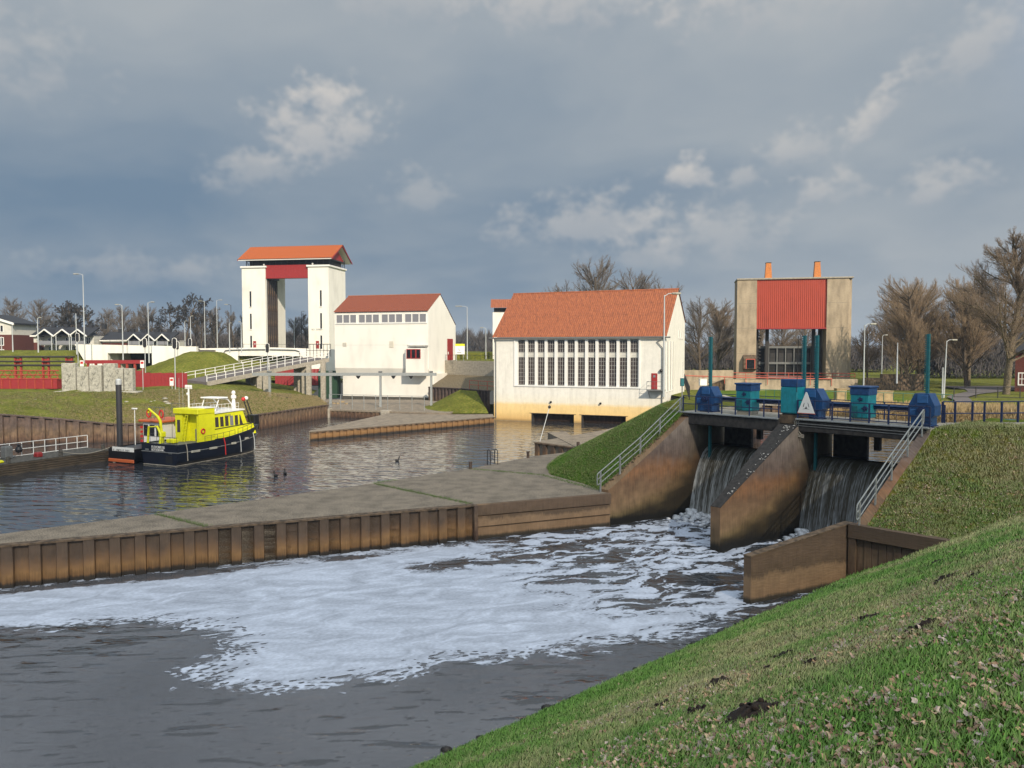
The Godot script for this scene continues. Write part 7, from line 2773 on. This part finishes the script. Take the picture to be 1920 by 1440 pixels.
func build_trees() -> void:
	var broad_sp := {"levels": 4, "kids": [46, 10, 8, 6, 4], "start": [0.20, 0.12, 0.1, 0.1, 0.1], "angle": [1.0, 0.6, 0.6, 0.6, 0.6], "ratio": [0.48, 0.55, 0.58, 0.75, 0.7], "wander": 0.10, "rise": 0.12, "thin": 0.34, "fine": 0.02, "trunk": 0.93, "girth": 0.021, "top": 0.30}
	var wide := {"levels": 4, "kids": [34, 10, 8, 6, 4], "start": [0.22, 0.12, 0.1, 0.1, 0.1], "angle": [0.85, 0.6, 0.6, 0.6, 0.6], "ratio": [0.52, 0.52, 0.52, 0.6, 0.7], "wander": 0.10, "rise": 0.12, "thin": 0.38, "fine": 0.02, "trunk": 0.88, "girth": 0.019, "top": 0.42}
	var bushy := {"levels": 4, "kids": [36, 9, 8, 6, 4], "start": [0.13, 0.10, 0.1, 0.1, 0.1], "angle": [0.85, 0.55, 0.55, 0.6, 0.6], "ratio": [0.56, 0.55, 0.52, 0.6, 0.7], "wander": 0.08, "rise": 0.15, "thin": 0.38, "fine": 0.018, "trunk": 0.84, "girth": 0.016, "top": 0.5}
	var slim := {"levels": 4, "kids": [30, 8, 7, 5, 3], "start": [0.22, 0.15, 0.1, 0.1, 0.1], "angle": [0.75, 0.55, 0.55, 0.6, 0.6], "ratio": [0.38, 0.55, 0.55, 0.6, 0.7], "wander": 0.07, "rise": 0.12, "thin": 0.40, "fine": 0.028, "trunk": 0.92, "girth": 0.014, "top": 0.4}
	var tufted := {"levels": 4, "kids": [22, 9, 9, 8, 4], "start": [0.35, 0.35, 0.4, 0.3, 0.1], "angle": [0.95, 0.7, 0.8, 0.9, 0.9], "ratio": [0.36, 0.5, 0.4, 0.5, 0.7], "wander": 0.16, "rise": 0.03, "thin": 0.42, "fine": 0.05, "trunk": 0.92, "girth": 0.015, "top": 0.6}
	var g := "bare trees beside the footpath"
	make_tree("largest bare tree with stout trunk, beside the footpath and brick house", 501, V(62.4, 4.1, -97), 20.5, broad_sp, "bark_pale", "twig", g)
	var b1 := make_tree("tall dense bare tree, behind the leaning street lamp", 502, V(66.0, 4.0, -124), 17.5, bushy, "bark", "twig_warm", g)
	var b2 := make_tree("dense bare tree, next to the largest tree", 503, V(72.5, 4.0, -122), 17.0, bushy, "bark_pale", "twig_warm", g)
	for e in [[b1, 78.0, -132.0, 1.0, 1.3, "dense bare tree far behind the largest tree"], [b2, 69.5, -136.0, 0.98, 2.2, "dense bare tree in the second row beyond the leaning lamp"], [b1, 63.0, -122.0, 0.66, 5.1, "lowest bushy bare tree at the edge of the footpath group"], [b1, 82.0, -120.0, 0.95, 3.0, "dense bare tree by the half-hidden brick house"], [b2, 87.0, -128.0, 1.0, 0.7, "dense bare tree behind the half-hidden brick house"], [b2, 67.6, -128.0, 0.90, 2.9, "dense bare tree filling the row next to the leaning street lamp"], [b1, 70.0, -118.5, 0.88, 4.9, "dense bare tree in the front row beside the largest tree"], [b1, 74.5, -146.0, 1.05, 2.7, "dense bare tree at the back of the footpath group"], [b2, 76.0, -150.0, 1.0, 5.6, "dense bare tree at the back, towards the far woods"]]:
		dup(e[0], Transform3D(Basis(UP, e[4]).scaled(Vector3.ONE * e[3]), V(e[1], 4.0, e[2])), e[5])
	# behind the pumping station and the flood gate
	g = "bare trees behind the lock buildings"
	var c1 := make_tree("wide bare tree rising behind the pumping station's roof", 511, V(16.5, 4.0, -152), 23.0, wide, "bark", "twig_grey", g)
	for e in [[24.5, -158, 0.93, 1.2, "bare tree behind the middle of the pumping station's roof"], [29.5, -150, 0.80, 2.9, "lower bare tree behind the gable end of the pumping station"], [34.8, -142, 0.64, 3.6, "bare tree showing past the pumping station's gable wall"], [11.0, -160, 0.82, 4.4, "lower bare tree behind the ridge of the pumping station"]]:
		dup(c1, Transform3D(Basis(UP, e[3]).scaled(Vector3.ONE * e[2]), V(e[0], 4.0, e[1])), e[4])
	var c2 := make_tree("pale bare tree just beside the flood gate tower's first pillar", 512, V(43.5, 4.0, -162), 15.8, wide, "bark_pale", "twig", g)
	for e in [[47.0, -175, 0.95, 1.0, "bare tree close behind the flood gate tower's first pillar"], [68.4, -148, 0.64, 2.0, "small round bare tree beyond the flood gate tower's far pillar"], [58.0, -180, 0.80, 3.0, "bare tree seen through the flood gate tower's opening"], [63.5, -182, 0.82, 5.0, "second bare tree seen through the flood gate tower's opening"], [70.5, -186, 0.8, 4.2, "bare tree behind the flood gate tower's far pillar"]]:
		dup(c2, Transform3D(Basis(UP, e[3]).scaled(Vector3.ONE * e[2]), V(e[0], 4.0, e[1])), e[4])
	# along the road behind the houses and bridges
	g = "bare trees along the road behind the white bridges"
	var s1 := make_tree("pale bare tree behind the brick house", 521, V(-147.0, 9.2, -228), 15.5, wide, "bark", "twig_grey", g)
	var s2 := make_tree("dark tufted tree behind the first slate roof", 522, V(-134.0, 9.2, -226), 15.0, tufted, "bark", "twig_dark", g)
	var s3 := make_tree("slim bare tree in the wood beside the lock tower", 523, V(-92.0, 9.2, -228), 13.5, slim, "bark", "twig_grey", g)
	for e in [[s1, -141.5, -232, 1.0, 1.1, "pale bare tree, twin of the one behind the brick house"], [s1, -136.0, -236, 0.8, 2.5, "small pale tree between the twin trees and the tufted ones"], [s2, -129.0, -228, 1.0, 2.0, "dark tufted tree above the middle zigzag gable"], [s2, -121.8, -227, 0.90, 3.3, "dark tufted tree beside the tallest mast"], [s1, -125.0, -238, 0.85, 4.0, "pale tree behind the tallest mast"], [s1, -115.5, -230, 0.86, 0.4, "pale tree above the second row of houses"], [s1, -110.5, -233, 0.90, 5.0, "pale tree above the end of the second row of houses"], [s2, -107.0, -229, 0.75, 4.6, "low tufted tree above the second row of houses"], [s3, -116.0, -240, 0.9, 1.0, "slim tree far behind the second row of houses"], [s2, -101.0, -228, 0.98, 1.4, "tufted tree at the start of the dark wood"], [s2, -97.0, -226, 1.14, 5.5, "tallest tufted tree in the dark wood"], [s3, -94.5, -231, 0.9, 2.2, "slim tree beside the tallest tufted tree"], [s3, -88.5, -230, 0.95, 3.1, "slim tree behind the close pair of masts"], [s2, -86.0, -227, 0.80, 2.6, "low tufted tree behind the close pair of masts"], [s3, -83.5, -231, 0.88, 0.9, "slim tree between pair of masts and tower"], [s3, -80.0, -229, 0.86, 5.2, "slim tree next to the lock tower's first shaft"], [s1, -66.5, -236, 0.68, 1.9, "bare tree seen inside the lock tower's opening"], [s3, -62.5, -234, 0.82, 2.4, "slim tree seen inside the lock tower's opening"], [s3, -59.5, -237, 0.80, 4.8, "second slim tree seen inside the lock tower's opening"], [s1, -55.5, -240, 0.66, 3.9, "bare tree near the lock tower's second shaft"]]:
		dup(e[0], Transform3D(Basis(UP, e[4]).scaled(Vector3.ONE * e[3]), V(e[1], 9.2, e[2])), e[5])
	# far woods, too far to tell the trees apart
	for e in [["far_woods", V(66, 4, -210), 75.0, 6.5, 7.0, "grey far woods beyond the flood gate tower"], ["far_woods", V(-4, 6, -300), 60.0, 13.0, 9.0, "dark wooded rise between the two white buildings"], ["far_woods", V(-110, 9, -262), 150.0, 6.5, 10.0, "undergrowth of the wood behind the houses"], ["far_woods", V(122, 4, -165), 70.0, 10.0, 8.0, "dark wood behind the footpath trees"], ["far_woods", V(20, 4, -260), 60.0, 8.0, 8.0, "hazy woods behind the pumping station's gable"]]:
		off = Vector3.ZERO
		rng.seed = int(e[2] * 7.0)
		var st := nb()
		var prof := noise(int(e[2]), 0.06, 3)
		for k in int(e[2] * 240):
			var x := rng.randf_range(-0.5, 0.5) * float(e[2])
			var top: float = e[3] * (0.78 + 0.45 * prof.get_noise_1d(x * 2.0))
			var y := pow(rng.randf(), 0.8) * top
			var c: Vector3 = e[1] + V(x, y, rng.randf_range(-1, 1) * e[4])
			var d := V(rng.randfn(0, 0.5), 1.0, rng.randfn(0, 0.5)).normalized()
			st.cone(c, c + d * rng.randf_range(1.2, 3.4), rng.randf_range(0.05, 0.13))
		var w := setting(e[0], st, M["twig_far"], "stuff")
		w.set_meta("label", e[5])


# ------------------------------------------------------------------ grass, leaves, reeds, molehills

func scatter(called: String, label: String, m: Mesh, mt: Material, where: Array, tint_: Array) -> void:
	var mm := MultiMesh.new()
	mm.transform_format = MultiMesh.TRANSFORM_3D
	mm.use_colors = true
	mm.mesh = m
	mm.instance_count = where.size()
	for k in where.size():
		mm.set_instance_transform(k, where[k])
		mm.set_instance_color(k, tint_[k])
	var o := MultiMeshInstance3D.new()
	o.multimesh = mm
	o.material_override = mt
	o.name = numbered(called)
	add_child(o)
	o.set_meta("kind", "stuff")
	o.set_meta("label", label)


func tuft(n: int, tall: float, wide: float, reach: float) -> Mesh:
	var st := MB.new()
	for k in n:
		var a := rng.randf() * TAU
		var c := V(cos(a), 0, sin(a)) * reach * sqrt(rng.randf())
		var lean := V(rng.randfn(0, 0.45), 1, rng.randfn(0, 0.45)).normalized()
		var h := tall * rng.randf_range(0.5, 1.15)
		var s := V(cos(a * 3.0), 0, sin(a * 3.0)) * wide
		var mid := c + lean * h * 0.55
		var tip := c + lean * h + V(lean.x, -0.15, lean.z) * h * 0.35
		st.quad(c - s, c + s, mid + s * 0.8, mid - s * 0.8)
		st.tri(mid - s * 0.8, mid + s * 0.8, tip)
	for i in st.n.size():
		st.n[i] = (st.n[i] * 0.35 + UP).normalized() if st.n[i].y >= 0.0 else (st.n[i] * 0.35 - UP).normalized()
	return st.mesh()


func build_grass() -> void:
	rng.seed = 88
	var tufts := [tuft(16, 0.085, 0.0045, 0.085), tuft(18, 0.055, 0.0055, 0.11), tuft(7, 0.17, 0.003, 0.06)]
	var gm := StandardMaterial3D.new()
	gm.vertex_color_use_as_albedo = true
	gm.roughness = 0.75
	gm.backlight_enabled = true
	gm.backlight = Color(0.25, 0.25, 0.12)
	var patch := noise(210, 0.12, 4)
	var fine := noise(215, 0.6, 3)
	var where := [[], [], []]
	var cols := [[], [], []]
	var eye := WEIR.affine_inverse() * V(0, 10, 0)
	var tries := 0
	while where[0].size() + where[1].size() < 210000 and tries < 1700000:
		tries += 1
		var z := lerpf(-5.0, 40.0, rng.randf())
		var a := lerpf(12.9, 35.0, rng.randf())
		if z < 6.8 and a < 13.85:
			continue
		if z < 12.0 and z > 6.8 and a < 13.5:
			continue
		var q := V(a, bank_height(a, z), z)
		var d := q.distance_to(eye)
		if d < 2.5 or rng.randf() > minf(1.0, pow(11.0 / d, 1.5)):
			continue
		var w := WEIR * q
		if w.z > 2.0 or absf(w.x) > -w.z * 0.72 + 8.0:
			continue
		var s := rng.randf_range(0.7, 1.3) * (1.0 + maxf(0.0, d - 12.0) * 0.035)
		var n := patch.get_noise_2d(a, z) + 0.5 * fine.get_noise_2d(a, z)
		var dry := clampf(0.44 + n * 1.1 + rng.randfn(0, 0.22), 0, 1)
		var green := smoothstep(5.5, 1.0, (a - 12.6) + n * 3.0) if z > 6.8 else 0.25 * smoothstep(5.4, 6.1, q.y)
		dry *= 1.0 - 0.85 * green
		var c := Color(0.12, 0.255, 0.036).lerp(Color(0.37, 0.345, 0.16), dry) * rng.randf_range(0.75, 1.25)
		if z < 6.8:
			c = c.lerp(Color(0.25, 0.215, 0.09), 0.35)
		var k := rng.randi() % 2
		if rng.randf() < 0.07 + 0.10 * maxf(n, 0.0):
			k = 2
			c = c.lerp(Color(0.42, 0.36, 0.20), 0.6)
		where[k].append(Transform3D((WEIR.basis * Basis(UP, rng.randf() * TAU)).scaled(V(s, s * rng.randf_range(0.8, 1.2), s)), w - V(0, 0.012, 0)))
		cols[k].append(c)
	scatter("grass", "short rough grass covering the bank", tufts[0], gm, where[0], cols[0])
	scatter("grass", "short fine grass covering the bank", tufts[1], gm, where[1], cols[1])
	scatter("grass", "taller dry stalks among the bank grass", tufts[2], gm, where[2], cols[2])
	# fallen oak leaves
	var leaves := []
	for k in 3:
		var st := MB.new()
		var out := []
		var lobes := 12
		for i in lobes:
			var t := float(i) / lobes
			var ang := TAU * t
			var r := (0.55 + 0.45 * absf(sin(ang * (2.5 + k * 0.5)))) * 0.5
			out.append(V(cos(ang) * r * 1.1, 0.10 * sin(ang * 2.0 + k) + 0.12 * pow(cos(ang), 2.0), sin(ang) * r * 0.62))
		for i in lobes:
			st.tri(V(0, 0.02, 0), out[(i + 1) % lobes], out[i])
		leaves.append(st.mesh())
	var lm := StandardMaterial3D.new()
	lm.vertex_color_use_as_albedo = true
	lm.roughness = 0.7
	lm.backlight_enabled = true
	lm.backlight = Color(0.2, 0.15, 0.1)
	var lw := [[], [], []]
	var lc := [[], [], []]
	var drift := noise(216, 0.25, 3)
	tries = 0
	var total := 0
	while total < 44000 and tries < 2000000:
		tries += 1
		var z := lerpf(-5.0, 38.0, rng.randf())
		var a := lerpf(12.9, 33.0, rng.randf())
		if z < 6.8 and a < 13.85 or z < 12.0 and z > 6.8 and a < 13.3:
			continue
		var q := V(a, bank_height(a, z), z)
		var d := q.distance_to(eye)
		var n := drift.get_noise_2d(a, z)
		var thick := 0.14 + 1.1 * smoothstep(19.0, 24.0, a + n * 6.0) if z > 6.8 else 0.8 * smoothstep(6.2, 5.6, q.y)
		if z > 6.8 and z < 12.0 and a < 15.2:
			thick = 0.9
		if z > 6.8 and a < 16.0 and z > 12.0:
			thick = 0.015
		thick *= clampf(0.6 + n * 1.8, 0.05, 1.5)
		if d < 2.5 or rng.randf() > thick * minf(1.0, pow(14.0 / d, 1.0)):
			continue
		var w := WEIR * q
		if w.z > 2.0 or absf(w.x) > -w.z * 0.72 + 8.0:
			continue
		var s := rng.randf_range(0.045, 0.112) * (1.0 + maxf(0.0, d - 14.0) * 0.012)
		var k := rng.randi() % 3
		var up := V(rng.randfn(0, 0.26), 1, rng.randfn(0, 0.26)).normalized()
		var x := up.cross(V(rng.randfn(0, 1), 0.1, rng.randfn(0, 1))).normalized()
		lw[k].append(Transform3D(Basis(x, up, x.cross(up)).scaled(Vector3.ONE * s), w + V(0, 0.03 + rng.randf() * 0.035, 0)))
		var c: Color = [Color(0.50, 0.32, 0.19), Color(0.58, 0.43, 0.28), Color(0.36, 0.21, 0.13), Color(0.55, 0.44, 0.37), Color(0.44, 0.29, 0.22)][rng.randi() % 5]
		lc[k].append(c * rng.randf_range(0.6, 1.15))
		total += 1
	for k in 3:
		scatter("fallen_leaves", ["pale curled oak leaves lying in the grass", "brown oak leaves lying in the grass", "russet oak leaves lying in the grass"][k], leaves[k], lm, lw[k], lc[k])
	# molehills
	var soil_n := noise(230, 6.0, 4)
	var spots := [[1352, 1300, 0.30, "by the long row of mounds"], [1310, 1357, 0.24, "round one above the largest"], [1415, 1360, 0.36, "largest, low on the grass bank"], [1250, 1340, 0.24, "beside the round one"], [1205, 1350, 0.16, "small, at the downhill end"], [1480, 1245, 0.26, "elongated, half way up the bank"], [1532, 1258, 0.18, "round, next to the elongated one"], [1440, 1272, 0.18, "flat, below the elongated one"], [1637, 1083, 0.20, "black, near the retaining wall"], [1640, 1172, 0.28, "low, above the leaf drift"], [1655, 1118, 0.22, "flat, half way to the weir"], [1762, 1066, 0.30, "in the row towards the weir slope"], [1790, 1058, 0.22, "second in the row towards the weir slope"], [1806, 1048, 0.2, "third in the row towards the weir slope"], [1650, 1168, 0.2, "beside the low one"], [1730, 1090, 0.2, "flat, at the lower end of the row"], [1780, 1097, 0.3, "wide and low, uphill of the row"], [1835, 1090, 0.2, "small, uphill of the wide low one"], [1740, 1192, 0.24, "dark, on the upper bank"], [1630, 1222, 0.14, "small, above the middle of the bank"], [1842, 1040, 0.18, "small, by the weir slope"]]
	for e in spots:
		# where it lies on the bank
		var u: float = (e[0] - 960.0) / 1442.0
		var v: float = (e[1] - 655.0) / 1442.0
		var dist := 6.0
		while dist < 40.0:
			var q := WEIR.affine_inverse() * V(u * dist, 10.0 - v * dist, -dist)
			if q.y <= bank_height(q.x, q.z):
				break
			dist += 0.05
		var c := V(u * dist, 10.0 - v * dist - 0.03, -dist)
		var o := thing("molehill", "dark earth molehill on the grass bank, %s" % e[3], "molehill", WORLD, c, "molehills on the grass bank")
		var st := nb()
		var rows := []
		for j in 9:
			var row := PackedVector3Array()
			for i in 25:
				var ang := -TAU * i / 24.0
				var rr := (j / 8.0)
				var p := c + V(cos(ang), 0, sin(ang)) * rr * float(e[2])
				var q := WEIR.affine_inverse() * p
				var h := (1.0 - rr * rr) * float(e[2]) * 0.42
				p.y = bank_height(q.x, q.z) + h + soil_n.get_noise_3d(p.x * 1.5, j * 0.2, p.z * 1.5) * 0.07 * (1.0 - rr * 0.6) - rr * rr * 0.03
				row.append(p)
			rows.append(row)
		st.grid(rows)
		part("mound", st, M["soil"], o)
		st = nb()
		for i in 16:
			var ang := rng.randf() * TAU
			var rr := sqrt(rng.randf()) * float(e[2]) * 1.15
			var p := c + V(cos(ang), 0, sin(ang)) * rr
			var q := WEIR.affine_inverse() * p
			var s := rng.randf_range(0.012, 0.04)
			p.y = bank_height(q.x, q.z) + maxf(0.0, 1.0 - pow(rr / float(e[2]), 2.0)) * float(e[2]) * 0.42 + 0.01
			st.ball(p, V(s, s * 0.8, s), 6)
		part("crumbs", st, M["soil"], o, "stuff")
	# stones at the water's edge
	off = Vector3.ZERO
	var st := nb()
	for k in 50:
		var z := rng.randf_range(13.0, 34.0)
		var a := 12.72 + rng.randfn(0, 0.10)
		var s := rng.randf_range(0.05, 0.16)
		st.ball(WEIR * V(a, 0.02, z), V(s * 1.3, s * 0.6, s), 7)
	var es := setting("edge_stones", st, M["dark_steel"], "stuff")
	es.set_meta("label", "dark wet stones along the foot of the grass bank")
	# reeds beyond the footpath
	var reed := MB.new()
	for k in 10:
		var c := V(rng.randfn(0, 0.14), 0, rng.randfn(0, 0.14))
		var d := V(rng.randfn(0, 0.12), 1, rng.randfn(0, 0.12))
		var h := rng.randf_range(1.1, 2.1)
		reed.cone(c, c + d * h, 0.016)
		reed.cone(c + d * h * 0.82, c + d * h * 1.02 + V(0.06, 0, 0), 0.045)
		var l := c + d * h * rng.randf_range(0.2, 0.6)
		reed.cone(l, l + V(rng.randfn(0, 0.3), 0.35, rng.randfn(0, 0.3)), 0.02)
	var rm := StandardMaterial3D.new()
	rm.vertex_color_use_as_albedo = true
	rm.roughness = 0.85
	var rw := []
	var rc := []
	var rn := noise(240, 0.2, 2)
	while rw.size() < 5200:
		var x := rng.randf_range(23.5, 62.0)
		var z := rng.randf_range(-62.5, -47.0)
		var front := -57.5 + 0.30 * (x - 24.0) + rn.get_noise_2d(x, 0) * 1.2
		if z > front or z < front - 6.5 or x < 25.5 and z > -59.0:
			continue
		rw.append(Transform3D(Basis(UP, rng.randf() * TAU).scaled(Vector3.ONE * rng.randf_range(0.75, 1.1)), V(x, 4.0, z)))
		rc.append(Color(0.52, 0.37, 0.17).lerp(Color(0.30, 0.19, 0.08), rng.randf() * 0.7) * rng.randf_range(0.8, 1.2))
	scatter("reeds", "belt of dry yellow reeds beyond the footpath railing", reed.mesh(), rm, rw, rc)
	# rough growth at the edges of the slopes
	var tw := []
	var tc := []
	var big := tuft(14, 0.3, 0.018, 0.22)
	for k in 16000:
		var t := rng.randf()
		var s := rng.randf()
		var foot := [V(5.35, 1.86, -43.6), V(4.3, 1.86, -46.4), V(2.5, 1.86, -49.6), V(2.4, 1.86, -53.0), V(3.4, 1.86, -57.5), V(6.0, 1.86, -62.0)]
		var crest := [V(10.55, 6.2, -46.85), V(10.2, 6.2, -48.2), V(9.8, 6.2, -50.0), V(10.2, 6.2, -52.5), V(11.3, 6.2, -55.5), V(13.2, 6.2, -59.5)]
		var i := mini(int(t * 5.0), 4)
		var f := t * 5.0 - i
		var p: Vector3 = foot[i].lerp(foot[i + 1], f).lerp(crest[i].lerp(crest[i + 1], f), s)
		tw.append(Transform3D(Basis(UP, rng.randf() * TAU).scaled(Vector3.ONE * rng.randf_range(0.22, 0.5)), p))
		tc.append(Color(0.13, 0.25, 0.035).lerp(Color(0.28, 0.26, 0.10), rng.randf() * 0.8))
	for k in 20000:
		var t := rng.randf()
		var w0 := [V(-75, 3.4, -80), V(-54, 3.25, -80.4), V(-42.8, 1.98, -82.4), V(-36.6, 1.98, -84.4), V(-31.9, 1.95, -94.2), V(-27.0, 1.9, -112.6)]
		var w1 := [V(-75, 4.55, -97), V(-64, 4.55, -97), V(-52, 4.55, -99.5), V(-46.5, 4.55, -105), V(-41.0, 4.1, -112), V(-31.0, 2.6, -122)]
		var i := mini(int(t * 5.0), 4)
		var f := t * 5.0 - i
		var p: Vector3 = w0[i].lerp(w0[i + 1], f).lerp(w1[i].lerp(w1[i + 1], f), rng.randf())
		tw.append(Transform3D(Basis(UP, rng.randf() * TAU).scaled(Vector3.ONE * rng.randf_range(0.28, 0.7)), p))
		tc.append(Color(0.17, 0.19, 0.05).lerp(Color(0.38, 0.28, 0.14), clampf(rng.randf() * 0.7 + smoothstep(-52.0, -38.0, p.x) * 0.5, 0, 1)))
	scatter("rough_grass", "rough grass on the far banks and the slope beside the weir", big, gm, tw, tc)
